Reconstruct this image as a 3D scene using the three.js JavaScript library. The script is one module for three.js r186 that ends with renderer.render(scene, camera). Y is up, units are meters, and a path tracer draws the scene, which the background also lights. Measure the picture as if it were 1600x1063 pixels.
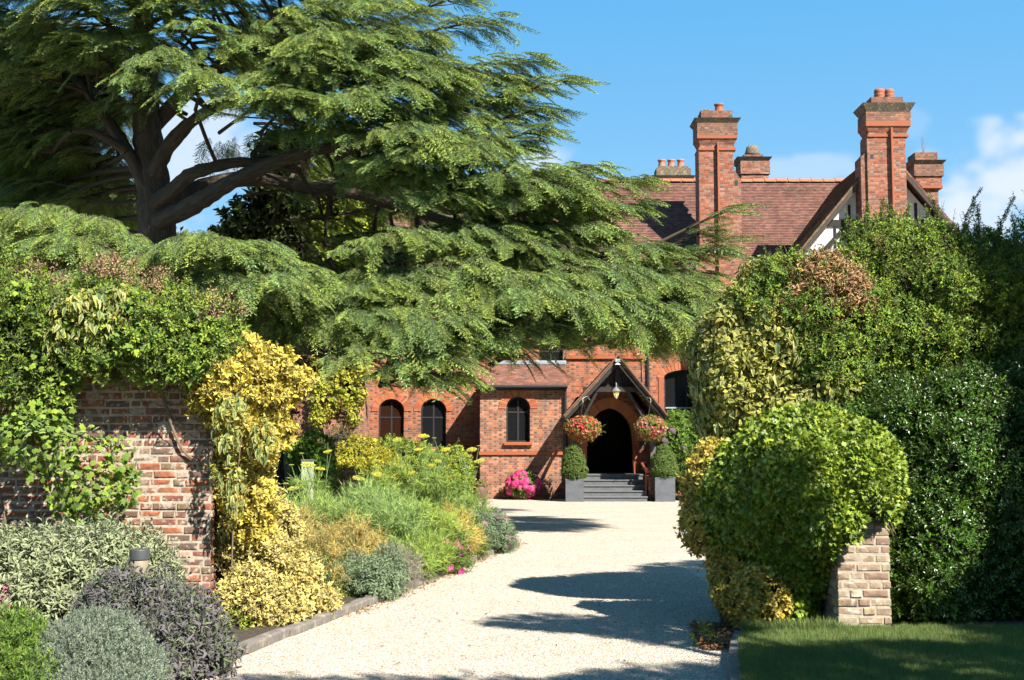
import * as THREE from 'three';
import { RoundedBoxGeometry } from 'three/addons/geometries/RoundedBoxGeometry.js';

// ---------------------------------------------------------------- camera, sky, sun, exposure
const W = 1600, H = 1063, F = 2000, EYE = 1.64, PITCH = Math.atan(171.5 / F);
const scene = new THREE.Scene();
const camera = new THREE.PerspectiveCamera(2 * Math.atan(H / 2 / F) * 180 / Math.PI, W / H, 0.1, 1500);
camera.position.set(0, EYE, 0);
camera.rotation.x = PITCH;
const renderer = new THREE.WebGLRenderer({ antialias: true });
renderer.toneMapping = THREE.LinearToneMapping;
renderer.toneMappingExposure = 2.75;
renderer.shadowMap.enabled = true;
renderer.setSize(1024, 680);

const SUN = new THREE.Vector3(0.456, 0.685, 0.570).normalize();
const sun = new THREE.DirectionalLight(new THREE.Color(1.0, 0.94, 0.84), 5);
sun.name = 'sun'; sun.position.copy(SUN).multiplyScalar(80).add(new THREE.Vector3(0, 0, -22)); sun.target.position.set(0, 0, -22);
sun.castShadow = true; sun.shadow.mapSize.set(4096, 4096);
Object.assign(sun.shadow.camera, { left: -40, right: 40, top: 40, bottom: -40, near: 1, far: 200 });
scene.add(sun, sun.target);

// ---------------------------------------------------------------- small tools
function rng(seed) { let a = (seed * 2654435761) >>> 0; return () => { a = (a + 0x6d2b79f5) | 0; let t = Math.imul(a ^ (a >>> 15), 1 | a); t = (t + Math.imul(t ^ (t >>> 7), 61 | t)) ^ t; return ((t ^ (t >>> 14)) >>> 0) / 4294967296; }; }
const V = (x, y, z) => new THREE.Vector3(x, y, z);
const lerp = (a, b, t) => a + (b - a) * t, clamp = (x, a = 0, b = 1) => Math.min(b, Math.max(a, x)), sstep = (a, b, x) => { const t = clamp((x - a) / (b - a)); return t * t * (3 - 2 * t); };
const cp = Math.cos(PITCH), sp = Math.sin(PITCH);
// the direction in the world seen at a point of the survey photograph, and where it meets an upright plane or the ground
function dirAt(px, py) { const x = (px - 800) / F, y = (531.5 - py) / F; return V(x, sp + y * cp, -cp + y * sp); }
function P(px, py, D) { const d = dirAt(px, py), t = D / -d.z; return V(d.x * t, EYE + d.y * t, -D); }
function G(px, py, y = 0) { const d = dirAt(px, py), t = (y - EYE) / d.y; return V(d.x * t, y, d.z * t); }
const C = (r, g, b) => new THREE.Color().setRGB(r, g, b);

// hash / value noise, periodic when per > 0
function h2(x, y, s) { let n = Math.imul(x | 0, 374761393) + Math.imul(y | 0, 668265263) + Math.imul(s | 0, 2147483647 ^ 0x5bd1e995); n = Math.imul(n ^ (n >>> 13), 1274126177); n ^= n >>> 16; return (n >>> 0) / 4294967296; }
function vn(x, y, per, s) { const xi = Math.floor(x), yi = Math.floor(y), fx = x - xi, fy = y - yi, u = fx * fx * (3 - 2 * fx), v = fy * fy * (3 - 2 * fy); const m = (a) => per ? ((a % per) + per) % per : a;
  const a = h2(m(xi), m(yi), s), b = h2(m(xi + 1), m(yi), s), c = h2(m(xi), m(yi + 1), s), d = h2(m(xi + 1), m(yi + 1), s); return lerp(lerp(a, b, u), lerp(c, d, u), v); }
function fbm(x, y, per, s, oct = 4) { let a = 0.5, t = 0, n = 0; for (let i = 0; i < oct; i++) { t += a * vn(x, y, per, s + i * 17); n += a; a *= 0.5; x *= 2; y *= 2; per *= 2; } return t / n; }
function n3(x, y, z, s = 1) { return (vn(x + z * 0.7, y - z * 0.5, 0, s) + vn(y + 13.1, z + x * 0.3, 0, s + 5) + vn(z - 7.7, x - y * 0.4, 0, s + 9)) / 3; }
const toS = (x) => { x = clamp(x); return 255 * (x <= 0.0031308 ? 12.92 * x : 1.055 * Math.pow(x, 1 / 2.4) - 0.055); };
function tex(w, h, fn, opt = {}) {           // fn(u, v) -> [r, g, b] linear
  const d = new Uint8Array(w * h * 4);
  for (let j = 0; j < h; j++) for (let i = 0; i < w; i++) { const c = fn((i + 0.5) / w, (j + 0.5) / h), k = (j * w + i) * 4;
    if (opt.data) { d[k] = d[k + 1] = d[k + 2] = 255 * clamp(c); } else { d[k] = toS(c[0]); d[k + 1] = toS(c[1]); d[k + 2] = toS(c[2]); } d[k + 3] = 255; }
  const t = new THREE.DataTexture(d, w, h, THREE.RGBAFormat); t.wrapS = t.wrapT = THREE.RepeatWrapping; t.magFilter = THREE.LinearFilter; t.minFilter = THREE.LinearMipmapLinearFilter; t.generateMipmaps = true;
  if (!opt.data) t.colorSpace = THREE.SRGBColorSpace;
  if (opt.size) t.repeat.set(1 / opt.size[0], 1 / opt.size[1]);
  t.needsUpdate = true; return t;
}
const std = (o) => new THREE.MeshStandardMaterial({ roughness: 0.85, ...o, color: o.color ?? C(1, 1, 1) });
const leafMat = (o = {}) => new THREE.MeshPhysicalMaterial({ vertexColors: true, roughness: 0.92, transmission: 0.17, thickness: 0, side: THREE.DoubleSide, ...o });
const glossLeaf = (o = {}) => new THREE.MeshStandardMaterial({ vertexColors: true, roughness: 0.42, side: THREE.DoubleSide, ...o });

// collects geometry (with vertex colours) and merges it
class MB {
  constructor() { this.p = []; this.n = []; this.u = []; this.c = []; this.i = []; }
  add(g, m, col) {
    const off = this.p.length / 3, pa = g.attributes.position, na = g.attributes.normal, ua = g.attributes.uv, ca = g.attributes.color, v = V(), nm = m ? new THREE.Matrix3().getNormalMatrix(m) : null;
    for (let k = 0; k < pa.count; k++) {
      v.fromBufferAttribute(pa, k); if (m) v.applyMatrix4(m); this.p.push(v.x, v.y, v.z);
      v.fromBufferAttribute(na, k); if (m) v.applyMatrix3(nm).normalize(); this.n.push(v.x, v.y, v.z);
      if (ua) this.u.push(ua.getX(k), ua.getY(k)); else this.u.push(0, 0);
      const a = col ?? [1, 1, 1]; if (ca) this.c.push(ca.getX(k) * a[0], ca.getY(k) * a[1], ca.getZ(k) * a[2]); else this.c.push(...a);
    }
    if (g.index) for (let k = 0; k < g.index.count; k++) this.i.push(off + g.index.getX(k)); else for (let k = 0; k < pa.count; k++) this.i.push(off + k);
    return this;
  }
  tri(a, b, c, ca, cb, cc, na, nb, nc) {     // flat triangle unless normals are given
    const off = this.p.length / 3, n = V().subVectors(b, a).cross(V().subVectors(c, a)).normalize();
    for (const [q, col, nn] of [[a, ca, na], [b, cb ?? ca, nb], [c, cc ?? ca, nc]]) { this.p.push(q.x, q.y, q.z); const m = nn ?? n; this.n.push(m.x, m.y, m.z); this.u.push(q.x, q.y); this.c.push(...(col ?? [1, 1, 1])); }
    this.i.push(off, off + 1, off + 2); return this;
  }
  quad(a, b, c, d, uvs, col) {
    const off = this.p.length / 3, n = V().subVectors(b, a).cross(V().subVectors(d, a)).normalize();
    [a, b, c, d].forEach((q, k) => { this.p.push(q.x, q.y, q.z); this.n.push(n.x, n.y, n.z); const t = uvs ? uvs[k] : [q.x, q.y]; this.u.push(t[0], t[1]); this.c.push(...(col ?? [1, 1, 1])); });
    this.i.push(off, off + 1, off + 2, off, off + 2, off + 3); return this;
  }
  geo() { const g = new THREE.BufferGeometry(); const f = (n, a, k) => g.setAttribute(n, new THREE.BufferAttribute(new Float32Array(a), k)); f('position', this.p, 3); f('normal', this.n, 3); f('uv', this.u, 2); f('color', this.c, 3); g.setIndex(this.i); return g; }
}
const T = (x, y, z, rx = 0, ry = 0, rz = 0, sx = 1, sy = sx, sz = sx) => new THREE.Matrix4().compose(V(x, y, z), new THREE.Quaternion().setFromEuler(new THREE.Euler(rx, ry, rz, 'YXZ')), V(sx, sy, sz));

// things and parts. Geometry is written in world coordinates and moved to the base of its thing.
const used = {};
function numbered(n) { const k = used[n] = (used[n] ?? -1) + 1; return k ? n + '_' + String(k).padStart(3, '0') : n; }
function thing(name, label, category, at = V(), group) { const o = new THREE.Group(); o.name = numbered(name); o.position.copy(at); o.userData = { label, category }; if (group) o.userData.group = group; scene.add(o); return o; }
function wpos(o) { const v = V(); while (o && o !== scene) { v.add(o.position); o = o.parent; } return v; }
function part(root, name, geo, mat, kind) { const b = wpos(root); if (geo instanceof MB) geo = geo.geo(); geo.translate(-b.x, -b.y, -b.z); const m = new THREE.Mesh(geo, mat); m.name = name; if (kind) m.userData.kind = kind; root.add(m); return m; }
function sub(root, name, at) { const g = new THREE.Group(); g.name = name; g.position.copy(at ?? wpos(root)).sub(wpos(root)); root.add(g); return g; }
function struct(name, geo, mat) { if (geo instanceof MB) geo = geo.geo(); const m = new THREE.Mesh(geo, mat); m.name = name; m.userData.kind = 'structure'; scene.add(m); return m; }
// copies of a few small shapes as one part that nobody could count
function scatter(root, name, geos, mat, list, kind = 'stuff') {
  const b = root === scene ? V() : wpos(root), by = geos.map(() => []); list.forEach((e, k) => by[(e.v ?? k) % geos.length].push(e));
  const M = new THREE.Matrix4(), q = V(), s = V(); let first;
  by.forEach((l, k) => { if (!l.length) return; const im = new THREE.InstancedMesh(geos[k], mat, l.length); im.name = name;
    l.forEach((e, j) => { q.copy(e.p).sub(b); const ss = e.s ?? 1; if (Array.isArray(ss)) s.set(...ss); else s.setScalar(ss); M.compose(q, e.q, s); im.setMatrixAt(j, M); im.setColorAt(j, e.c ?? C(1, 1, 1)); });
    im.userData.kind = kind; root.add(im); first ??= im; });
  return first;
}
const box = (x0, x1, y0, y1, z0, z1) => { const g = new THREE.BoxGeometry(x1 - x0, y1 - y0, z1 - z0); const p = g.attributes.position, n = g.attributes.normal, u = g.attributes.uv; g.translate((x0 + x1) / 2, (y0 + y1) / 2, (z0 + z1) / 2);
  for (let k = 0; k < p.count; k++) { if (Math.abs(n.getZ(k)) > 0.5) u.setXY(k, p.getX(k), p.getY(k)); else if (Math.abs(n.getX(k)) > 0.5) u.setXY(k, p.getZ(k), p.getY(k)); else u.setXY(k, p.getX(k), p.getZ(k)); } return g; };
// a tapered round bar through points
function tube(pts, r0, r1, sides = 6, seg = 0, wob = 0, seed = 1) {
  const c = new THREE.CatmullRomCurve3(pts), n = seg || Math.max(2, pts.length * 3), fr = c.computeFrenetFrames(n, false), m = new MB(), R = rng(seed), len = c.getLength();
  for (let i = 0; i <= n; i++) { const t = i / n, p = c.getPoint(t), r = lerp(r0, r1, t) * (1 + wob * (R() - 0.5));
    for (let k = 0; k <= sides; k++) { const a = k / sides * Math.PI * 2, rr = r * (1 + (k % sides ? wob * 0.6 * (h2(i, k, seed) - 0.5) : 0)), nn = fr.normals[i].clone().multiplyScalar(Math.cos(a)).addScaledVector(fr.binormals[i], Math.sin(a)); const q = p.clone().addScaledVector(nn, rr); m.p.push(q.x, q.y, q.z); m.n.push(nn.x, nn.y, nn.z); m.u.push(k / sides * Math.max(0.2, Math.round(r0 * 6.28 * 4) / 4), t * len); m.c.push(1, 1, 1); } }
  for (let i = 0; i < n; i++) for (let k = 0; k < sides; k++) { const a = i * (sides + 1) + k, b = a + sides + 1; m.i.push(a, a + 1, b, b, a + 1, b + 1); }
  return m.geo();
}
// quaternion taking +Y to a direction (spun), or +Z forward with +Y up
const QY = V(0, 1, 0);
function qUp(d, spin) { const q = new THREE.Quaternion().setFromUnitVectors(QY, d.clone().normalize()); return q.multiply(new THREE.Quaternion().setFromAxisAngle(QY, spin)); }
function qFwd(f, up) { const z = f.clone().normalize(), x = V().crossVectors(up, z).normalize(), y = V().crossVectors(z, x); return new THREE.Quaternion().setFromRotationMatrix(new THREE.Matrix4().makeBasis(x, y, z)); }
function rdir(R) { const z = R() * 2 - 1, a = R() * Math.PI * 2, r = Math.sqrt(1 - z * z); return V(r * Math.cos(a), z, r * Math.sin(a)); }

// ---------------------------------------------------------------- leaves and leaf clusters
// a folded leaf lying along +Z with its face to +Y
function leafInto(m, mat4, len, wid, o = {}) {
  const fold = o.fold ?? 0.18, curl = o.curl ?? 0.2, ca = o.base ?? [1, 1, 1], ce = o.edge ?? ca, ct = o.tip ?? ce;
  const t = (x, y, z) => V(x, y, z).applyMatrix4(mat4), b = t(0, 0, 0), w = wid / 2, y1 = wid * fold;
  const l1 = t(-w, y1, len * 0.38), r1 = t(w, y1, len * 0.38), c1 = t(0, 0, len * 0.4), l2 = t(-w * 0.62, y1 * 0.6 - len * curl * 0.4, len * 0.72), r2 = t(w * 0.62, y1 * 0.6 - len * curl * 0.4, len * 0.72), c2 = t(0, -len * curl * 0.45, len * 0.74), e = t(0, -len * curl, len);
  m.tri(b, c1, l1, ca, ca, ce); m.tri(b, r1, c1, ca, ce, ca); m.tri(l1, c1, c2, ce, ca, ca); m.tri(l1, c2, l2, ce, ca, ce); m.tri(r1, c2, c1, ce, ca, ca); m.tri(r1, r2, c2, ce, ce, ca); m.tri(l2, c2, e, ce, ca, ct); m.tri(r2, e, c2, ce, ct, ca);
}
function simpleLeaf(m, mat4, len, wid, col, curl = 0.15) { const t = (x, y, z) => V(x, y, z).applyMatrix4(mat4), b = t(0, 0, 0), c = t(0, -len * curl * 0.2, len * 0.5), l = t(-wid / 2, wid * 0.18, len * 0.45), r = t(wid / 2, wid * 0.18, len * 0.45), e = t(0, -len * curl, len); m.tri(b, c, l, col); m.tri(b, r, c, col); m.tri(l, c, e, col); m.tri(r, e, c, col); }
function lobedLeaf(m, mat4, len, col, edge, deep = 0.55) { // ivy or vine leaf with five points
  const t = (x, y, z) => V(x, y, z).applyMatrix4(mat4), c = t(0, 0, len * 0.35), pts = []; const ang = [-2.5, -1.75, -1.25, -0.62, -0.3, 0, 0.3, 0.62, 1.25, 1.75, 2.5], rad = [0.42, 0.62 * 0.9, deep * 0.55, 0.72, deep * 0.8, 0.85, deep * 0.8, 0.72, deep * 0.55, 0.62 * 0.9, 0.42];
  ang.forEach((a, k) => { const r = rad[k] * len * 0.78; pts.push(t(Math.sin(a) * r, -r * r / len * 0.35 + (k % 2 ? 0.02 : 0) * len, len * 0.35 + Math.cos(a) * r)); });
  for (let k = 0; k < pts.length - 1; k++) m.tri(c, pts[k + 1], pts[k], col, edge ?? col, edge ?? col);
  m.tri(c, pts[0], pts[pts.length - 1], col, edge ?? col, edge ?? col);
}
const fresh = (c) => c[1] > c[0] && c[2] < c[1] * 0.36 ? [c[0] * 1.5, c[1] * 1.22, c[2] * 0.46] : c; // summer green
// a group of rounded masses broken up into bosses and hollows
function lumpy(bl, n, k, seed) { const R = rng(seed), out = [...bl]; bl.forEach((b) => { for (let j = 0; j < n; j++) { const d = rdir(R); if (d.z < -0.3) d.z *= -1; const f = k * (0.55 + 0.9 * R()), o = 0.86 + 0.22 * R(), r = Math.min(b[3], b[4], b[5] * 1.4); out.push([b[0] + d.x * b[3] * o, b[1] + d.y * b[4] * o, b[2] + d.z * b[5] * o, r * f * 1.25, r * f, r * f, (b[6] ?? 1) * 1.3]); } }); return out; }
// leaves round a short upright shoot; o: n, h, len, wid, pitch range, cols
function shoot(seed, o) {
  const R = rng(seed), m = new MB(), n = o.n;
  if (o.stem) { const s = o.stem, tb = tube([V(0, 0, 0), V((R() - 0.5) * s * 4, o.h * 0.5, (R() - 0.5) * s * 4), V((R() - 0.5) * s * 6, o.h, (R() - 0.5) * s * 6)], s, s * 0.4, 3, 3); m.add(tb, null, o.stemCol ?? [0.08, 0.06, 0.03]); }
  for (let k = 0; k < n; k++) {
    const t = (k + 0.5) / n, y = o.h * t * (o.even ? 1 : (0.6 + 0.4 * R())), yaw = k * 2.399 + R() * 0.9, pitch = lerp(o.pitch[0], o.pitch[1], clamp(t + (R() - 0.5) * 0.5)), s = (o.taper ? lerp(1, o.taper, t) : 1) * (0.75 + 0.5 * R());
    const M = T(0, y, 0, 0, yaw, 0).multiply(T(0, 0, (o.out ?? 0) * s, -pitch, 0, (R() - 0.5) * 0.9)), ci = Math.floor(R() * o.cols.length), f = 0.72 + 0.5 * R(), col = fresh(o.cols[ci]).map((x) => x * f);
    if (o.kind === 'lobed') lobedLeaf(m, M, o.len * s, col, o.edges ? fresh(o.edges[ci]).map((x) => x * f) : col, o.deep); else if (o.kind === 'full') leafInto(m, M, o.len * s, o.wid * s, { base: col, edge: o.edges ? fresh(o.edges[ci]).map((x) => x * f) : col, curl: o.curl, fold: o.fold }); else simpleLeaf(m, M, o.len * s, o.wid * s, col, o.curl ?? 0.15);
  }
  return m.geo();
}
const shoots = (seed, o, n = 3) => Array.from({ length: n }, (_, k) => shoot(seed * 100 + k, o));
// shoots spread over and inside a group of rounded masses
function leafMass(root, o) {
  const R = rng(o.seed), L = [], bl = o.blobs, wts = bl.map((b) => (b[3] * b[4] + b[4] * b[5] + b[3] * b[5]) * (b[6] ?? 1)), tot = wts.reduce((a, b) => a + b, 0), up = o.up ?? 0.35, jit = o.jit ?? 0.45, dep = o.depth ?? 0.3, amp = o.amp ?? 0.18, fr = o.freq ?? 2.2, c1 = o.cols[0], c2 = o.cols[1] ?? c1;
  let guard = 0;
  while (L.length < o.n && guard++ < o.n * 12) {
    let r = R() * tot, k = 0; while (k < bl.length - 1 && r > wts[k]) { r -= wts[k]; k++; }
    const b = bl[k], d = rdir(R); if (d.z < -0.25 && R() < (o.back ?? 0.75)) continue;
    const f = 1 - dep * R() * R() + amp * (n3(d.x * fr + k * 3.1, d.y * fr, d.z * fr, o.seed) - 0.5) * 2 + (R() < 0.05 ? (o.stray ?? 0.1) * R() : 0);
    const p = V(b[0] + d.x * b[3] * f, b[1] + d.y * b[4] * f, b[2] + d.z * b[5] * f); if (p.y < (o.floor ?? 0.03)) continue;
    let bad = false; for (let j = 0; j < bl.length && !bad; j++) if (j !== k) { const e = bl[j], q = ((p.x - e[0]) / e[3]) ** 2 + ((p.y - e[1]) / e[4]) ** 2 + ((p.z - e[2]) / e[5]) ** 2; if (q < 0.5) bad = true; } if (bad) continue;
    if (o.reject && o.reject(p)) continue;
    const nrm = V(d.x / b[3], d.y / b[4], d.z / b[5]).normalize(), ax = nrm.multiplyScalar(1 - Math.abs(up)).add(V(0, up, 0)).addScaledVector(rdir(R), jit).normalize();
    const t = R(), g = (o.tone ?? [0.75, 1.2]); const c = C(lerp(c1[0], c2[0], t), lerp(c1[1], c2[1], t), lerp(c1[2], c2[2], t)).multiplyScalar(lerp(g[0], g[1], R()) * (o.patch ? 0.75 + 0.5 * n3(p.x * o.patch, p.y * o.patch, p.z * o.patch, o.seed + 3) : 1));
    L.push({ p, q: qUp(ax, R() * 6.28), s: lerp(o.s[0], o.s[1], R()), c, v: Math.floor(R() * 64) });
  }
  return scatter(root, o.name ?? 'foliage', o.geos, o.mat, L);
}
// solid core added inside a mass; its dark colour stands in for inner shade
function darkCore(root, blobs, k, mat, seed = 1) { const m = new MB(); blobs.forEach((b, j) => { const g = new THREE.IcosahedronGeometry(1, 4), p = g.attributes.position; for (let i = 0; i < p.count; i++) { const f = k * (0.86 + 0.28 * n3(p.getX(i) * 3 + j, p.getY(i) * 3, p.getZ(i) * 3, seed)); p.setXYZ(i, p.getX(i) * f * b[3] + b[0], Math.max(0.01, p.getY(i) * f * b[4] + b[1]), p.getZ(i) * f * b[5] + b[2]); } g.computeVertexNormals(); m.add(g); }); return part(root, 'dark_core', m, mat); }
const ell = (px, py, D, rx, ry, rz, w = 1) => { const p = P(px, py, D), k = D / F; return [p.x, p.y, p.z, rx * k, ry * k, rz, w]; }; // a rounded mass measured off the photograph: size across and up in its pixels, depth in metres
// where the shade of the gate tree falls: [x, depth on the ground, height of the bough, size across, up, along]
const SHADE = [[0.55, 12.3, 6.2, 0.75, 0.45, 0.38], [1.2, 11.85, 6.2, 0.7, 0.5, 0.4], [1.5, 11.25, 6.2, 0.35, 0.4, 0.3], [0.2, 8.3, 7, 1.3, 0.8, 0.85], [-1.0, 8.5, 7.2, 1.1, 0.7, 0.7], [1.6, 8.3, 7, 1.5, 1.0, 1.3], [3.0, 8.6, 6.8, 1.6, 1.1, 1.6], [4.6, 8.7, 6.6, 1.6, 1.1, 1.7], [5.3, 11.2, 6.2, 1.4, 1.1, 1.5], [4.9, 13.2, 6.0, 1.1, 1.1, 1.2], [4.4, 14.9, 6.0, 1.05, 1.0, 1.0], [3.3, 16.6, 6.2, 1.15, 0.9, 1.0], [2.75, 17.6, 6.3, 0.8, 0.8, 0.8], [3.9, 18.2, 6.4, 1.2, 0.9, 1.0], [1, 6, 8, 2, 1.2, 1.6], [3.5, 6, 8.4, 2, 1.2, 1.8]];

// ---------------------------------------------------------------- sky: clear summer air with a few fair-weather clouds near the horizon
{
  const w = 2048, h = 1024, d = new Float32Array(w * h * 4), R = rng(77), clouds = [];
  const azel = (v) => { v.normalize(); return [Math.atan2(v.x, -v.z), Math.asin(v.y)]; };
  for (const [px, py, rx, ry, k] of [[1570, 290, 105, 62, 1], [1500, 330, 60, 40, 0.8], [1260, 262, 62, 24, 0.42], [845, 248, 42, 20, 0.75], [300, 240, 90, 70, 0.8], [1410, 190, 40, 18, 0.16], [120, 330, 130, 50, 0.6]]) { const [a, e] = azel(dirAt(px, py)); clouds.push([a, e, rx / F * 1.15, ry / F * 1.15, k]); }
  for (let k = 0; k < 26; k++) { const a = lerp(0.55, 5.7, R()), e = lerp(0.06, 0.3, R()); clouds.push([a > Math.PI ? a - 2 * Math.PI : a, e, lerp(0.04, 0.12, R()), lerp(0.012, 0.035, R()), lerp(0.3, 0.9, R())]); }
  for (let j = 0; j < h; j++) {
    const el = ((j + 0.5) / h - 0.5) * Math.PI, s = Math.max(0, Math.sin(el));
    for (let i = 0; i < w; i++) {
      const lon = ((i + 0.5) / w - 0.5) * 2 * Math.PI, x = Math.cos(lon) * Math.cos(el), z = Math.sin(lon) * Math.cos(el), az = Math.atan2(x, -z);
      const t = 1 - Math.exp(-s * 5.2), cosS = clamp(x * SUN.x + Math.sin(el) * SUN.y + z * SUN.z, -1, 1), glow = Math.pow(Math.max(0, cosS), 6) * 0.35;
      let r = lerp(0.36, 0.016, t), g = lerp(0.52, 0.19, t), b = lerp(0.58, 0.42, t);
      { const zz = sstep(0.4, 0.95, s); r = lerp(r, 0.022, zz); g = lerp(g, 0.09, zz); b = lerp(b, 0.19, zz); }
      r += 0.30 * glow; g += 0.30 * glow; b += 0.28 * glow;
      let a = 0;
      if (el > 0.01 && el < 0.6) { for (const c of clouds) { const da = Math.atan2(Math.sin(az - c[0]), Math.cos(az - c[0])) * Math.cos(el), q = Math.hypot(da / c[2], (el - c[1]) / c[3]); if (q < 1.5) { const n = fbm(da * 40 + c[0] * 9, (el - c[1]) * 62 + 7, 0, 3 + Math.floor(c[0] * 50), 5); a = Math.max(a, c[4] * sstep(0.1, 0.85, 1.28 - q + (n - 0.5) * 1.9)); } } }
      const lit = 0.35; const k = (j * w + i) * 4; r *= 0.73; g *= 0.74; b *= 0.755; d[k] = lerp(r, lit * 0.93, a * 0.85); d[k + 1] = lerp(g, lit * 1.0, a * 0.85); d[k + 2] = lerp(b, lit * 1.1, a * 0.85); d[k + 3] = 1;
      if (el < 0) { const f = 0.5; d[k] = lerp(r, 0.12, sstep(0, -0.05, el)); d[k + 1] = lerp(g, 0.14, sstep(0, -0.05, el)); d[k + 2] = lerp(b, 0.10, sstep(0, -0.05, el)); }
    }
  }
  const t = new THREE.DataTexture(d, w, h, THREE.RGBAFormat, THREE.FloatType); t.mapping = THREE.EquirectangularReflectionMapping; t.magFilter = t.minFilter = THREE.LinearFilter; t.needsUpdate = true;
  scene.background = t; scene.environment = t;
}

// ---------------------------------------------------------------- materials
const gravelTex = tex(1024, 1024, (u, v) => { const a = vn(u * 160, v * 160, 160, 1), b = vn(u * 340, v * 340, 340, 2), c = fbm(u * 6, v * 6, 6, 3, 4), e = vn(u * 80, v * 80, 80, 8); const k = 0.62 + 0.34 * a + 0.36 * (b - 0.35) + 0.2 * (c - 0.5), dark = b * a < 0.1 ? 0.55 : 1, warm = 0.5 + 0.5 * e; return [0.60 * k * dark, (0.52 + 0.012 * warm) * k * dark, (0.45 - 0.03 * warm) * k * dark]; }, { size: [2.6, 2.6] });
const gravelBump = tex(1024, 1024, (u, v) => 0.6 * vn(u * 160, v * 160, 160, 1) + 0.4 * vn(u * 340, v * 340, 340, 2), { data: true, size: [2.6, 2.6] });
const M = {};
M.gravel = std({ map: gravelTex, bumpMap: gravelBump, bumpScale: 0.012, roughness: 0.95 });
M.soil = std({ map: tex(512, 512, (u, v) => { const k = 0.5 + fbm(u * 40, v * 40, 40, 4, 4); return [0.062 * k, 0.044 * k, 0.028 * k]; }, { size: [1.5, 1.5] }), bumpMap: tex(512, 512, (u, v) => fbm(u * 40, v * 40, 40, 4, 4), { data: true, size: [1.5, 1.5] }), bumpScale: 0.03, roughness: 1 });
M.meadow = std({ map: tex(512, 512, (u, v) => { const k = 0.6 + 0.8 * fbm(u * 24, v * 24, 24, 14, 5); return [0.045 * k, 0.075 * k, 0.02 * k]; }, { size: [6, 6] }), roughness: 1 });
// Flemish bond, 8 pairs by 24 courses = 2.7 x 1.8 m
const bond = (u, v, grow = 0) => { const row = Math.floor(v * 24), fy = v * 24 - row; let x = u * 8 + (row % 2) * 0.5; const pair = Math.floor(x), fx = x - pair, head = fx > 0.667, lx = head ? (fx - 0.667) / 0.333 : fx / 0.667, wM = head ? 0.1125 : 0.225; const m = 0.0055; const ex = Math.min(lx, 1 - lx) * wM, ey = Math.min(fy, 1 - fy) * 0.075; return { row, id: ((pair % 8) + 8) % 8 * 2 + (head ? 1 : 0), head, mort: Math.min(ex, ey) < m, edge: Math.min(ex, ey) }; };
function brickTex(o) { return tex(1024, 768, (u, v) => {
  const q = bond(u, v), n = fbm(u * 90, v * 60, 0, 21, 3), big = fbm(u * 4, v * 3, 4, 23, 3); if (q.mort) { const k = 0.75 + 0.5 * n; return o.mortar.map((x) => x * k); }
  const r = h2(q.id, q.row, o.seed), r2 = h2(q.id, q.row, o.seed + 1); let c = q.head && r < o.blue ? o.cBlue : o.cols[Math.floor(r2 * o.cols.length)]; const k = (0.78 + 0.4 * r) * (0.8 + 0.4 * n) * (0.74 + 0.5 * big), soot = sstep(0.52, 0.7, fbm(u * 7 + 3, v * 5, 0, o.seed + 40, 4)) * 0.5, li = sstep(0.72, 0.8, fbm(u * 30, v * 22, 0, o.seed + 50, 3)) * 0.5; return c.map((x, i) => lerp(lerp(x * k, [0.13, 0.085, 0.065][i] * k, soot), [0.42, 0.36, 0.27][i], li)); }, { size: [2.7, 1.8] }); }
const brickBump = tex(1024, 768, (u, v) => { const q = bond(u, v); return q.mort ? 0.1 : 0.8 + 0.2 * fbm(u * 90, v * 60, 0, 21, 3); }, { data: true, size: [2.7, 1.8] });
M.brick = std({ map: brickTex({ seed: 5, blue: 0.45, cBlue: [0.13, 0.085, 0.08], cols: [[0.40, 0.115, 0.048], [0.44, 0.135, 0.055], [0.36, 0.10, 0.045], [0.46, 0.16, 0.075]], mortar: [0.36, 0.27, 0.19] }), color: C(0.98, 0.96, 0.95), bumpMap: brickBump, bumpScale: 0.008, roughness: 0.9 });
M.brickPale = std({ map: brickTex({ seed: 9, blue: 0.7, cBlue: [0.17, 0.10, 0.085], cols: [[0.38, 0.15, 0.075], [0.42, 0.18, 0.095], [0.34, 0.125, 0.065], [0.45, 0.21, 0.12]], mortar: [0.42, 0.32, 0.24] }), color: C(1.0, 0.97, 0.95), bumpMap: brickBump, bumpScale: 0.008, roughness: 0.9 });
M.brickStack = std({ map: brickTex({ seed: 12, blue: 0.25, cBlue: [0.2, 0.13, 0.1], cols: [[0.37, 0.105, 0.05], [0.42, 0.14, 0.07], [0.30, 0.085, 0.045], [0.40, 0.19, 0.12]], mortar: [0.34, 0.25, 0.18] }), color: C(0.86, 0.9, 0.95), bumpMap: brickBump, bumpScale: 0.008, roughness: 0.92 });
M.brickShaded = std({ map: brickTex({ seed: 15, blue: 0.6, cBlue: [0.09, 0.06, 0.05], cols: [[0.2, 0.07, 0.04], [0.24, 0.09, 0.05], [0.16, 0.06, 0.04]], mortar: [0.17, 0.13, 0.09] }), bumpMap: brickBump, bumpScale: 0.008, roughness: 0.95 });  // darker copy of the house brick, porch shade put into its colour
M.rub = std({ color: C(0.36, 0.105, 0.045), roughness: 0.85, map: tex(256, 256, (u, v) => { const k = 0.8 + 0.4 * fbm(u * 24, v * 24, 24, 31, 3); return [k, k, k]; }, { size: [0.6, 0.6] }) });
M.vouss = std({ vertexColors: true, roughness: 0.88 });
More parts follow.
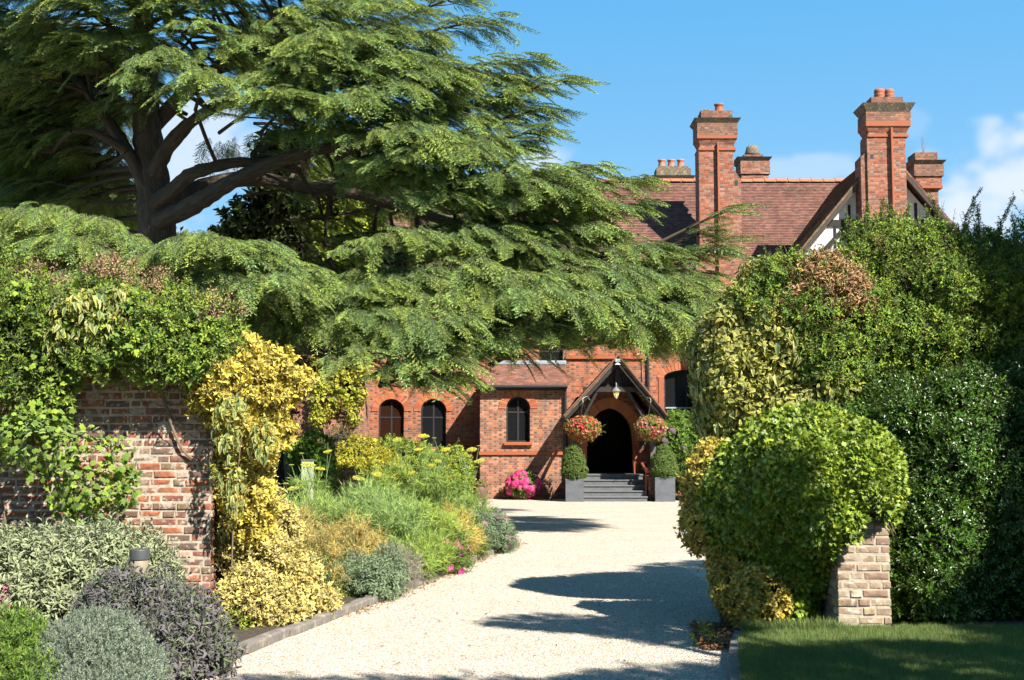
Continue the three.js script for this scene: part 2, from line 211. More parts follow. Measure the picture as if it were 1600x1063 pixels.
// roof tiles: 0.165 m wide, 0.1 m gauge, 16 x 24 tiles
function tileTex(o) { return tex(768, 768, (u, v) => { const row = Math.floor(v * 24), x = u * 16 + (row % 2) * 0.5, id = ((Math.floor(x) % 16) + 16) % 16, fx = x - Math.floor(x), r = h2(id, row, o.seed), n = fbm(u * 60, v * 60, 60, 3, 3), big = fbm(u * 5, v * 5, 5, o.seed, 4), c = o.cols[Math.floor(h2(id, row, o.seed + 2) * o.cols.length)], gap = fx < 0.05 ? 0.55 : 1, k = (0.75 + 0.5 * r) * (0.75 + 0.5 * n) * gap * (0.8 + 0.4 * big); const moss = o.moss ? sstep(0.55, 0.75, fbm(u * 11, v * 11, 11, 55, 5)) * o.moss : 0, sp = fbm(u * 90, v * 90, 90, 61, 2) > 0.78 ? 0.16 : 0; return [lerp(c[0] * k, 0.13, moss) + sp, lerp(c[1] * k, 0.115, moss) + sp * 0.9, lerp(c[2] * k, 0.055, moss) + sp * 0.7]; }, { size: [2.64, 2.4] }); }
M.tile = std({ color: C(0.78, 0.78, 0.76), map: tileTex({ seed: 3, cols: [[0.21, 0.085, 0.062], [0.25, 0.105, 0.075], [0.18, 0.078, 0.062], [0.23, 0.12, 0.09]], moss: 0.15 }), roughness: 0.9, side: THREE.DoubleSide });
M.tileRed = std({ map: tileTex({ seed: 6, cols: [[0.30, 0.115, 0.08], [0.25, 0.11, 0.085], [0.22, 0.12, 0.09], [0.35, 0.16, 0.11]], moss: 0.5 }), roughness: 0.9, side: THREE.DoubleSide });
M.tileMoss = std({ map: tileTex({ seed: 8, cols: [[0.19, 0.11, 0.06], [0.16, 0.10, 0.055], [0.22, 0.13, 0.075], [0.13, 0.09, 0.05]], moss: 0.7 }), roughness: 0.95, side: THREE.DoubleSide });
M.ridge = std({ color: C(0.42, 0.165, 0.08), roughness: 0.85, map: tex(256, 256, (u, v) => { const k = 0.7 + 0.6 * fbm(u * 8, v * 8, 8, 41, 4); return [k, k, k * 0.95]; }, { size: [0.8, 0.8] }) });
M.pot = std({ color: C(0.36, 0.125, 0.07), roughness: 0.8, map: M.ridge.map });
M.potPale = std({ color: C(0.46, 0.19, 0.12), roughness: 0.8, map: M.ridge.map });
M.stoneWorn = std({ map: tex(256, 256, (u, v) => { const k = 0.55 + 0.9 * fbm(u * 12, v * 12, 12, 47, 5), l = sstep(0.6, 0.75, fbm(u * 20, v * 20, 20, 48, 3)); return [lerp(0.16, 0.33, l) * k, lerp(0.125, 0.27, l) * k, lerp(0.09, 0.14, l) * k]; }, { size: [0.9, 0.9] }), roughness: 0.95 });
M.brownBrick = std({ map: brickTex({ seed: 19, blue: 0.4, cBlue: [0.14, 0.1, 0.08], cols: [[0.24, 0.1, 0.06], [0.2, 0.095, 0.06], [0.28, 0.12, 0.07]], mortar: [0.2, 0.15, 0.11] }), bumpMap: brickBump, bumpScale: 0.008, roughness: 0.92 });
M.lead = std({ color: C(0.30, 0.34, 0.38), roughness: 0.5, metalness: 0.2 });
M.timber = std({ map: tex(256, 256, (u, v) => { const k = 0.6 + 0.8 * fbm(u * 40, v * 3, 40, 51, 4); return [0.017 * k, 0.013 * k, 0.011 * k]; }, { size: [0.6, 2] }), roughness: 0.8 });
M.timberGrey = std({ map: tex(256, 256, (u, v) => { const k = 0.6 + 0.8 * fbm(u * 40, v * 3, 40, 52, 4); return [0.13 * k, 0.115 * k, 0.10 * k]; }, { size: [0.6, 2] }), roughness: 0.85 });
M.barge = std({ map: tex(256, 256, (u, v) => { const k = 0.6 + 0.8 * fbm(u * 40, v * 3, 40, 52, 4); return [0.06 * k, 0.042 * k, 0.032 * k]; }, { size: [0.6, 2] }), roughness: 0.85 });
M.plaster = std({ map: tex(256, 256, (u, v) => { const k = 0.93 + 0.12 * (fbm(u * 10, v * 10, 10, 56, 4) - 0.5); return [0.78 * k, 0.77 * k, 0.73 * k]; }, { size: [2, 2] }), roughness: 0.9 });
M.black = std({ color: C(0.018, 0.018, 0.02), roughness: 0.45 });
M.frame = std({ color: C(0.012, 0.011, 0.011), roughness: 0.75 });
M.frameWhite = std({ color: C(0.36, 0.38, 0.4), roughness: 0.5 });
M.pane = std({ color: C(0.012, 0.012, 0.014), roughness: 0.06, metalness: 0 });
M.paneBrown = std({ color: C(0.03, 0.013, 0.007), roughness: 0.08 });  // brown reflections painted into the pane colour
M.stepStone = std({ map: tex(256, 256, (u, v) => { const k = 0.7 + 0.6 * fbm(u * 12, v * 12, 12, 71, 4); return [0.12 * k, 0.125 * k, 0.132 * k]; }, { size: [1, 1] }), roughness: 0.8 });
M.rail = std({ color: C(0.28, 0.07, 0.035), roughness: 0.5 });
M.zinc = std({ map: tex(256, 256, (u, v) => { const k = 0.75 + 0.5 * fbm(u * 8, v * 8, 8, 75, 4); return [0.11 * k, 0.12 * k, 0.135 * k]; }, { size: [1, 1] }), roughness: 0.55, metalness: 0.1 });
M.clay = std({ color: C(0.16, 0.085, 0.06), roughness: 0.55, map: M.ridge.map });
M.bark = std({ map: tex(256, 512, (u, v) => { const r = fbm(u * 14, v * 5, 14, 81, 5), k = 0.35 + 1.3 * r; return [0.095 * k, 0.07 * k, 0.05 * k]; }, { size: [1, 1.6] }), bumpMap: tex(256, 512, (u, v) => fbm(u * 14, v * 5, 14, 81, 5), { data: true, size: [1, 1.6] }), bumpScale: 0.05, roughness: 1 });
M.twig = std({ color: C(0.075, 0.052, 0.033), roughness: 1 });
M.stem = std({ color: C(0.19, 0.14, 0.09), roughness: 1 });
M.inner = std({ color: C(0.016, 0.017, 0.009), roughness: 1 });  // near-black, stands in for the shade between leaves of dense masses
M.greenStem = std({ color: C(0.17, 0.26, 0.10), roughness: 0.8 });
M.kerb = std({ color: C(1.1, 1.05, 1.0), map: tex(512, 512, (u, v) => { const k = 0.65 + 0.7 * fbm(u * 30, v * 30, 30, 85, 4), l = sstep(0.62, 0.72, fbm(u * 9, v * 9, 9, 86, 4)); return [lerp(0.165, 0.3, l * 0.6) * k, lerp(0.15, 0.28, l * 0.6) * k, lerp(0.135, 0.22, l * 0.6) * k]; }, { size: [1, 1] }), bumpMap: tex(256, 256, (u, v) => fbm(u * 30, v * 30, 30, 85, 4), { data: true, size: [1, 1] }), bumpScale: 0.006, roughness: 0.95 });
M.mortar = std({ map: tex(512, 512, (u, v) => { const k = 0.6 + 0.8 * fbm(u * 40, v * 40, 40, 91, 4); return [0.46 * k, 0.39 * k, 0.30 * k]; }, { size: [1, 1] }), roughness: 1 });

// ---------------------------------------------------------------- ground, drive, beds, lawn
const sheet = (pts, y, grid) => { const s = new THREE.Shape(pts.map((p) => new THREE.Vector2(p[0], p[1]))), g = new THREE.ShapeGeometry(s); g.rotateX(-Math.PI / 2); g.translate(0, y, 0); const p = g.attributes.position, u = g.attributes.uv; for (let k = 0; k < p.count; k++) u.setXY(k, p.getX(k), p.getZ(k)); return g; }; // points as [x, depth]
struct('ground', sheet([[-600, -600], [600, -600], [600, 600], [-600, 600]], 0), M.meadow);
struct('gravel_drive', sheet([[-14, -8], [4, -8], [16, 12.6], [16, 47], [-16, 47], [-16, 12.6]], 0.004), M.gravel);
// the left kerb, from beside the camera round to the far tip of the bed
const kerbL = [[-2.62, 6], [-2.5, 8], [-2.27, 9.95], [-2.02, 11.3], [-1.74, 12.7], [-1.44, 14.2], [-1.12, 15.9], [-0.78, 18], [-0.4, 20], [-0.08, 21.6], [0.02, 22.6], [-0.15, 23.8]];
struct('flower_bed', sheet([...kerbL, [-0.9, 25.5], [-2.2, 27.5], [-4, 28.5], [-9, 28.5], [-9, 6]], 0.05), M.soil);
const lawnEdge = [[1.28, 6.5], [1.45, 8.2], [1.62, 9.4], [1.80, 10.4], [1.96, 11.12]];
struct('lawn', sheet([...lawnEdge, [9, 11.3], [9, 6.5]], 0.085), M.meadow);
struct('hedge_bed', sheet([[2.0, 11.35], [1.95, 12.0], [2.1, 13.2], [2.8, 14.4], [9, 15.5], [9, 11.32], [2.3, 11.15]], 0.05), M.soil);
struct('house_bed', sheet([[-7.6, 36.6], [-1.15, 36.6], [-1.15, 45], [-7.6, 45]], 0.06), M.soil);
struct('shrub_bed', sheet([[5.4, 41.2], [14, 41.2], [14, 45], [5.4, 45]], 0.06), M.soil);
// kerb stones, each its own block
const stoneCache = [];
{ const R = rng(5); for (let v = 0; v < 6; v++) { const g = new RoundedBoxGeometry(0.12, 0.16, 1, 2, 0.022), p = g.attributes.position; for (let k = 0; k < p.count; k++) { const x = p.getX(k), y = p.getY(k), z = p.getZ(k), a = (n3(x * 9 + v * 7, y * 9, z * 5, 4) - 0.5) * 0.035; p.setXYZ(k, x + a, y + a * 0.8, z + a * 0.4); } const u = g.attributes.uv; for (let k = 0; k < p.count; k++) u.setXY(k, p.getZ(k) + v * 0.37, p.getY(k) + p.getX(k)); g.computeVertexNormals(); stoneCache.push(g); } }
function kerb(label, pts, lens, top, side) {
  const t = thing('stone_kerb', label, 'kerb', V(pts[0][0], 0, -pts[0][1]), 'low stone kerbs edging the drive'), c = new THREE.CatmullRomCurve3(pts.map((p) => V(p[0], 0, -p[1]))), L = c.getLength(), R = rng(side + 9); let s = 0, k = 0;
  while (s < L - 0.1) { const l = lens(s, R), a = c.getPointAt(s / L), b = c.getPointAt(Math.min(1, (s + l) / L)), mid = a.clone().add(b).multiplyScalar(0.5), d = b.clone().sub(a), m = new THREE.Mesh(stoneCache[k % 6], M.kerb); m.name = 'stone'; m.position.set(mid.x, top - 0.08 + (R() - 0.5) * 0.016, mid.z).sub(t.position); m.rotation.set((R() - 0.5) * 0.03, Math.atan2(d.x, d.z) + (R() - 0.5) * 0.05, (R() - 0.5) * 0.06); m.scale.z = Math.max(0.08, d.length() - 0.012); t.add(m); s += l; k++; }
  return t;
}
kerb('grey weathered stone kerb curving along the flower bed left of the drive', kerbL, (s, R) => s > 6.6 && s < 8.2 ? 0.16 + R() * 0.2 : 0.7 + R() * 0.35, 0.08, 1);
kerb('short stone kerb along the shaded lawn corner right of the drive', lawnEdge, (s, R) => 0.5 + R() * 0.3, 0.1, 2);

// loose gravel lying on the near drive
{
  const R = rng(31), L = [], gs = [0, 1, 2].map((k) => { const g = new THREE.IcosahedronGeometry(1, 0), p = g.attributes.position; for (let i = 0; i < p.count; i++) { const x = p.getX(i), y = p.getY(i), z = p.getZ(i), f = 0.8 + 0.45 * n3(x * 2.1 + k * 5, y * 2.1, z * 2.1, 7); p.setXYZ(i, x * f, y * f * 0.62, z * f); } g.computeVertexNormals(); return g; });
  const edgeX = (D) => { for (let k = 1; k < kerbL.length; k++) if (kerbL[k][1] >= D) { const a = kerbL[k - 1], b = kerbL[k]; return lerp(a[0], b[0], (D - a[1]) / (b[1] - a[1])); } return -3; };
  while (L.length < 150000) { const D = 8.3 + 24 * Math.pow(R(), 2.2), x = lerp(-2.6, 2.4, R()); if (x < edgeX(D) + 0.07) continue; if (D < 11.3 && x > lerp(1.2, 1.9, (D - 8) / 3.2)) continue; const s = lerp(0.0035, 0.0085, R() ** 2) * (R() < 0.02 ? 1.5 : 1), t = R(), k = 0.86 + 0.26 * R(); L.push({ p: V(x, 0.005 + s * 0.3, -D), q: new THREE.Quaternion().setFromEuler(new THREE.Euler((R() - 0.5) * 0.6, R() * 6.28, (R() - 0.5) * 0.6)), s, c: t < 0.62 ? C(0.62 * k, 0.54 * k, 0.45 * k) : t < 0.86 ? C(0.52 * k, 0.42 * k, 0.32 * k) : t < 0.95 ? C(0.42 * k, 0.36 * k, 0.30 * k) : C(0.74, 0.71, 0.65) }); }
  const g = new THREE.Group(); g.name = 'gravel'; g.userData = { kind: 'stuff', label: 'loose pale gravel on the near drive', category: 'gravel' }; scene.add(g);
  scatter(g, 'pebbles', gs, std({ roughness: 0.9 }), L);
}

// ---------------------------------------------------------------- the house
const house = thing('country_house', 'red brick Victorian country house with tall chimneys and a gabled timber porch', 'house', V(2, 0, -45));
const HD = 45;
const X = (px, D, py = 600) => P(px, py, D).x, Y = (py, D) => P(800, py, D).y;
// an outline extruded backwards from a plane at depth D, with holes; points are [x, y] in metres
function slab(pts, D, thick, holes = []) { const s = new THREE.Shape(pts.map((p) => new THREE.Vector2(...p))); for (const h of holes) s.holes.push(h); const g = new THREE.ExtrudeGeometry(s, { depth: thick, bevelEnabled: false, curveSegments: 16 }); g.translate(0, 0, -D - thick); return g; }
// arched or square opening: kind round (semi-ellipse), seg (shallow), flat, pointed
function opening(x0, x1, y0, y1, kind, rise) { const s = new THREE.Path(), c = (x0 + x1) / 2, r = (x1 - x0) / 2; s.moveTo(x0, y0); s.lineTo(x1, y0);
  if (kind === 'flat') { s.lineTo(x1, y1); s.lineTo(x0, y1); } else if (kind === 'pointed') { s.lineTo(x1, y1 - rise); for (let k = 1; k <= 24; k++) { const [x, y] = archPt(c, r, y1 - rise, rise, k / 24); s.lineTo(x, y); } } else { s.lineTo(x1, y1 - rise); for (let k = 1; k <= 20; k++) { const a = k / 20 * Math.PI; s.lineTo(c + r * Math.cos(a), y1 - rise + rise * Math.sin(a)); } }
  s.lineTo(x0, y0); return s; }
function archPt(c, r, ys, rise, t) { // four-centred-looking arch with a slight point
  const a = t * Math.PI, x = c + r * Math.cos(a), n = Math.abs(Math.cos(a)); return [x, ys + rise * (0.9 * Math.pow(Math.sin(a), 0.92) + 0.1 * (1 - n))]; }
const shapeOf = (path) => new THREE.Shape(path.getPoints(1));
// arch of separate bricks round an opening
function archRing(root, c, r, ys, rise, wide, D, out, kind, n, cols) {
  const m = new MB(), R = rng(Math.round(c * 100) + n); const pt = (t, k) => { if (kind === 'pointed') { const [x, y] = archPt(c, r, ys, rise, t), [xa, ya] = archPt(c, r, ys, rise, Math.max(0, t - 0.01)), [xb, yb] = archPt(c, r, ys, rise, Math.min(1, t + 0.01)), dx = xb - xa, dy = yb - ya, l = Math.hypot(dx, dy); return [x + dy / l * k, y - dx / l * k]; } const a = t * Math.PI, x = r * Math.cos(a), y = rise * Math.sin(a), nx = Math.cos(a) / r, ny = Math.sin(a) / rise, l = Math.hypot(nx, ny); return [c + x + nx / l * k, ys + y + ny / l * k]; };
  for (let k = 0; k < n; k++) { const t0 = (k + 0.06) / n, t1 = (k + 0.94) / n, col = cols[Math.floor(R() * cols.length)].map((x) => x * (0.8 + 0.4 * R())), a = pt(t0, 0), b = pt(t1, 0), d = pt(t1, wide), e = pt(t0, wide), z = -D + out + (R() - 0.5) * 0.006, zb = -D - 0.05, f = (q, zz) => V(q[0], q[1], zz);
    m.quad(f(a, z), f(e, z), f(d, z), f(b, z), null, col); m.quad(f(a, zb), f(a, z), f(b, z), f(b, zb), null, col); m.quad(f(e, z), f(e, zb), f(d, zb), f(d, z), null, col); m.quad(f(a, zb), f(e, zb), f(e, z), f(a, z), null, col); m.quad(f(b, z), f(d, z), f(d, zb), f(b, zb), null, col); }
  return part(root, 'brick_arch', m, M.vouss);
}
const redBricks = [[0.47, 0.145, 0.06], [0.42, 0.12, 0.05], [0.5, 0.18, 0.08], [0.38, 0.11, 0.05]];
// a window unit standing in an opening of a wall at depth D
function windowIn(x0, x1, y0, y1, D, kind, rise, o = {}) {
  const w = sub(house, 'window', V((x0 + x1) / 2, y0, -D)), in_ = o.inset ?? 0.14, f = 0.055, z = D + in_, c = (x0 + x1) / 2;
  const outer = shapeOf(opening(x0, x1, y0, y1, kind, rise)); outer.holes.push(opening(x0 + f, x1 - f, y0 + f, y1 - f, kind, kind === 'flat' ? 0 : Math.max(0.05, rise - f * 0.4)));
  const fm = new MB(), e = new THREE.ExtrudeGeometry(outer, { depth: 0.07, bevelEnabled: false, curveSegments: 12 }); e.translate(0, 0, -z - 0.07); fm.add(e);
  for (const t of o.mull ?? [0.5]) { const x = lerp(x0, x1, t); fm.add(box(x - 0.03, x + 0.03, y0 + f, y1 - f - (kind === 'flat' ? 0 : 0.02), -z - 0.055, -z - 0.008)); }
  for (const t of o.trans ?? [0.66]) { const y = lerp(y0, y1, t); fm.add(box(x0 + f, x1 - f, y - 0.028, y + 0.028, -z - 0.058, -z - 0.012)); }
  part(w, 'frame', fm, o.frame ?? M.frame);
  part(w, 'pane', new THREE.ShapeGeometry(shapeOf(opening(x0 + 0.02, x1 - 0.02, y0 + 0.02, y1 - 0.02, kind, rise))).translate(0, 0, -z - 0.03), o.pane ?? M.pane);
  if (o.sill !== false) { const g = new RoundedBoxGeometry(x1 - x0 + 0.16, 0.11, 0.2, 1, 0.015); g.translate(c, y0 - 0.056, -D + 0.02); part(w, 'sill', g, M.rub); }
  return w;
}
// lapped courses of tiles on a plane through eave e0-e1 and ridge r0-r1
function tiledPlane(root, name, e0, e1, r1, r0, mat, gauge = 0.1, thick = 0.09) {
  const m = new MB(), nrm = V().subVectors(e1, e0).cross(V().subVectors(r0, e0)).normalize(), len = V().subVectors(r0, e0).length(), n = Math.max(4, Math.round(len / gauge)), wl = e0.distanceTo(e1), R = rng(n);
  for (let k = 0; k < n; k++) { const t0 = k / n, t1 = (k + 1) / n, lift = 0.02 + 0.004 * R(), a = e0.clone().lerp(r0, t0), b = e1.clone().lerp(r1, t0), c = e1.clone().lerp(r1, t1), d = e0.clone().lerp(r0, t1), al = a.clone().addScaledVector(nrm, lift), bl = b.clone().addScaledVector(nrm, lift), du0 = V().subVectors(a, e0).dot(V().subVectors(e1, e0).normalize()), du1 = du0 + a.distanceTo(b), v0 = t0 * len * (0.1 / (len / n)), v1 = t1 * len * (0.1 / (len / n));
    const su = V().subVectors(d, e0).dot(V().subVectors(e1, e0).normalize()), sv = su + d.distanceTo(c);
    m.quad(al, bl, c.clone().addScaledVector(nrm, 0.002), d.clone().addScaledVector(nrm, 0.002), [[du0, v0], [du1, v0], [sv, v1], [su, v1]]); m.quad(a, b, bl, al, [[du0, v0], [du1, v0], [du1, v0 + 0.02], [du0, v0 + 0.02]]); }
  const dn = (q) => q.clone().addScaledVector(nrm, -thick); m.quad(dn(e0), dn(r0), dn(r1), dn(e1)); m.quad(e0, dn(e0), dn(e1), e1); m.quad(e0, r0, dn(r0), dn(e0), [[0, 0], [0, len], [thick, len], [thick, 0]]); m.quad(e1, dn(e1), dn(r1), r1, [[0, 0], [thick, 0], [thick, len], [0, len]]);
  return part(root, name, m, mat);
}

// --- main range: wall with openings, eaves 8 m up
const eaveY = Y(420, HD), ridgeD = 48.3, ridgeY = Y(284, ridgeD);
const doorC = X(954, 42.8, 700);
const win1 = [X(1038, HD), X(1110, HD), Y(684, HD), Y(578, HD)], winUp = [X(1028, HD), X(1074, HD), Y(521, HD), Y(465, HD)], winMid = [X(842, HD), X(880, HD), Y(578, HD), Y(520, HD)];
{
  const holes = [opening(...win1, 'seg', 0.28), opening(...winUp, 'flat'), opening(...winMid, 'flat'), opening(X(905, HD), X(1000, HD), 0.84, 3.2, 'flat')];
  part(house, 'main_wall', slab([[X(748, HD), 0], [16, 0], [16, eaveY], [X(748, HD), eaveY]], HD, 0.36, holes), M.brick);
  { const w = windowIn(...win1, HD, 'seg', 0.28, { trans: [], mull: [0.5], inset: 0.16 }); part(w, 'meeting_rail', box(win1[0] + 0.06, win1[1] - 0.06, lerp(win1[2], win1[3], 0.44) - 0.025, lerp(win1[2], win1[3], 0.44) + 0.025, -HD - 0.21, -HD - 0.15), M.frameWhite); }
  windowIn(...winUp, HD, 'flat', 0, { trans: [0.5], frame: M.frameWhite }); windowIn(...winMid, HD, 'flat', 0, { trans: [0.5], sill: false });
  archRing(house, (win1[0] + win1[1]) / 2, (win1[1] - win1[0]) / 2 + 0.02, win1[3] - 0.28, 0.28, 0.24, HD, 0.03, 'seg', 18, redBricks);
  // moulded orange jamb at the left of the big window
  part(house, 'window_jamb', box(win1[0] - 0.2, win1[0] - 0.03, win1[2], win1[3] - 0.26, -HD, -HD + 0.03), M.rub);
  const sc = new MB(); sc.add(box(X(884, HD), X(1006, HD), Y(561, HD), Y(556, HD), -HD, -HD + 0.09)); sc.add(box(X(1010, HD), X(1080, HD), Y(532, HD), Y(526, HD), -HD, -HD + 0.08)); part(house, 'string_course', sc, M.rub);
  part(house, 'corner_pier', box(X(1003, HD), X(1010, HD), 0, eaveY - 0.3, -HD, -HD + 0.05), M.brick);
  part(house, 'chimney_breast', box(X(1088, 44.6), X(1160, 44.6), 0, eaveY + 0.02, -HD - 0.05, -44.35), M.brickStack);
}
// --- left range, set in one plane with the main wall, and the projecting left wing
const wl = [[X(591, HD, 660), X(631, HD, 660), Y(699, HD), Y(624, HD)], [X(657, HD, 660), X(697, HD, 660), Y(699, HD), Y(624, HD)]];
{
  part(house, 'garden_front_wall', slab([[X(560, HD), 0], [X(748, HD) - 0.002, 0], [X(748, HD) - 0.002, eaveY], [X(560, HD), eaveY]], HD, 0.36, wl.map((w) => opening(...w, 'round', 0.42))), M.brick);
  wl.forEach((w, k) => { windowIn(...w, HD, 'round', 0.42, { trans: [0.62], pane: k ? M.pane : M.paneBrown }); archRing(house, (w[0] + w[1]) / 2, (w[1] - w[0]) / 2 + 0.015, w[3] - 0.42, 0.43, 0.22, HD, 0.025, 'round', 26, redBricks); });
  const ys = Y(694, HD); for (const [a, b] of [[X(578, HD), wl[0][0] - 0.1], [wl[0][1] + 0.1, wl[1][0] - 0.1], [wl[1][1] + 0.1, X(748, HD)]]) part(house, 'sill_course', box(a, b, ys, ys + 0.1, -HD, -HD + 0.07), M.rub);
  part(house, 'left_wing_wall', slab([[-14, 0], [X(570, 43.6), 0], [X(570, 43.6), eaveY], [-8, eaveY], [-8, Y(470, 43.6)], [-14, Y(470, 43.6)]], 43.6, 1.75, [opening(X(538, 43.6), X(551, 43.6), Y(620, 43.6), Y(570, 43.6), 'flat'), opening(X(402, 43.6), X(432, 43.6), Y(668, 43.6), Y(600, 43.6), 'flat')]), M.brickPale);
  windowIn(X(538, 43.6), X(551, 43.6), Y(620, 43.6), Y(570, 43.6), 43.6, 'flat', 0, { mull: [], sill: false }); windowIn(X(402, 43.6), X(432, 43.6), Y(668, 43.6), Y(600, 43.6), 43.6, 'flat', 0, {}); tiledPlane(house, 'wing_roof', V(-14.2, Y(470, 43.6), -43.3), V(-8, Y(470, 43.6), -43.3), V(-8, Y(470, 43.6) + 1.2, -45), V(-14.2, Y(470, 43.6) + 1.2, -45), M.tile);
  part(house, 'wing_string_course', box(-15, X(470, 43.6), Y(643, 43.6), Y(636, 43.6), -43.6, -43.52), M.rub);
}
// --- bay beside the porch with its own hipped roof
const bayD = 43, bw = [X(791, bayD, 660), X(828, bayD, 660), Y(691, bayD), Y(620, bayD)], bx0 = X(750, bayD, 690), bx1 = X(884, bayD, 690), bayEave = Y(604, bayD);
{
  part(house, 'bay_wall', slab([[bx0, 0], [bx1, 0], [bx1, bayEave], [bx0, bayEave]], bayD, 0.3, [opening(...bw, 'round', 0.4)]), M.brickPale);
  for (const x of [bx0, bx1 - 0.3]) part(house, 'bay_side_wall', box(x, x + 0.3, 0, bayEave, -HD, -bayD - 0.302), M.brickPale);
  windowIn(...bw, bayD, 'round', 0.4, { trans: [0.66], inset: 0.18 }); archRing(house, (bw[0] + bw[1]) / 2, (bw[1] - bw[0]) / 2 + 0.015, bw[3] - 0.4, 0.41, 0.24, bayD, 0.025, 'round', 26, redBricks);
  part(house, 'bay_string_course', box(bx0 - 0.03, bx1 + 0.03, Y(711, bayD), Y(706, bayD), -bayD, -bayD + 0.06), M.rub);
  part(house, 'bay_plinth', box(bx0 - 0.02, bx1 + 0.02, 0, 0.2, -bayD, -bayD + 0.04), M.brickPale);
  const e0 = V(bx0 - 0.16, bayEave + 0.02, -bayD + 0.22), e1 = V(bx1 + 0.06, bayEave + 0.02, -bayD + 0.22), r0 = V(bx0 + 0.52, Y(570, HD), -HD + 0.02), r1 = V(bx1 + 0.06, Y(570, HD), -HD + 0.02);
  tiledPlane(house, 'bay_roof', e0, e1, r1, r0, M.tileRed, 0.105); tiledPlane(house, 'bay_roof', V(bx0 - 0.16, bayEave + 0.02, -HD + 0.02), e0.clone(), r0.clone(), V(bx0 + 0.5, Y(570, HD), -HD + 0.02), M.tileRed, 0.105);
  const fl = new MB(); fl.add(new RoundedBoxGeometry(r1.x - r0.x + 0.1, 0.16, 0.16, 2, 0.04), T((r0.x + r1.x) / 2, r0.y + 0.06, -HD + 0.06)); part(house, 'lead_flashing', fl, M.lead);
  const gut = new MB(); gut.add(tube([V(bx0 - 0.18, bayEave - 0.02, -bayD + 0.28), V(bx1 + 0.05, bayEave - 0.02, -bayD + 0.28)], 0.06, 0.06, 8, 2)); gut.add(box(bx0 - 0.12, bx1 + 0.04, bayEave - 0.13, bayEave - 0.03, -bayD + 0.002, -bayD + 0.16)); part(house, 'gutter', gut, M.black);
}
function pipe(x, y0, y1, z) { const m = new MB(); m.add(tube([V(x, y0, z), V(x, y1, z)], 0.05, 0.05, 8, 2)); for (let y = y0 + 0.5; y < y1; y += 1.7) m.add(tube([V(x, y, z), V(x, y + 0.09, z)], 0.066, 0.066, 8, 2)); part(house, 'drainpipe', m, M.black); }
pipe(X(574.5, 44.9), 0, Y(540, HD), -44.9); pipe(bx1 - 0.02, 0, bayEave, -bayD + 0.08); pipe(X(1012.5, 44.9), 0, eaveY - 0.2, -44.9);
// --- main roof with ridge tiles
{
  const xl = -8, xr = X(1375, HD) - 4, ed = HD - 0.35;
  tiledPlane(house, 'main_roof', V(xl, eaveY - 0.02, -ed), V(xr + 4, eaveY - 0.02, -ed), V(xr + 4, ridgeY, -ridgeD), V(xl, ridgeY, -ridgeD), M.tile, 0.1);
  tiledPlane(house, 'main_roof', V(xr + 4, eaveY - 0.02, -ridgeD * 2 + ed), V(xl, eaveY - 0.02, -ridgeD * 2 + ed), V(xl, ridgeY, -ridgeD), V(xr + 4, ridgeY, -ridgeD), M.tile, 0.1);
  const gut = new MB(); gut.add(tube([V(-7.9, eaveY - 0.06, -ed + 0.08), V(X(1090, HD, 420), eaveY - 0.06, -ed + 0.08)], 0.065, 0.065, 8, 2)); gut.add(tube([V(X(1158, HD, 420), eaveY - 0.06, -ed + 0.08), V(X(1330, HD, 420), eaveY - 0.06, -ed + 0.08)], 0.065, 0.065, 8, 2)); part(house, 'gutter', gut, M.black);
  const rg = []; for (let v = 0; v < 3; v++) { const m = new MB(), n = 8; for (let k = 0; k < n; k++) { const a0 = Math.PI * k / n, a1 = Math.PI * (k + 1) / n, r = 0.135, f = (a, x, rr) => V(x, Math.sin(a) * rr, Math.cos(a) * rr); m.quad(f(a0, -0.215, r), f(a0, 0.2, r), f(a1, 0.2, r), f(a1, -0.215, r)); m.quad(f(a0, 0.2, r + 0.02), f(a0, 0.228, r + 0.02), f(a1, 0.228, r + 0.02), f(a1, 0.2, r + 0.02)); m.quad(f(a0, 0.2, r), f(a0, 0.2, r + 0.02), f(a1, 0.2, r + 0.02), f(a1, 0.2, r)); } rg.push(m.geo()); }
  const R = rng(14); for (let x = X(800, ridgeD, 283); x < X(1330, ridgeD, 283); x += 0.45) { const t = new THREE.Mesh(rg[Math.floor(R() * 3)], M.ridge); t.name = 'ridge_tile'; t.position.set(x, ridgeY - 0.02 + (R() - 0.5) * 0.02, -ridgeD).sub(house.position); house.add(t); }
}
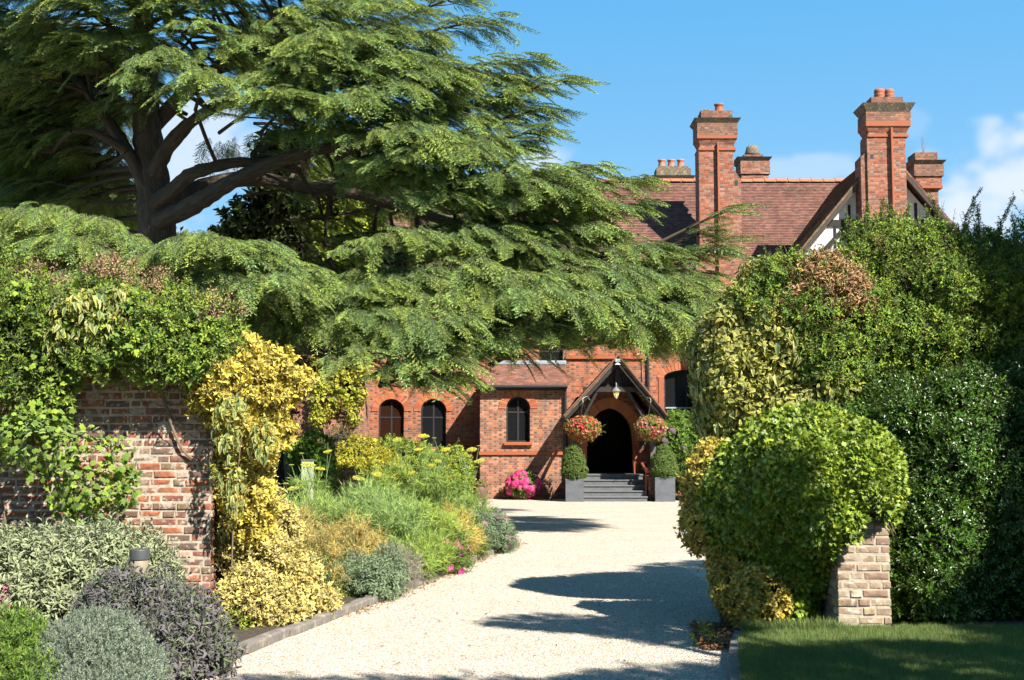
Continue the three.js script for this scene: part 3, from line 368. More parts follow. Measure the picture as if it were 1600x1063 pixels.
// --- chimneys. Widths and heights come as photograph measures at the depth of the stack
function stack(D, prof, depthM, mats, o = {}) { // prof rows [pxL, pxR, pyTop, pyBottom, kind, flare]
  const c = sub(house, 'chimney', V(X((prof[0][0] + prof[0][1]) / 2, D), 0, -D)), by = {};
  for (const [l, r, t, b, k, fl] of prof) { const x0 = X(l, D, (t + b) / 2), x1 = X(r, D, (t + b) / 2), y0 = Y(b, D), y1 = Y(t, D), ex = (x1 - x0 - (o.w ?? x1 - x0)) / 2, dz = depthM / 2 + ex, m = by[k] ??= new MB();
    if (fl) { const a = fl, f = (sx, sy, sz) => V(sx > 0 ? x1 - (sy < 0 ? a : 0) : x0 + (sy < 0 ? a : 0), sy > 0 ? y1 : y0, -D - depthM / 2 + sz * (dz - (sy < 0 ? a : 0))); const q = [f(-1, -1, 1), f(1, -1, 1), f(1, 1, 1), f(-1, 1, 1), f(-1, -1, -1), f(1, -1, -1), f(1, 1, -1), f(-1, 1, -1)]; for (const [i, j, kk, l2] of [[0, 1, 2, 3], [1, 5, 6, 2], [5, 4, 7, 6], [4, 0, 3, 7], [3, 2, 6, 7], [4, 5, 1, 0]]) m.quad(q[i], q[j], q[kk], q[l2], [q[i], q[j], q[kk], q[l2]].map((p) => [Math.abs(q[i].x - q[j].x) > 0.01 ? p.x : p.z, p.y])); }
    else m.add(box(x0, x1, y0, y1, -D - depthM / 2 - dz, -D - depthM / 2 + dz)); }
  for (const k in by) part(c, { s: 'stack', c: 'corbel', w: 'capping', p: 'plinth' }[k] ?? 'stack', by[k], mats[k] ?? M.brickStack);
  return c;
}
function pot(c, px, D, dz, py0, py1, wpx, mat, ringed, cowl) { const x = X(px, D, py0), y0 = Y(py1, D), h = Y(py0, D) - y0, r = wpx / 2 * D / F, pr = [[0, 0], [r * 1.08, 0], [r * 1.0, h * 0.1], [r * 0.86, h * 0.55], [r * 0.84, h * 0.8], [r * 1.06, h * 0.86], [r * 1.06, h], [r * 0.8, h], [r * 0.76, h * 0.7], [0, h * 0.7]]; const ring = ringed ? [[0, 0], [r, 0], [r, h * 0.2], [r * 0.86, h * 0.26], [r, h * 0.34], [r, h * 0.5], [r * 0.86, h * 0.56], [r, h * 0.64], [r, h * 0.82], [r * 0.9, h * 0.95], [r * 0.7, h], [r * 0.5, h], [0, h * 0.9]] : cowl ? [[0, 0], [r * 1.15, 0], [r * 1.1, h * 0.3], [r * 0.9, h * 0.62], [r * 0.85, h * 0.8], [r * 0.55, h * 0.95], [0, h]] : pr; const g = new THREE.LatheGeometry(ring.map((p) => new THREE.Vector2(Math.max(0.001, p[0]), p[1])), 16); g.translate(x, y0, -D - dz); part(c, 'chimney_pot', g, mat); }
const mats1 = { s: M.brickStack, c: M.rub, w: M.stoneWorn, p: M.brownBrick };
{
  const w1 = X(1148, 44.35, 250) - X(1093, 44.35, 250);
  const c1 = stack(44.35, [[1096, 1145, 172, 187, 'p'], [1084, 1157, 186, 193, 'w', 0.12], [1089, 1152, 193, 212, 'p'], [1089, 1152, 212, 217, 'c'], [1090, 1151, 217, 227, 's', 0.1], [1093.5, 1148, 227, 231, 's'], [1091.5, 1150, 231, 235, 'c'], [1093, 1148, 235, 421, 's']], 0.9, mats1, { w: w1 });
  part(c1, 'shoulder', box(X(1148, 44.4, 340) - 0.01, X(1159, 44.4, 340), eaveY, Y(282, 44.4), -45.1, -44.42), M.brickStack); { const s = new MB(), a = X(1147, 44.4, 275), b = X(1159, 44.4, 282), y0 = Y(282, 44.4), y1 = Y(264, 44.4); s.quad(V(a, y0, -44.42), V(b, y0, -44.42), V(a, y1, -44.42), V(a, y1, -44.42)); s.quad(V(b, y0, -44.42), V(b, y0, -45.1), V(a, y1, -45.1), V(a, y1, -44.42)); part(c1, 'shoulder_slope', s, M.brownBrick); }
  part(c1, 'flue_hole', box(X(1148.5, 44.4, 286), X(1153, 44.4, 286), Y(289, 44.4), Y(282, 44.4), -44.6, -44.413), M.black);
  part(c1, 'brick_rib', box(X(1121.5, 44.3, 320), X(1124, 44.3, 320), Y(440, 44.3), Y(223, 44.3), -44.4, -44.2), M.rub);
  pot(c1, 1127, 44.4, 0.5, 157, 173, 15, M.pot); const rb = new MB(), R = rng(6); for (let k = 0; k < 7; k++) rb.add(new THREE.IcosahedronGeometry(0.1, 1), T(X(1099 + k * 2.6, 44.4, 171), Y(170, 44.4) - 0.03 + 0.05 * R(), -44.7 - 0.3 * R(), R(), R(), R(), 1, 0.6 + 0.4 * R(), 1)); part(c1, 'broken_mortar', rb, M.stoneWorn);
  const w2 = X(1417, 41.2, 280) - X(1357, 41.2, 280);
  const c2 = stack(41.2, [[1363, 1413, 150, 163, 'p'], [1346, 1428, 163, 176, 'w', 0.16], [1352, 1422, 176, 190, 'p'], [1352, 1422, 190, 198, 'c'], [1353, 1421, 198, 208, 's', 0.1], [1357, 1418, 208, 210, 's'], [1355.5, 1419.5, 210, 214, 'c'], [1357, 1417.5, 214, 420, 's']], 0.8, mats1, { w: w2 });
  part(c2, 'shoulder', box(X(1346, 41.3, 300), X(1357, 41.3, 300) + 0.01, Y(400, 41.3), Y(246, 41.3), -42, -41.28), M.brickStack); { const s = new MB(), a = X(1345, 41.3, 246), b = X(1358, 41.3, 240), y0 = Y(246, 41.3), y1 = Y(232, 41.3); s.quad(V(a, y0, -41.28), V(b, y0, -41.28), V(b, y1, -41.28), V(b, y1, -41.28)); s.quad(V(a, y0, -42), V(a, y0, -41.28), V(b, y1, -41.28), V(b, y1, -42)); part(c2, 'shoulder_slope', s, M.brownBrick); }
  part(c2, 'flue_hole', box(X(1360, 41.2, 244), X(1365, 41.2, 244), Y(248, 41.2), Y(241, 41.2), -41.4, -41.19), M.black);
  part(c2, 'brick_rib', box(X(1393, 41.15, 280), X(1395.8, 41.15, 280), Y(420, 41.15), Y(200, 41.15), -41.3, -41.05), M.rub);
  pot(c2, 1379.5, 41.2, 0.4, 134, 151, 17, M.pot, true); pot(c2, 1395, 41.2, 0.4, 134.5, 151, 16, M.pot, true);
  const c3 = stack(49.5, [[1026, 1080, 262, 277, 'p'], [1030, 1076, 258, 263, 'w'], [1018, 1087, 275, 281, 'w', 0.1], [1024, 1081, 281, 300, 's']], 0.9, { ...mats1, p: M.stoneWorn }, { w: X(1081, 49.5, 290) - X(1024, 49.5, 290) });
  for (const x of [1036, 1051, 1066]) pot(c3, x, 49.5, 0.45, 246, 260, 12, M.potPale);
  const c4 = stack(50, [[1163, 1194, 240, 247, 'p'], [1151, 1206, 246, 252, 'w', 0.12], [1157, 1203, 252, 272, 's'], [1159, 1201, 272, 300, 's']], 1.0, mats1, { w: X(1201, 50, 280) - X(1159, 50, 280) }); pot(c4, 1179, 50, 0.5, 222, 241, 22, M.stoneWorn, false, true);
  const c5 = stack(47.5, [[1430, 1465, 238, 252, 'p'], [1420, 1476, 252, 258, 'w', 0.12], [1427, 1473, 258, 276, 'p'], [1430, 1471, 276, 291, 's'], [1428, 1472, 291, 295, 'c'], [1434, 1468, 295, 420, 's']], 0.9, { ...mats1, }, { w: X(1468, 47.5, 320) - X(1434, 47.5, 320) });
  const wd = new MB(), b = P(1443, 240, 47.9); for (let k = 0; k < 5; k++) wd.add(tube([b.clone(), b.clone().add(V((R() - 0.5) * 0.2, 0.25, 0)), b.clone().add(V((R() - 0.5) * 0.5, 0.4 + 0.3 * R(), (R() - 0.5) * 0.2))], 0.008, 0.004, 3)); part(c5, 'dry_weed', wd, M.stem);
}
// --- half-timbered gable wing at the right
{
  const D = 42, ap = P(1383, 228, D - 0.4), slope = 1.2, hw = 4.0, el = V(ap.x - hw, ap.y - hw * slope, 0), er = V(ap.x + hw, ap.y - hw * slope, 0), zf = -D + 0.45, zb = -49.5;
  tiledPlane(house, 'gable_roof', V(el.x, el.y, zb), V(el.x, el.y, zf), V(ap.x, ap.y, zf), V(ap.x, ap.y, zb), M.tileMoss, 0.1, 0.07); tiledPlane(house, 'gable_roof', V(er.x, er.y, zf), V(er.x, er.y, zb), V(ap.x, ap.y, zb), V(ap.x, ap.y, zf), M.tile, 0.1, 0.07);
  part(house, 'gable_plaster', slab([[el.x + 0.35, el.y + 0.1], [er.x - 0.35, er.y + 0.1], [ap.x, ap.y - 0.35]], D, 0.25), M.plaster);
  part(house, 'wing_wall', box(el.x + 0.35, er.x - 0.35, 0, el.y + 0.1, zb + 2, -D - 0.01), M.brick);
  for (const s of [-1, 1]) { const nn = V(-s * slope, 1, 0).normalize(), a = V(ap.x + s * hw, ap.y - hw * slope, 0), w = 0.12, off = -0.12, m = new MB(), q = (p, k, z) => V(p.x, p.y + k, z); const top = V(ap.x, ap.y + off, 0), bot = V(a.x, a.y + off, 0), z1 = zf - 0.005, z0 = zf - 0.08; const ps = [q(bot, 0, z1), q(top, 0, z1), q(top, -w * 1.5, z1), q(bot, -w * 1.5, z1)], pb = ps.map((p) => V(p.x, p.y, z0)); m.quad(...(s < 0 ? [ps[3], ps[2], ps[1], ps[0]] : [ps[0], ps[1], ps[2], ps[3]].reverse().reverse())); for (let k = 0; k < 4; k++) { const l = (k + 1) % 4; m.quad(ps[k], pb[k], pb[l], ps[l]); } m.quad(pb[0], pb[1], pb[2], pb[3]); part(house, 'bargeboard', m, M.barge); }
  const beams = (x0, x1, y0, y1) => part(house, 'timber_stud', box(x0, x1, y0, y1, -D - 0.05, -D + 0.05), M.timber), top = (x) => ap.y - Math.abs(x - ap.x) * slope - 0.5, cy = Y(349, D);
  part(house, 'collar_beam', box(X(1290, D, 345), X(1480, D, 345), cy - 0.11, cy + 0.11, -D - 0.05, -D + 0.062), M.timber);
  for (const [a, b] of [[1325, 1329], [1348, 1357], [1429, 1433], [1453, 1457], [1303, 1306]]) { const x0 = X(a, D, 340), x1 = X(b, D, 340); beams(x0, x1, el.y + 0.1, Math.max(el.y + 0.3, Math.min(top(x0), top(x1)))); }
  const br = (p, q, w) => { const d = q.clone().sub(p), g = box(-w / 2, w / 2, 0, d.length(), -0.05, 0.056); g.applyMatrix4(T(p.x, p.y, -D, 0, 0, -Math.atan2(d.x, d.y))); part(house, 'timber_brace', g, M.timber); };
  br(P(1262, 420, D), P(1324, 352, D), 0.16); br(P(1300, 415, D), P(1352, 355, D), 0.16); br(P(1500, 420, D), P(1440, 352, D), 0.16);
}
// --- the porch
const pf = 41.1; // front verge
{
  const ap = P(966, 556, pf), eL = P(881, 650, pf), eR = P(1043, 650, pf), wD = 43.3;
  const eLx = V(eL.x, eL.y, 0), eRx = V(eR.x, eR.y, 0);
  tiledPlane(house, 'porch_roof', V(eL.x, eL.y, -HD), V(eL.x, eL.y, -pf), V(ap.x, ap.y, -pf), V(ap.x, ap.y, -HD), M.tileMoss, 0.105, 0.07); tiledPlane(house, 'porch_roof', V(eR.x, eR.y, -pf), V(eR.x, eR.y, -HD), V(ap.x, ap.y, -HD), V(ap.x, ap.y, -pf), M.tileMoss, 0.105, 0.07);
  // verge tiles, bedded edge-on down both slopes
  const vt = box(-0.05, 0.05, -0.02, 0.02, 0, 0.09);
  for (const e of [eL, eR]) { const n = 30; for (let k = 0; k < n; k++) { const t = (k + 0.5) / n, p = ap.clone().lerp(e, t), m = new THREE.Mesh(vt, M.tileRed); m.name = 'verge_tile'; m.position.set(p.x, p.y + 0.01, -pf - 0.02).sub(house.position); m.rotation.z = (e === eL ? 1 : -1) * (Math.atan2(ap.y - e.y, Math.abs(ap.x - e.x)) - 0.12 * (k % 2)); house.add(m); } }
  for (const [e, s] of [[eL, -1], [eR, 1]]) { const m = new MB(), dz = pf + 0.03, p = [V(e.x + s * -0.02, e.y - 0.09, -dz), V(ap.x, ap.y - 0.09, -dz), V(ap.x, ap.y - 0.3, -dz), V(e.x - s * 0.08, e.y - 0.17, -dz)], b = p.map((q) => V(q.x, q.y, -dz - 0.07)); if (s < 0) m.quad(p[3], p[2], p[1], p[0]); else m.quad(p[0], p[1], p[2], p[3]); for (let k = 0; k < 4; k++) m.quad(p[k], b[k], b[(k + 1) % 4], p[(k + 1) % 4]); part(house, 'porch_bargeboard', m, M.timber); }
  const pb = (name, a, b, w, d, mat) => { const dd = b.clone().sub(a), g = box(-w / 2, w / 2, 0, dd.length(), -d / 2, d / 2); g.applyMatrix4(T(a.x, a.y, a.z, 0, 0, 0).multiply(new THREE.Matrix4().makeRotationFromQuaternion(new THREE.Quaternion().setFromUnitVectors(QY, dd.clone().normalize())))); part(house, name, g, mat ?? M.timber); };
  const z = -pf - 0.35, tieY = Y(608, pf);
  pb('tie_beam', V(X(912, pf), tieY, z), V(X(1016, pf), tieY, z), 0.16, 0.14); pb('king_post', V(ap.x, tieY, z - 0.02), V(ap.x, ap.y - 0.3, z - 0.02), 0.15, 0.12);
  pb('wall_plate', V(eL.x + 0.22, eL.y - 0.22, -pf - 0.25), V(eL.x + 0.22, eL.y - 0.22, -HD), 0.16, 0.16); pb('wall_plate', V(eR.x - 0.22, eR.y - 0.22, -pf - 0.25), V(eR.x - 0.22, eR.y - 0.22, -HD), 0.16, 0.16);
  const pxR = X(1020.5, pf + 0.3, 700), pxL = X(896, pf + 0.3, 700);
  for (const x of [pxL, pxR]) { pb('porch_post', V(x, 0.9, z), V(x, eL.y - 0.2, z), 0.17, 0.16, M.timberGrey); part(house, 'post_foot', new RoundedBoxGeometry(0.26, 0.1, 0.26, 1, 0.015).translate(x, 0.85, z), M.stepStone); part(house, 'dwarf_wall', box(x - 0.18, x + 0.18, 0, 0.8, -wD + 0.02, z + 0.2), M.brickPale); }
  for (const [x, s] of [[pxL, 1], [pxR, -1]]) { const c = [V(x + s * 0.05, 1.9, z), V(x + s * 0.25, 2.5, z), V(x + s * 0.8, tieY - 0.02, z)]; part(house, 'curved_brace', tube(c, 0.07, 0.06, 5, 8), M.timber); }
  // brick front with the arched doorway, porch shade painted into its brick colour
  const dx0 = X(917, wD, 690), dx1 = X(989, wD, 690), dy1 = Y(638, wD), yF = 0.84, rise = dy1 - Y(690, wD), c = (dx0 + dx1) / 2, r = (dx1 - dx0) / 2;
  part(house, 'porch_front_wall', slab([[pxL - 0.1, 0], [pxR + 0.15, 0], [pxR + 0.15, eL.y - 0.15], [ap.x, ap.y - 0.25], [pxL - 0.1, eL.y - 0.15]], wD, 0.4, [opening(dx0, dx1, yF, dy1, 'pointed', rise)]), M.brickShaded);
  { const zb = -pf - 0.46, n = 14; for (let k = 0; k < n; k++) { const x0 = lerp(ap.x - 1.0, ap.x + 1.0, k / n), x1 = lerp(ap.x - 1.0, ap.x + 1.0, (k + 1) / n), top = ap.y - 0.16 - Math.max(Math.abs(x0 - ap.x), Math.abs(x1 - ap.x)) * 1.1; if (top > tieY + 0.05) part(house, 'gable_board', box(x0 + 0.004, x1 - 0.004, tieY - 0.02, top, zb - 0.02 - (k % 2) * 0.008, zb), M.timber); } }
  archRing(house, c, r + 0.01, dy1 - rise, rise, 0.36, wD, 0.03, 'pointed', 40, [[0.44, 0.17, 0.075], [0.47, 0.19, 0.085], [0.42, 0.15, 0.07]]);
  part(house, 'arch_moulding', (() => { const m = new MB(); for (const x of [dx0 - 0.1, dx1 + 0.1]) m.add(box(x - 0.1, x + 0.1, yF, dy1 - rise, -wD, -wD + 0.04)); return m; })(), M.rub);
  // passage behind the arch and the dark doors in it
  const pas = new MB(); pas.add(box(dx0 - 0.3, dx0 - 0.12, yF, dy1 + 0.4, -HD - 2.4, -wD - 0.4)); pas.add(box(dx1 + 0.12, dx1 + 0.3, yF, dy1 + 0.4, -HD - 2.4, -wD - 0.4)); pas.add(box(dx0 - 0.3, dx1 + 0.3, dy1 + 0.1, dy1 + 0.4, -HD - 2.4, -wD - 0.4)); pas.add(box(dx0 - 0.3, dx1 + 0.3, yF, dy1 + 0.4, -HD - 2.55, -HD - 2.41)); part(house, 'hall_wall', pas, M.timber, 'stuff');
  part(house, 'hall_floor', box(dx0 - 0.3, dx1 + 0.3, 0.5, yF, -HD - 2.4, -wD - 0.002), M.stepStone);
  for (const s of [0, 1]) { const d = sub(house, 'door', V(c, yF, -46.8)), x0 = lerp(dx0, dx1, s * 0.5) + 0.01, x1 = lerp(dx0, dx1, s * 0.5 + 0.5) - 0.01; for (let k = 0; k < 4; k++) part(d, 'plank', box(lerp(x0, x1, k / 4) + 0.005, lerp(x0, x1, (k + 1) / 4) - 0.005, yF, dy1 + 0.05, -46.85, -46.79), M.timber); part(d, 'handle', new THREE.SphereGeometry(0.035, 10, 8).translate(s ? x0 + 0.08 : x1 - 0.08, yF + 1.05, -46.74), M.black); }
  // steps
  const sx0 = X(908, 41.4, 760), sx1 = X(1009, 41.4, 760); for (let k = 0; k < 5; k++) { const zz = -40.75 - k * 0.34, y1 = (k + 1) * 0.168, st = sub(house, 'step', V((sx0 + sx1) / 2, 0, zz)); part(st, 'riser', box(sx0 + 0.02, sx1 - 0.02, 0.004, y1 - 0.05, -wD - 0.02 + k * 0.004, zz - 0.03), M.stepStone); const g = new RoundedBoxGeometry(sx1 - sx0, 0.052, 0.38, 2, 0.014); g.translate((sx0 + sx1) / 2, y1 - 0.026, zz - 0.19); part(st, 'tread', g, M.stepStone); }
  part(house, 'landing', box(sx0, sx1, 0.79, 0.839, -wD - 0.39, -42.49), M.stepStone);
  // handrail at the right of the steps
  const h = sub(house, 'handrail', P(998, 720, 42)), hr = new MB(); hr.add(tube([P(988, 672, 42.8), P(990, 690, 42.7), P(996, 708, 42.2), P(1006, 730, 41.2), P(1011, 736, 41.1)], 0.05, 0.05, 8, 16)); part(h, 'rail', hr, M.rail); const nb = new THREE.SphereGeometry(0.11, 12, 10).translate(...P(1012, 735, 41.1).toArray()); part(h, 'newel_knob', nb, M.rail); for (const [px, D, y] of [[991, 42.6, 0.84], [1009, 41.15, 0.8]]) { const q = P(px, 700, D); part(h, 'rail_post', tube([V(q.x, 0.1, -D), V(q.x, px > 1000 ? Y(737, D) : Y(690, D), -D)], 0.04, 0.03, 6, 2), M.rail); }
}

// ---------------------------------------------------------------- old garden walls, brick by brick
const oldBrick = [[0.30, 0.095, 0.05], [0.36, 0.13, 0.06], [0.27, 0.12, 0.075], [0.18, 0.11, 0.08], [0.25, 0.09, 0.06]].map((c, k) => std({ map: tex(512, 512, (u, v) => { const n = fbm(u * 50, v * 50, 50, 100 + k, 4), big = fbm(u * 9, v * 9, 9, 110 + k, 4), pale = Math.max(sstep(0.63, 0.72, fbm(u * 13, v * 17, 0, 120 + k, 5)) * (0.4 + 0.6 * n), sstep(0.66, 0.72, fbm(u * 44, v * 44, 44, 160 + k, 3)) * 0.8), sm = sstep(0.66, 0.72, fbm(u * 6, v * 8, 0, 150 + k, 4)), dark = sstep(0.6, 0.75, fbm(u * 15, v * 15, 15, 130 + k, 4)), ff = (0.6 + 0.7 * n) * (0.65 + 0.7 * big); return [0, 1, 2].map((i) => lerp(lerp(lerp(c[i] * ff, [0.10, 0.085, 0.072][i] * ff * 1.2, dark * 0.7), [0.21, 0.17, 0.09][i] * ff, sm * 0.7), [0.5, 0.45, 0.38][i], pale * 0.85)); }, { size: [1.3, 1.3] }), bumpMap: M.kerb.bumpMap, bumpScale: 0.006, roughness: 0.95 }));
const buffBrick = [[0.35, 0.26, 0.175], [0.30, 0.21, 0.145], [0.40, 0.32, 0.225], [0.28, 0.18, 0.125]].map((c, k) => std({ map: tex(512, 512, (u, v) => { const n = fbm(u * 50, v * 50, 50, 200 + k, 4), big = fbm(u * 9, v * 9, 9, 210 + k, 4), pale = sstep(0.62, 0.72, fbm(u * 12, v * 15, 0, 220 + k, 5)), ff = (0.62 + 0.7 * n) * (0.7 + 0.6 * big), gr = sstep(0.6, 0.72, fbm(u * 7, v * 7, 0, 240 + k, 4)); return [0, 1, 2].map((i) => lerp(lerp(c[i] * ff, [0.34, 0.29, 0.15][i] * ff, gr * 0.6), [0.5, 0.45, 0.37][i] * ff * 1.1, pale * 0.8)); }, { size: [1.3, 1.3] }), bumpMap: M.kerb.bumpMap, bumpScale: 0.006, roughness: 0.95 }));
function brickShape(w, h, d, seed) { // chamfered face to +Z, a little uneven
  const R = rng(seed), m = new MB(), c = 0.007, j = () => (R() - 0.5) * 0.011, x = w / 2, y = h / 2, o = [R() * 1.3, R() * 1.3];
  const bk = [[-x, -y], [x, -y], [x, y], [-x, y]], fr = bk.map(([a, b]) => V(a - Math.sign(a) * c + j() * 0.7, b - Math.sign(b) * c + j() * 0.6, d / 2 + j() * 0.6)), sd = bk.map(([a, b]) => V(a + j() * 0.5, b + j() * 0.4, d / 2 - c)), b = bk.map(([a, bb]) => V(a, bb, -d / 2)), uv = (q) => [q.x + o[0], q.y + o[1] + (q.z - d / 2)];
  const Q = (a, b2, cc, e) => m.quad(a, b2, cc, e, [a, b2, cc, e].map(uv)); const mid = V(j() * 0.3, j() * 0.3, d / 2 + 0.002 + j() * 0.5);
  for (let k = 0; k < 4; k++) { const l = (k + 1) % 4; const off = m.p.length; m.tri(mid, fr[k], fr[l]); const uu = m.u.length - 6;[mid, fr[k], fr[l]].forEach((q, i) => { const t = uv(q); m.u[uu + i * 2] = t[0]; m.u[uu + i * 2 + 1] = t[1]; }); Q(fr[k], sd[k], sd[l], fr[l]); Q(sd[k], b[k], b[l], sd[l]); }
  return m.geo();
}
// a facing of bricks on the plane z; returns specs in order
function facing(x0, x1, y0, y1, course, seed, ln = 0.228) { const R = rng(seed), L = []; let r = 0; for (let y = y0; y < y1 - 0.02; y += course, r++) { let x = x0 - (r % 2 ? 0.06 : 0.0); const flip = R() < 0.5; let k = flip ? 1 : 0; while (x < x1 - 0.01) { const head = (k++ % 2 === 0) ? R() < 0.75 : R() < 0.2, w = (head ? 0.112 : ln) * (0.95 + 0.1 * R()); const a = Math.max(x, x0), b = Math.min(x + w, x1); if (b - a > 0.035) L.push({ x: (a + b) / 2, y: y + course / 2 + (R() - 0.5) * 0.006, w: b - a - 0.012, h: course - 0.013 - 0.004 * R(), r: R(), r2: R() }); x += w; } } return L; }
const shapesBy = {}; function brickGeo(w, h, v) { const k = w < 0.14 ? 'h' : 's'; const key = k + (v % 5); return shapesBy[key] ??= brickShape(k === 'h' ? 0.1 : 0.21, 0.062, 0.1, key.charCodeAt(0) * 10 + v % 5); }
function layBricks(root, list, face, mats, most, tone) { // face(spec) -> {pos, rotY, normal out}
  const b = wpos(root), rest = mats.map(() => new MB()); list.forEach((s, i) => { const g = brickGeo(s.w, s.h, Math.floor(s.r2 * 50)), m = mats[Math.floor(tone(s) * mats.length) % mats.length], w0 = s.w < 0.14 ? 0.1 : 0.21, f = face(s), sc = [s.w / w0, s.h / 0.062, 1];
    if (i < most) { const o = new THREE.Mesh(g, m); o.name = 'brick'; o.position.copy(f.p).sub(b); o.rotation.set((s.r - 0.5) * 0.02, f.ry + (s.r2 - 0.5) * 0.02, (s.r - 0.5) * 0.02); o.scale.set(...sc); root.add(o); } else rest[mats.indexOf(m)].add(g, new THREE.Matrix4().compose(f.p, new THREE.Quaternion().setFromEuler(new THREE.Euler(0, f.ry, 0)), V(...sc))); });
  rest.forEach((r, k) => { if (r.p.length) part(root, 'bricks', r, mats[k], 'stuff'); });
}
const wallD = 12.2, wallX = P(331, 800, wallD).x;
const gardenWall = thing('garden_wall', 'tall old red brick wall with white lichen at the left, end facing the drive', 'wall', V(-4.5, 0, -wallD - 0.17));
{
  const l = facing(-6.9, wallX, 0.02, 2.86, 0.0748, 44); l.forEach((s) => { const px = 800 + s.x * F / wallD, py = 703 - (s.y - EYE) * F / wallD; s.o = (px > 90 && px < 335 && py > 600 && py < 965 ? 0 : px > -10 && py > 500 ? 1 : 2) + s.r * 0.1; }); l.sort((a, b) => a.o - b.o);
  layBricks(gardenWall, l, (s) => ({ p: V(s.x, s.y, -wallD - 0.052 + (s.r - 0.5) * 0.012), ry: 0 }), oldBrick, 300, (s) => (s.r * 7.7 + s.r2) % 1);
  const e = facing(0, 0.335, 0.02, 2.86, 0.0748, 46); layBricks(gardenWall, e, (s) => ({ p: V(wallX - 0.05, s.y, -wallD - 0.01 - s.x), ry: Math.PI / 2 }), oldBrick, 0, (s) => s.r);
  part(gardenWall, 'mortar_core', box(-6.9, wallX - 0.012, 0, 2.87, -wallD - 0.335, -wallD - 0.008), M.mortar);
  const cop = new MB(), R = rng(8); for (let x = -6.9; x < wallX; x += 0.115) cop.add(brickShape(0.104, 0.1, 0.42, Math.floor(R() * 999)), T(x + 0.05, 2.925, -wallD - 0.175, (R() - 0.5) * 0.03, (R() - 0.5) * 0.04, (R() - 0.5) * 0.05)); part(gardenWall, 'coping', cop, oldBrick[2]);
}
const pierD = 11.2, pierX0 = P(1308, 900, pierD).x, pierX1 = P(1393, 900, pierD).x;
const pier = thing('brick_pier', 'buff brick gate pier end standing on the lawn edge under an ivy dome', 'wall', V((pierX0 + pierX1) / 2, 0, -pierD - 0.6));
{
  const top = 1.62, l = facing(pierX0, pierX1, 0.06, top, 0.0752, 52); layBricks(pier, l, (s) => ({ p: V(s.x, s.y, -pierD - 0.052 + (s.r - 0.5) * 0.012), ry: 0 }), buffBrick, 300, (s) => (s.r * 5.3 + s.r2) % 1);
  const e = facing(0.06, 1.6, 0.06, top, 0.0752, 53); e.sort((a, b) => a.x - b.x); layBricks(pier, e, (s) => ({ p: V(pierX0 + 0.05, s.y, -pierD - s.x), ry: -Math.PI / 2 }), buffBrick, 60, (s) => s.r);
  const e2 = facing(0.06, 1.6, 0.06, top, 0.0752, 54); layBricks(pier, e2, (s) => ({ p: V(pierX1 - 0.05, s.y, -pierD - s.x), ry: Math.PI / 2 }), buffBrick, 0, (s) => s.r);
  part(pier, 'mortar_core', box(pierX0 + 0.013, pierX1 - 0.013, 0, top, -pierD - 1.7, -pierD - 0.008), M.mortar);
}

// ---------------------------------------------------------------- climbers and hedges at the gate
const g_ivy = shoots(11, { n: 8, h: 0.04, len: 0.046, pitch: [-0.2, 0.9], out: 0.02, kind: 'lobed', cols: [[0.10, 0.20, 0.03], [0.13, 0.235, 0.035], [0.075, 0.16, 0.028]], edges: [[0.13, 0.235, 0.04], [0.165, 0.26, 0.055], [0.10, 0.20, 0.035]] });
const g_small = shoots(12, { n: 12, h: 0.12, len: 0.034, wid: 0.018, pitch: [-0.1, 1.0], out: 0.004, stem: 0.003, cols: [[0.065, 0.15, 0.03], [0.09, 0.185, 0.034], [0.125, 0.21, 0.042]] });
const g_privet = shoots(13, { n: 13, h: 0.17, len: 0.05, wid: 0.024, pitch: [0.1, 0.9], out: 0.004, stem: 0.003, taper: 0.7, cols: [[0.028, 0.085, 0.014], [0.036, 0.105, 0.016], [0.045, 0.12, 0.02]] });
const g_euon = shoots(14, { n: 9, h: 0.09, len: 0.048, wid: 0.027, pitch: [-0.1, 1.0], out: 0.004, kind: 'full', cols: [[0.12, 0.15, 0.02], [0.50, 0.37, 0.02], [0.58, 0.46, 0.05]], edges: [[0.62, 0.52, 0.04], [0.64, 0.52, 0.03], [0.72, 0.65, 0.16]] });
const g_euonDry = shoots(15, { n: 10, h: 0.08, len: 0.036, wid: 0.018, pitch: [-0.2, 1.0], out: 0.004, kind: 'full', cols: [[0.36, 0.33, 0.11], [0.52, 0.43, 0.12], [0.30, 0.23, 0.10]], edges: [[0.64, 0.56, 0.16], [0.66, 0.56, 0.13], [0.46, 0.37, 0.14]] });
const g_big = shoots(16, { n: 6, h: 0.1, len: 0.095, wid: 0.05, pitch: [-1.3, -0.2], out: 0.03, kind: 'full', curl: 0.3, cols: [[0.055, 0.12, 0.035], [0.08, 0.15, 0.04], [0.14, 0.2, 0.06]], edges: [[0.40, 0.42, 0.11], [0.52, 0.48, 0.13], [0.58, 0.54, 0.16]] });
const g_vine = shoots(17, { n: 5, h: 0.12, len: 0.125, pitch: [-0.3, 0.6], out: 0.05, kind: 'lobed', stem: 0.004, deep: 0.7, cols: [[0.085, 0.20, 0.028], [0.12, 0.25, 0.035], [0.06, 0.15, 0.025]], edges: [[0.11, 0.24, 0.035], [0.16, 0.29, 0.05], [0.08, 0.18, 0.03]] });
const g_dead = shoots(18, { n: 8, h: 0.12, len: 0.05, wid: 0.02, pitch: [-1.2, 0.6], stem: 0.003, curl: 0.6, cols: [[0.44, 0.25, 0.10], [0.52, 0.34, 0.16], [0.30, 0.17, 0.07]] });
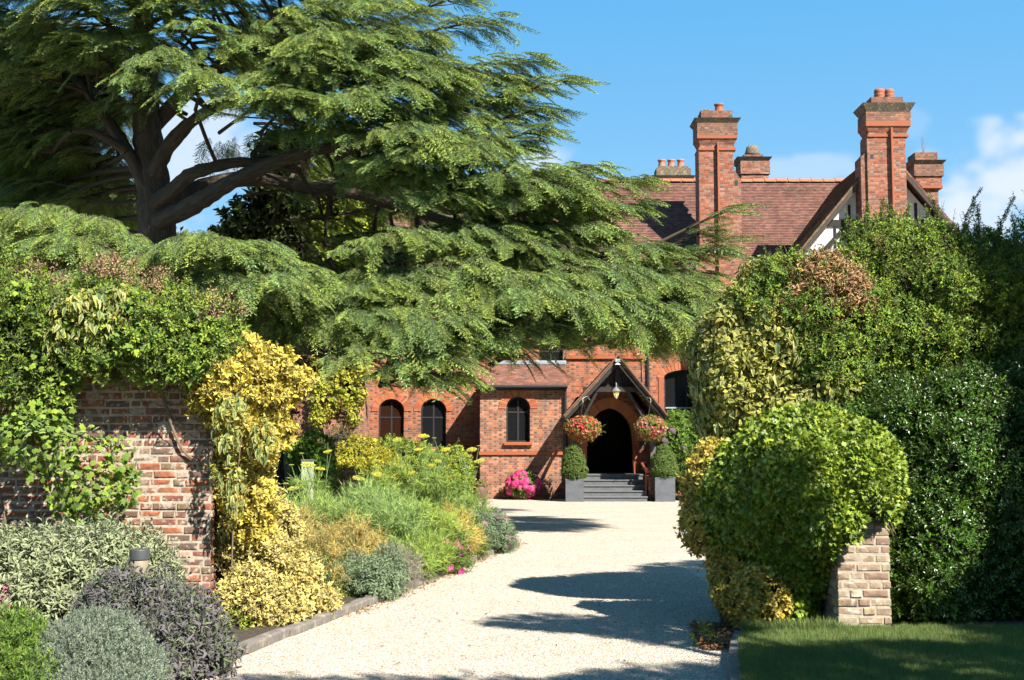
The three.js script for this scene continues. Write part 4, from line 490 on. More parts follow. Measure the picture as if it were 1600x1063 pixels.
const g_seed = shoots(19, { n: 22, h: 0.14, len: 0.026, wid: 0.016, pitch: [0, 1.4], out: 0.03, stem: 0.003, cols: [[0.36, 0.22, 0.11], [0.44, 0.30, 0.16], [0.26, 0.15, 0.08]] });
const g_arch = shoots(20, { n: 26, h: 0.36, len: 0.045, wid: 0.02, pitch: [0.1, 0.9], out: 0.004, stem: 0.004, taper: 0.55, cols: [[0.07, 0.16, 0.026], [0.10, 0.19, 0.03], [0.15, 0.22, 0.035]] });
const mLeaf = leafMat(), mGloss = glossLeaf({ roughness: 0.5 }), mShine = glossLeaf({ roughness: 0.36 }), mSoft = leafMat({ transmission: 0.3 });
// a rooted stem or several, to carry a mass
const stems = (root, list, r, mat = M.stem, name = 'stem') => { const m = new MB(); list.forEach((pts, k) => m.add(tube(pts, r * (1 - 0.08 * (k % 4)), r * 0.4, 5, pts.length * 3, 0.2, k + 1))); return part(root, name, m, mat); };
// separate large leaves, each a mesh, hanging or facing outward
const bigLeaves = [0, 1, 2, 3, 4].map((k) => { const m = new MB(), c = [[0.055, 0.125, 0.04], [0.09, 0.16, 0.045], [0.045, 0.105, 0.035], [0.46, 0.46, 0.11], [0.13, 0.2, 0.05]][k], e = [[0.5, 0.48, 0.14], [0.60, 0.54, 0.16], [0.28, 0.35, 0.08], [0.66, 0.60, 0.2], [0.6, 0.55, 0.18]][k]; leafInto(m, T(0, 0, 0), 0.14, 0.056, { base: c, edge: e, curl: 0.25 + 0.06 * k, fold: 0.12 + 0.05 * k }); return m.geo(); });
function hangLeaves(root, blobs, n, seed, o = {}) {
  const R = rng(seed), b = wpos(root), L = []; let guard = 0;
  while (L.length < n && guard++ < n * 20) { const e = blobs[Math.floor(R() * blobs.length)], d = rdir(R); if (d.z < 0.0) continue; const f = 0.96 + 0.14 * R(), p = V(e[0] + d.x * e[3] * f, e[1] + d.y * e[4] * f, e[2] + d.z * e[5] * f); if (blobs.some((q) => q !== e && ((p.x - q[0]) / q[3]) ** 2 + ((p.y - q[1]) / q[4]) ** 2 + ((p.z - q[2]) / q[5]) ** 2 < 0.85)) continue;
    const out = V(d.x, d.y * 0.5, d.z).normalize(), fw = V(out.x * 0.5 + (R() - 0.5) * 0.8, -(o.drop ?? 1) - R() * 0.6, out.z * 0.5 + (R() - 0.5) * 0.5), q = qFwd(fw, out.clone().add(V((R() - 0.5) * 0.8, 0.25, (R() - 0.5) * 0.5))); const m = new THREE.Mesh(bigLeaves[Math.floor(R() * 5)], o.mat ?? mVar[Math.floor(R() * 2)]); m.name = 'leaf'; m.position.copy(p).sub(b); m.quaternion.copy(q); m.scale.setScalar((o.s ?? 0.85) * (0.7 + 0.6 * R())); root.add(m); L.push(m); }
}
const mVar = [leafMat({ roughness: 0.8, transmission: 0.25 }), leafMat({ roughness: 0.85, transmission: 0.35, color: C(0.85, 0.95, 0.8) })];

{ // ivy dome on the gate pier
  const t = thing('ivy_bush', 'large rounded dome of bright green ivy covering the buff brick pier', 'ivy', V(2.45, 0, -12));
  const bl = [ell(1262, 752, 11.9, 122, 110, 0.85), ell(1185, 790, 12.2, 92, 100, 0.8), ell(1330, 752, 11.6, 72, 92, 0.62), ell(1240, 850, 12.1, 92, 90, 0.7), ell(1215, 940, 12, 58, 60, 0.5), ell(1300, 800, 11.35, 62, 72, 0.35)];
  darkCore(t, bl, 0.84, M.inner, 3);
  const rej = (p) => p.x > pierX0 - 0.02 && p.z > -pierD - 0.1 && p.y < 0.92 + (p.x - pierX0) * 0.62 + 0.12 * Math.sin(p.x * 21);
  leafMass(t, { blobs: bl, n: 19000, geos: g_ivy, mat: mGloss, cols: [[0.8, 0.82, 0.8], [1.25, 1.15, 1.1]], s: [0.7, 1.2], seed: 21, up: 0.15, jit: 0.6, depth: 0.12, amp: 0.05, freq: 3.4, stray: 0.07, reject: rej });
  const R = rng(4), st = []; for (let k = 0; k < 9; k++) { const x = lerp(pierX0, pierX1, R()); st.push([V(x, 1.5, -pierD + 0.03), V(x + 0.12 * (R() - 0.5), 1.2, -pierD + 0.02), V(x + 0.3 * (R() - 0.5), 0.85 + 0.3 * R(), -pierD + 0.015)]); } stems(t, st, 0.008);
  const u = thing('golden_shrub', 'yellow-leaved shrub in shade along the left edge of the ivy dome', 'shrub', V(1.9, 0, -12.4));
  const b2 = [ell(1112, 765, 12.4, 34, 62, 0.42), ell(1102, 815, 12.4, 30, 42, 0.4), ell(1146, 855, 12.2, 38, 46, 0.4), ell(1178, 930, 11.7, 52, 42, 0.4), ell(1150, 905, 12.0, 28, 40, 0.35), ell(1116, 725, 12.5, 22, 28, 0.3)];
  leafMass(u, { blobs: b2, n: 2600, geos: g_euon, mat: mLeaf, cols: [[0.7, 0.7, 0.8], [1.0, 0.9, 0.85]], s: [0.8, 1.2], seed: 22, up: 0.2, jit: 0.7, depth: 0.35, stray: 0.3 });
  stems(u, [[V(1.95, 0, -12), V(1.9, 0.4, -12.2), V(1.95, 0.9, -12.4)], [V(2.05, 0, -12.1), V(2.0, 0.6, -12.4), V(1.9, 1.3, -12.6)]], 0.02);
}
{ // privet
  const t = thing('privet_hedge', 'dark glossy privet bush right of the brick pier, reaching the lawn', 'hedge', V(3.9, 0, -12.6));
  const bl = [ell(1400, 690, 13.0, 120, 90, 0.8), ell(1480, 740, 12.7, 100, 130, 0.8), ell(1450, 860, 12.4, 100, 130, 0.7), ell(1340, 640, 13.4, 80, 50, 0.6), ell(1520, 830, 12.7, 62, 120, 0.7), ell(1440, 950, 12.1, 60, 60, 0.5), ell(1590, 760, 13.0, 70, 200, 0.8), ell(1560, 920, 12.7, 80, 110, 0.6)];
  darkCore(t, bl, 0.8, M.inner, 5);
  leafMass(t, { blobs: lumpy(bl, 7, 0.34, 61), n: 13000, geos: g_privet, mat: mShine, cols: [[0.75, 0.8, 0.8], [1.2, 1.2, 1.1]], s: [0.7, 1.15], seed: 23, up: 0.45, jit: 0.55, depth: 0.3, amp: 0.22, freq: 3, stray: 0.22 });
  leafMass(t, { name: 'shoots', blobs: bl, n: 700, geos: shoots(21, { n: 22, h: 0.34, len: 0.055, wid: 0.026, pitch: [0.1, 0.8], out: 0.004, stem: 0.004, taper: 0.6, cols: [[0.035, 0.10, 0.016], [0.05, 0.13, 0.02]] }), mat: mShine, cols: [[0.9, 0.95, 0.9], [1.3, 1.3, 1.1]], s: [0.6, 1.1], seed: 29, up: 0.75, jit: 0.4, depth: 0.05, amp: 0.15 });
  const R = rng(9), st = []; for (let k = 0; k < 7; k++) st.push([V(3.3 + R() * 1.6, 0, -12.4 - R() * 0.4), V(3.3 + R() * 1.6, 0.6, -12.5), V(3.2 + R() * 1.8, 1.3, -12.7)]); stems(t, st, 0.018);
  // strap-leaved plant at its foot
  const s = thing('strap_leaf_plant', 'clump of long strap leaves at the foot of the dark privet bush', 'plant', V(3.85, 0.085, -11.75)), m = new MB(), q = rng(6);
  for (let k = 0; k < 46; k++) { const a = q() * 6.28, l = 0.3 + 0.28 * q(), e = 0.7 + 0.7 * q(), o = V(3.85 + (q() - 0.5) * 0.4, 0.08 + 0.3 * q(), -11.75 + (q() - 0.5) * 0.2); leafInto(m, T(o.x, o.y, o.z, -e, a, 0), l, 0.035, { base: [0.05, 0.13, 0.035], edge: [0.07, 0.16, 0.045], curl: 0.5 }); } part(s, 'leaves', m, mGloss, 'stuff'); stems(s, [[V(3.85, 0.05, -11.75), V(3.86, 0.4, -11.75)], [V(3.75, 0.05, -11.72), V(3.72, 0.35, -11.7)]], 0.012, M.greenStem);
}
{ // tall climber-covered bank on the right
  const t = thing('climbing_shrub', 'big green climbing shrub high on the right in front of the gable', 'shrub', V(4.2, 0, -13.6));
  const bl = [ell(1310, 530, 13.6, 120, 110, 0.9), ell(1400, 500, 13.8, 120, 100, 0.9), ell(1480, 468, 14, 120, 80, 0.9), ell(1575, 472, 14, 100, 86, 0.9), ell(1540, 560, 14.0, 160, 150, 0.9), ell(1420, 580, 14, 160, 110, 0.7), ell(1220, 500, 13.4, 75, 70, 0.7), ell(1385, 422, 13.8, 50, 40, 0.5), ell(1265, 462, 13.6, 60, 44, 0.6), ell(1240, 600, 13.6, 90, 70, 0.6), ell(1640, 550, 14, 120, 170, 1)];
  darkCore(t, bl, 0.8, M.inner, 7);
  leafMass(t, { blobs: lumpy(bl, 8, 0.34, 62), n: 19000, geos: g_small, mat: mLeaf, cols: [[0.8, 0.95, 0.8], [2.0, 1.75, 1.0]], s: [0.8, 1.5], seed: 24, up: 0.5, jit: 0.6, depth: 0.45, amp: 0.25, freq: 3, stray: 0.35 });
  leafMass(t, { name: 'shoots', blobs: lumpy(bl, 8, 0.34, 62), n: 2600, geos: g_arch, mat: mLeaf, cols: [[0.85, 1, 0.9], [1.7, 1.45, 1.0]], s: [0.5, 1.1], seed: 28, up: 0.6, jit: 0.7, depth: 0.1, amp: 0.15 });
  // sprigs that stand out of the top
  const R = rng(12), L = [], st = []; for (const [px, py, h] of [[1395, 350, 30], [1350, 345, 26], [1420, 348, 30], [1450, 352, 24], [1475, 352, 50], [1505, 345, 52], [1560, 352, 46], [1590, 366, 30], [1530, 352, 30], [1310, 392, 24], [1375, 340, 26], [1330, 370, 34]]) { const a = P(px, py + 20, 13.7), k = 13.7 / F, n = 9, dx = (R() - 0.3) * h * 1.3 * k, top = a.clone().add(V(dx, (h + 20) * k, (R() - 0.5) * 0.2)); st.push([a, a.clone().lerp(top, 0.5).add(V(-dx * 0.2, 0, 0)), top]); for (let i = 0; i < n * 2; i++) { const f = i / (n * 2); L.push({ p: a.clone().lerp(top, f).add(V(-dx * 0.4 * f * (1 - f), 0, 0)), q: qUp(V(dx + (R() - 0.5) * 0.7, 0.6, R() - 0.5), R() * 6), s: 0.95 * (1.2 - 0.5 * f), c: C(0.9, 1, 0.9), v: i }); } }
  scatter(t, 'sprigs', g_small, mLeaf, L); stems(t, st, 0.008);
  leafMass(t, { name: 'dead_leaves', blobs: [ell(1285, 436, 12.95, 62, 38, 0.3), ell(1262, 482, 12.9, 54, 36, 0.3), ell(1315, 465, 12.9, 50, 34, 0.3)], n: 620, geos: g_dead, mat: leafMat({ transmission: 0.2 }), cols: [[0.8, 0.8, 0.8], [1.2, 1.1, 1.1]], s: [0.8, 1.3], seed: 25, up: -0.1, jit: 0.8, depth: 0.6 });
  // variegated ivy hanging at its left
  const v = thing('variegated_ivy', 'curtain of large cream and green ivy leaves hanging left of the climbing shrub', 'ivy', V(2.3, 0, -13.3));
  const bv = [ell(1150, 600, 13.2, 66, 90, 0.55), ell(1125, 560, 13.3, 45, 75, 0.5), ell(1205, 560, 13.1, 60, 80, 0.5), ell(1175, 500, 13.3, 50, 60, 0.5), ell(1200, 445, 13.4, 42, 36, 0.4), ell(1235, 640, 12.9, 50, 40, 0.35), ell(1290, 610, 12.9, 45, 40, 0.35), ell(1105, 590, 13.3, 22, 60, 0.35), ell(1130, 650, 13.2, 40, 55, 0.4)];
  darkCore(v, bv, 0.74, M.inner, 9);
  leafMass(v, { blobs: bv, n: 3400, geos: g_big, mat: mVar[0], cols: [[0.7, 0.78, 0.6], [1.15, 1.05, 0.8]], s: [0.6, 0.95], seed: 26, up: 0.1, jit: 0.6, depth: 0.4, stray: 0.2, amp: 0.3 });
  hangLeaves(v, bv, 300, 27); stems(v, [[V(2.6, 0, -13.6), V(2.5, 1.2, -13.6), V(2.4, 2.4, -13.4)], [V(2.3, 0, -13.5), V(2.2, 0.9, -13.5), V(2.2, 1.8, -13.3)]], 0.03);
}
{ // climbers over the left garden wall
  const t = thing('wall_climber', 'tangled green climber with brown seed heads over the top of the old wall', 'climber', V(-4.2, 0, -12.1));
  const bl = [ell(40, 560, 12.1, 70, 120, 0.3), ell(20, 470, 12.3, 60, 56, 0.4), ell(150, 518, 12.15, 90, 40, 0.4), ell(240, 530, 12.15, 90, 46, 0.42), ell(310, 556, 12.2, 56, 46, 0.42), ell(190, 478, 12.35, 110, 30, 0.4), ell(290, 505, 12.3, 70, 34, 0.4), ell(120, 560, 12, 80, 26, 0.2), ell(200, 575, 11.98, 120, 22, 0.18)];
  leafMass(t, { blobs: lumpy(bl, 5, 0.35, 63), n: 4000, geos: g_small, mat: mLeaf, cols: [[0.8, 0.9, 0.9], [1.9, 1.6, 1.0]], s: [0.8, 1.6], seed: 31, up: 0.25, jit: 0.8, depth: 0.9, amp: 0.45, freq: 3, stray: 0.3, patch: 1.6 });
  leafMass(t, { name: 'shoots', blobs: lumpy(bl, 5, 0.35, 63), n: 520, geos: [...g_arch, ...g_vine], mat: mSoft, cols: [[0.8, 0.9, 0.8], [1.6, 1.35, 0.9]], s: [0.35, 0.8], seed: 36, up: 0.3, jit: 0.9, depth: 0.3, amp: 0.4, stray: 0.4 });
  darkCore(t, [ell(60, 540, 12.25, 70, 90, 0.2), ell(190, 510, 12.32, 130, 44, 0.25), ell(290, 530, 12.3, 70, 36, 0.25)], 0.8, M.inner, 11);
  leafMass(t, { name: 'seed_heads', blobs: [ell(175, 432, 12.3, 40, 18, 0.3), ell(240, 455, 12.3, 40, 26, 0.3), ell(330, 495, 12.3, 45, 26, 0.3), ell(50, 440, 12.3, 50, 16, 0.3), ell(215, 500, 12, 50, 20, 0.2)], n: 230, geos: g_seed, mat: leafMat({ transmission: 0.1 }), cols: [[0.9, 0.9, 0.9], [1.2, 1.1, 1.1]], s: [0.8, 1.3], seed: 32, up: 0.6, jit: 0.5, depth: 0.8 });
  // bare climbing stems on the brick face
  const z = -wallD + 0.035, S = (l) => l.map(([px, py, k]) => { const p = P(px, py, wallD); p.z = z + (k ?? 0) * 0.03; return p; });
  stems(t, [S([[250, 600], [262, 640], [275, 680], [292, 710], [318, 724], [333, 733, 2]])], 0.019, M.stem, 'branch'); stems(t, [S([[262, 640], [280, 660], [305, 668], [330, 690]]), S([[215, 590], [225, 630], [262, 655]]), S([[160, 610], [200, 600], [250, 610], [300, 600]]), S([[320, 620], [322, 660], [326, 720], [318, 740]]), S([[100, 640], [130, 610], [170, 585]]), S([[90, 500], [140, 520], [210, 512]]), S([[225, 655], [250, 670], [270, 690]])], 0.008, M.stem, 'branch');
  const v = thing('variegated_ivy', 'small cluster of large cream-edged ivy leaves on top of the left wall', 'ivy', V(-4.2, 0, -12));
  const bv = [ell(125, 480, 11.85, 38, 28, 0.2), ell(100, 505, 11.8, 24, 36, 0.15), ell(150, 505, 11.85, 26, 34, 0.15), ell(86, 535, 11.85, 14, 12, 0.1), ell(170, 465, 12, 34, 18, 0.2)];
  leafMass(v, { blobs: bv, n: 90, geos: g_big, mat: mVar[0], cols: [[0.9, 0.9, 0.85], [1.2, 1.15, 1.1]], s: [0.5, 0.8], seed: 33, up: -0.1, jit: 0.6, depth: 0.6 }); hangLeaves(v, bv, 110, 34, { s: 0.72, drop: 0.5 }); stems(v, [[V(-4.3, 2.1, -12.1), V(-4.2, 2.7, -12), V(-4.1, 3, -12)]], 0.012);
  const w = thing('grape_vine', 'bright green lobed vine growing up the left wall behind the silvery shrub', 'vine', V(-4.4, 0, -12));
  const bw = [ell(130, 720, 11.8, 66, 50, 0.25), ell(70, 700, 11.8, 66, 44, 0.25), ell(150, 775, 11.8, 60, 40, 0.25), ell(30, 690, 11.8, 50, 30, 0.22), ell(185, 745, 11.85, 34, 20, 0.15), ell(60, 660, 11.9, 50, 30, 0.18)];
  leafMass(w, { blobs: bw, n: 230, geos: g_vine, mat: mSoft, cols: [[0.85, 0.88, 0.8], [1.35, 1.2, 1.1]], s: [0.4, 0.72], seed: 35, up: 0.2, jit: 0.6, depth: 0.7, stray: 0.4 }); stems(w, [[V(-4.3, 0, -11.9), V(-4.2, 0.7, -11.95), V(-4.0, 1.2, -11.9)], [V(-4.5, 0, -11.9), V(-4.7, 0.9, -12), V(-4.9, 1.8, -12.05)]], 0.016);
}
{ // golden euonymus on the end of the left wall
  const t = thing('golden_euonymus', 'tall golden euonymus spilling over the end of the left wall beside the drive', 'shrub', V(-2.6, 0, -12.6));
  const bl = [ell(395, 590, 12.6, 56, 46, 0.45), ell(360, 640, 12.5, 44, 50, 0.4), ell(352, 575, 12.4, 26, 40, 0.3), ell(430, 605, 12.7, 40, 18, 0.2), ell(460, 594, 12.7, 24, 9, 0.1), ell(395, 690, 12.5, 34, 50, 0.35), ell(352, 600, 12.05, 20, 26, 0.15), ell(375, 560, 12.6, 30, 26, 0.3), ell(378, 720, 12.6, 30, 50, 0.3), ell(390, 790, 12.5, 34, 50, 0.34), ell(415, 640, 12.7, 26, 40, 0.25)];
  leafMass(t, { blobs: lumpy(bl, 8, 0.42, 66), n: 3300, geos: g_euon, mat: mSoft, cols: [[0.85, 0.85, 0.85], [1.25, 1.2, 1.1]], s: [0.85, 1.35], seed: 41, up: 0.35, jit: 0.6, depth: 0.45, amp: 0.3, stray: 0.25 });
  const b2 = [ell(386, 770, 12.6, 36, 70, 0.34), ell(386, 850, 12.6, 38, 60, 0.36), ell(420, 900, 12.6, 50, 60, 0.5), ell(400, 945, 12.2, 62, 42, 0.5), ell(465, 945, 12.7, 46, 34, 0.4), ell(384, 948, 12.1, 26, 34, 0.3), ell(432, 962, 12.1, 42, 24, 0.3), ell(500, 942, 13.2, 24, 18, 0.25), ell(440, 840, 12.9, 26, 40, 0.3)];
  darkCore(t, [...bl.slice(0, 3), bl[5], ...b2], 0.66, M.twig, 13);
  leafMass(t, { blobs: lumpy(b2, 8, 0.38, 67), n: 3000, geos: g_euonDry, mat: mLeaf, cols: [[0.85, 0.85, 0.85], [1.25, 1.2, 1.15]], s: [0.9, 1.4], seed: 42, up: 0.35, jit: 0.6, depth: 0.45, amp: 0.3, stray: 0.2 });
  const R = rng(15), st = []; for (let k = 0; k < 10; k++) { const x = 345 + 60 * R(); st.push([P(x - 8, 975, 12.5), P(x + 10 * (R() - 0.5), 850, 12.5), P(x + 30 * (R() - 0.5), 720, 12.4), P(x + 60 * (R() - 0.3), 610, 12.5)]); } stems(t, st, 0.018);
  const v = thing('variegated_ivy', 'trailing cream and green ivy among the golden leaves at the wall end', 'ivy', V(-2.55, 0, -12.1));
  const bv = [ell(352, 715, 11.95, 20, 60, 0.15), ell(365, 650, 11.95, 20, 40, 0.15), ell(412, 685, 12.05, 20, 32, 0.15), ell(370, 760, 11.95, 16, 40, 0.12), ell(350, 660, 11.9, 14, 40, 0.1)];
  leafMass(v, { blobs: bv, n: 90, geos: g_big, mat: mVar[0], cols: [[0.9, 0.95, 0.9], [1.2, 1.15, 1.1]], s: [0.45, 0.7], seed: 43, up: -0.1, jit: 0.6, depth: 0.5 }); hangLeaves(v, bv, 150, 44, { s: 0.62 }); stems(v, [[V(-2.62, 0, -12.1), V(-2.6, 1, -12.05), V(-2.5, 2.1, -12)]], 0.01);
}
// ---------------------------------------------------------------- plants in front of the left wall
const sageLeaf = (c, e) => ({ n: 12, h: 0.2, len: 0.075, wid: 0.022, pitch: [-0.1, 1.05], out: 0.004, stem: 0.004, taper: 0.7, kind: 'full', curl: 0.35, cols: c, edges: e, stemCol: [0.15, 0.17, 0.1] });
const g_sage = shoots(51, sageLeaf([[0.20, 0.24, 0.11], [0.25, 0.29, 0.145], [0.17, 0.21, 0.09]], [[0.36, 0.38, 0.22], [0.42, 0.44, 0.28], [0.30, 0.34, 0.18]]));
const g_purple = shoots(52, sageLeaf([[0.085, 0.075, 0.085], [0.11, 0.09, 0.11], [0.12, 0.15, 0.075]], [[0.13, 0.11, 0.135], [0.18, 0.15, 0.19], [0.2, 0.24, 0.13]]));
const g_santo = shoots(53, { n: 26, h: 0.13, len: 0.03, wid: 0.006, pitch: [0.2, 1.1], stem: 0.003, stemCol: [0.2, 0.23, 0.17], cols: [[0.25, 0.31, 0.22], [0.31, 0.37, 0.27], [0.2, 0.26, 0.17]] });
const g_fine = shoots(54, { n: 22, h: 0.13, len: 0.035, wid: 0.008, pitch: [0.2, 1.1], stem: 0.003, stemCol: [0.06, 0.1, 0.03], cols: [[0.07, 0.16, 0.03], [0.09, 0.19, 0.035], [0.055, 0.13, 0.025]] });
function petal(seed, n, r, cols, cup = 0.5) { const R = rng(seed), m = new MB(); for (let k = 0; k < n; k++) { const a = k / n * 6.283; simpleLeaf(m, T(0, 0, 0, -cup, a, 0), r, r * 0.85, cols[Math.floor(R() * cols.length)], -0.2); } return m.geo(); }
function flowers(root, name, geo, mat, blobs, n, seed, s = [0.8, 1.2], most = 300, up = 0.4) { // each flower a mesh of its own
  const R = rng(seed), b = wpos(root); for (let k = 0, guard = 0; k < Math.min(n, most) && guard < n * 20; guard++) { const e = blobs[Math.floor(R() * blobs.length)], d = rdir(R); if (d.z < -0.1) continue; const f = 1 + 0.12 * R(), m = new THREE.Mesh(Array.isArray(geo) ? geo[k % geo.length] : geo, Array.isArray(mat) ? mat[Math.floor(R() * mat.length)] : mat); m.name = name; m.position.set(e[0] + d.x * e[3] * f, e[1] + d.y * e[4] * f, e[2] + d.z * e[5] * f).sub(b); m.quaternion.copy(qUp(V(d.x, d.y + up, d.z + 0.2), R() * 6)); m.scale.setScalar(lerp(s[0], s[1], R())); root.add(m); k++; }
}
{
  const t = thing('silvery_shrub', 'pale silvery green leafy shrub in front of the old wall at lower left', 'shrub', V(-3.7, 0.06, -11));
  const bl = [ell(50, 925, 11, 80, 74, 0.6), ell(140, 905, 11.1, 70, 66, 0.6), ell(205, 905, 11.2, 56, 56, 0.5), ell(20, 945, 10.8, 60, 74, 0.5), ell(110, 955, 10.8, 80, 74, 0.5), ell(250, 925, 11.2, 26, 46, 0.4), ell(-60, 935, 11, 80, 76, 0.6)];
  darkCore(t, bl, 0.72, M.inner, 15); leafMass(t, { blobs: lumpy(bl, 5, 0.3, 64), n: 3400, geos: g_sage, mat: mLeaf, cols: [[0.85, 0.9, 0.85], [1.2, 1.15, 1.1]], s: [0.7, 1.2], seed: 51, up: 0.6, jit: 0.5, depth: 0.45, amp: 0.34, stray: 0.15 }); stems(t, [[V(-3.7, 0, -11), V(-3.7, 0.4, -11), V(-3.8, 0.8, -11)], [V(-3.3, 0, -11), V(-3.2, 0.4, -11.1), V(-3.1, 0.8, -11.1)]], 0.015);
  const p = thing('purple_sage', 'purple-grey sage bush spreading below the bollard light to the kerb', 'shrub', V(-2.6, 0.06, -9.8));
  const bp = [ell(240, 975, 10.0, 60, 52, 0.35), ell(295, 1005, 9.8, 46, 56, 0.35), ell(195, 955, 10.1, 50, 32, 0.3), ell(260, 1035, 9.5, 66, 60, 0.4), ell(315, 1055, 9.5, 34, 46, 0.3), ell(230, 1095, 9.3, 100, 54, 0.35), ell(172, 940, 10.1, 26, 22, 0.2)];
  darkCore(p, bp, 0.72, M.inner, 17); leafMass(p, { blobs: lumpy(bp, 5, 0.32, 65), n: 1800, geos: g_purple, mat: mLeaf, cols: [[0.65, 0.7, 0.6], [1.2, 1.2, 1.1]], s: [0.7, 1.05], seed: 53, up: 0.5, jit: 0.6, depth: 0.45, amp: 0.36, stray: 0.2 }); stems(p, [[V(-2.7, 0, -9.7), V(-2.7, 0.3, -9.7), V(-2.6, 0.6, -9.7)]], 0.012);
  const s = thing('santolina', 'low rounded silver grey bush at the bottom left of the bed', 'shrub', V(-3.0, 0.06, -8.9));
  const bs = [ell(150, 1035, 9, 74, 62, 0.4), ell(200, 1060, 8.9, 50, 50, 0.35), ell(100, 1050, 8.9, 44, 50, 0.35), ell(160, 1100, 8.7, 90, 60, 0.4)];
  darkCore(s, bs, 0.8, M.twig, 19); leafMass(s, { blobs: bs, n: 2600, geos: g_santo, mat: mLeaf, cols: [[0.85, 0.9, 0.85], [1.15, 1.1, 1.1]], s: [0.6, 1], seed: 55, up: 0.45, jit: 0.4, depth: 0.25, amp: 0.14 });
  const g = thing('green_bush', 'bright green feathery bush in the bottom left corner', 'shrub', V(-3.6, 0.06, -8.8));
  const bg = [ell(20, 1040, 8.9, 62, 62, 0.4), ell(-30, 1060, 8.8, 70, 80, 0.4), ell(50, 1080, 8.7, 60, 50, 0.35)];
  darkCore(g, bg, 0.75, M.inner, 21); leafMass(g, { blobs: bg, n: 1500, geos: g_fine, mat: mLeaf, cols: [[0.9, 1, 0.9], [1.4, 1.25, 1]], s: [0.7, 1.1], seed: 57, up: 0.5, jit: 0.5, depth: 0.3 });
  const pinkS = [C(0.55, 0.13, 0.23), C(0.6, 0.2, 0.32)].map((c) => leafMat({ color: c, vertexColors: false })), sp = (name, label, list, base) => { const f = thing(name, label, 'flower', base), m = new MB(); for (const [px, py, D, h] of list) { const a = P(px, py, D); m.add(tube([V(a.x, 0.06, a.z), V(a.x + 0.02, (a.y + 0.06) / 2, a.z), a], 0.006, 0.003, 4, 6)); const R = rng(px + py); for (let k = 0; k < 9; k++) { const q = new THREE.Mesh(floret, pinkS[k % 2]); q.name = 'flower'; q.position.set(a.x + (R() - 0.5) * 0.05, a.y - h * D / F * (k / 9), a.z + (R() - 0.5) * 0.05).sub(f.position); q.quaternion.copy(qUp(V(R() - 0.5, 0.4, R() + 0.2), R() * 6)); q.scale.setScalar(0.8 + 0.5 * R()); f.add(q); } } part(f, 'stem', m, M.greenStem); };
  const floret = petal(3, 5, 0.028, [[1, 1, 1], [0.85, 0.8, 0.85]], 0.3);
  sp('pink_flower_spike', 'pink flower spikes at the left edge of the picture by the silvery shrub', [[5, 918, 10.2, 40], [10, 938, 10.2, 30], [2, 950, 10.2, 30]], V(-4.05, 0.06, -10.2)); sp('pink_flower_spike', 'pink flower spike between the green bush and the silver grey bush', [[70, 990, 9.3, 24], [76, 1000, 9.2, 20]], V(-3.37, 0.06, -9.3)); sp('pink_flower_spike', 'small pink flowers above the bright green bush in the bottom left corner', [[14, 1000, 8.9, 18], [122, 996, 8.8, 6]], V(-3.5, 0.06, -8.9));
}
{ // bollard light
  const b = P(218, 858, 10.35), t = thing('bollard_light', 'short cylindrical bollard light with dark cap among the sage at the left', 'lamp', V(b.x, 0.06, b.z)), r = 15.2 * 10.35 / F, L = (pr, n) => new THREE.LatheGeometry(pr.map((p) => new THREE.Vector2(p[0], p[1])), n ?? 28).translate(b.x, 0, b.z), y = b.y;
  part(t, 'post', L([[0.001, 0], [r * 0.92, 0], [r * 0.92, y - 0.235], [0.001, y - 0.235]]), std({ color: C(0.13, 0.10, 0.085), roughness: 0.6 })); part(t, 'diffuser', L([[r * 0.6, y - 0.236], [r * 0.95, y - 0.234], [r * 0.95, y - 0.085], [r * 0.6, y - 0.085]]), std({ map: tex(64, 64, (u, v) => { const k = 0.8 + 0.3 * fbm(u * 8, v * 8, 8, 5, 3); return [0.36 * k, 0.30 * k, 0.21 * k]; }), roughness: 0.4 }));
  part(t, 'cap', L([[0.001, y - 0.086], [r, y - 0.086], [r * 1.02, y - 0.08], [r * 1.02, y - 0.008], [r * 0.97, y], [0.001, y + 0.002]]), std({ color: C(0.10, 0.105, 0.11), roughness: 0.45, metalness: 0.3 }));
}
// ---------------------------------------------------------------- the flower bed along the drive
function feathery(seed, cols, n = 26, l = 0.3) { const R = rng(seed), m = new MB(); for (let k = 0; k < n; k++) { const a = R() * 6.28, e = R() * 1.3 + 0.1, y = R() * 0.12, len = l * (0.4 + 0.9 * R()), d = V(Math.cos(a) * Math.cos(e), Math.sin(e), Math.sin(a) * Math.cos(e)), s = V(-Math.sin(a), (R() - 0.5), Math.cos(a)).normalize().multiplyScalar(0.0052), b = V(0, y, 0), mid = b.clone().addScaledVector(d, len * 0.6).add(V(0, 0.01, 0)), e2 = b.clone().addScaledVector(d, len).add(V((R() - 0.5) * 0.06, -0.05 * R(), (R() - 0.5) * 0.06)), c = cols[Math.floor(R() * cols.length)]; m.tri(b.clone().add(s), mid, b.clone().sub(s), c); m.tri(mid.clone().add(s), e2, mid.clone().sub(s), c); for (let j = 0; j < 3; j++) { const o = b.clone().lerp(mid, 0.5 + 0.5 * R()), q = o.clone().add(V((R() - 0.5) * 0.16, R() * 0.09, (R() - 0.5) * 0.16)); m.tri(o.clone().add(s), q, o.clone().sub(s), c); } } return m.geo(); }
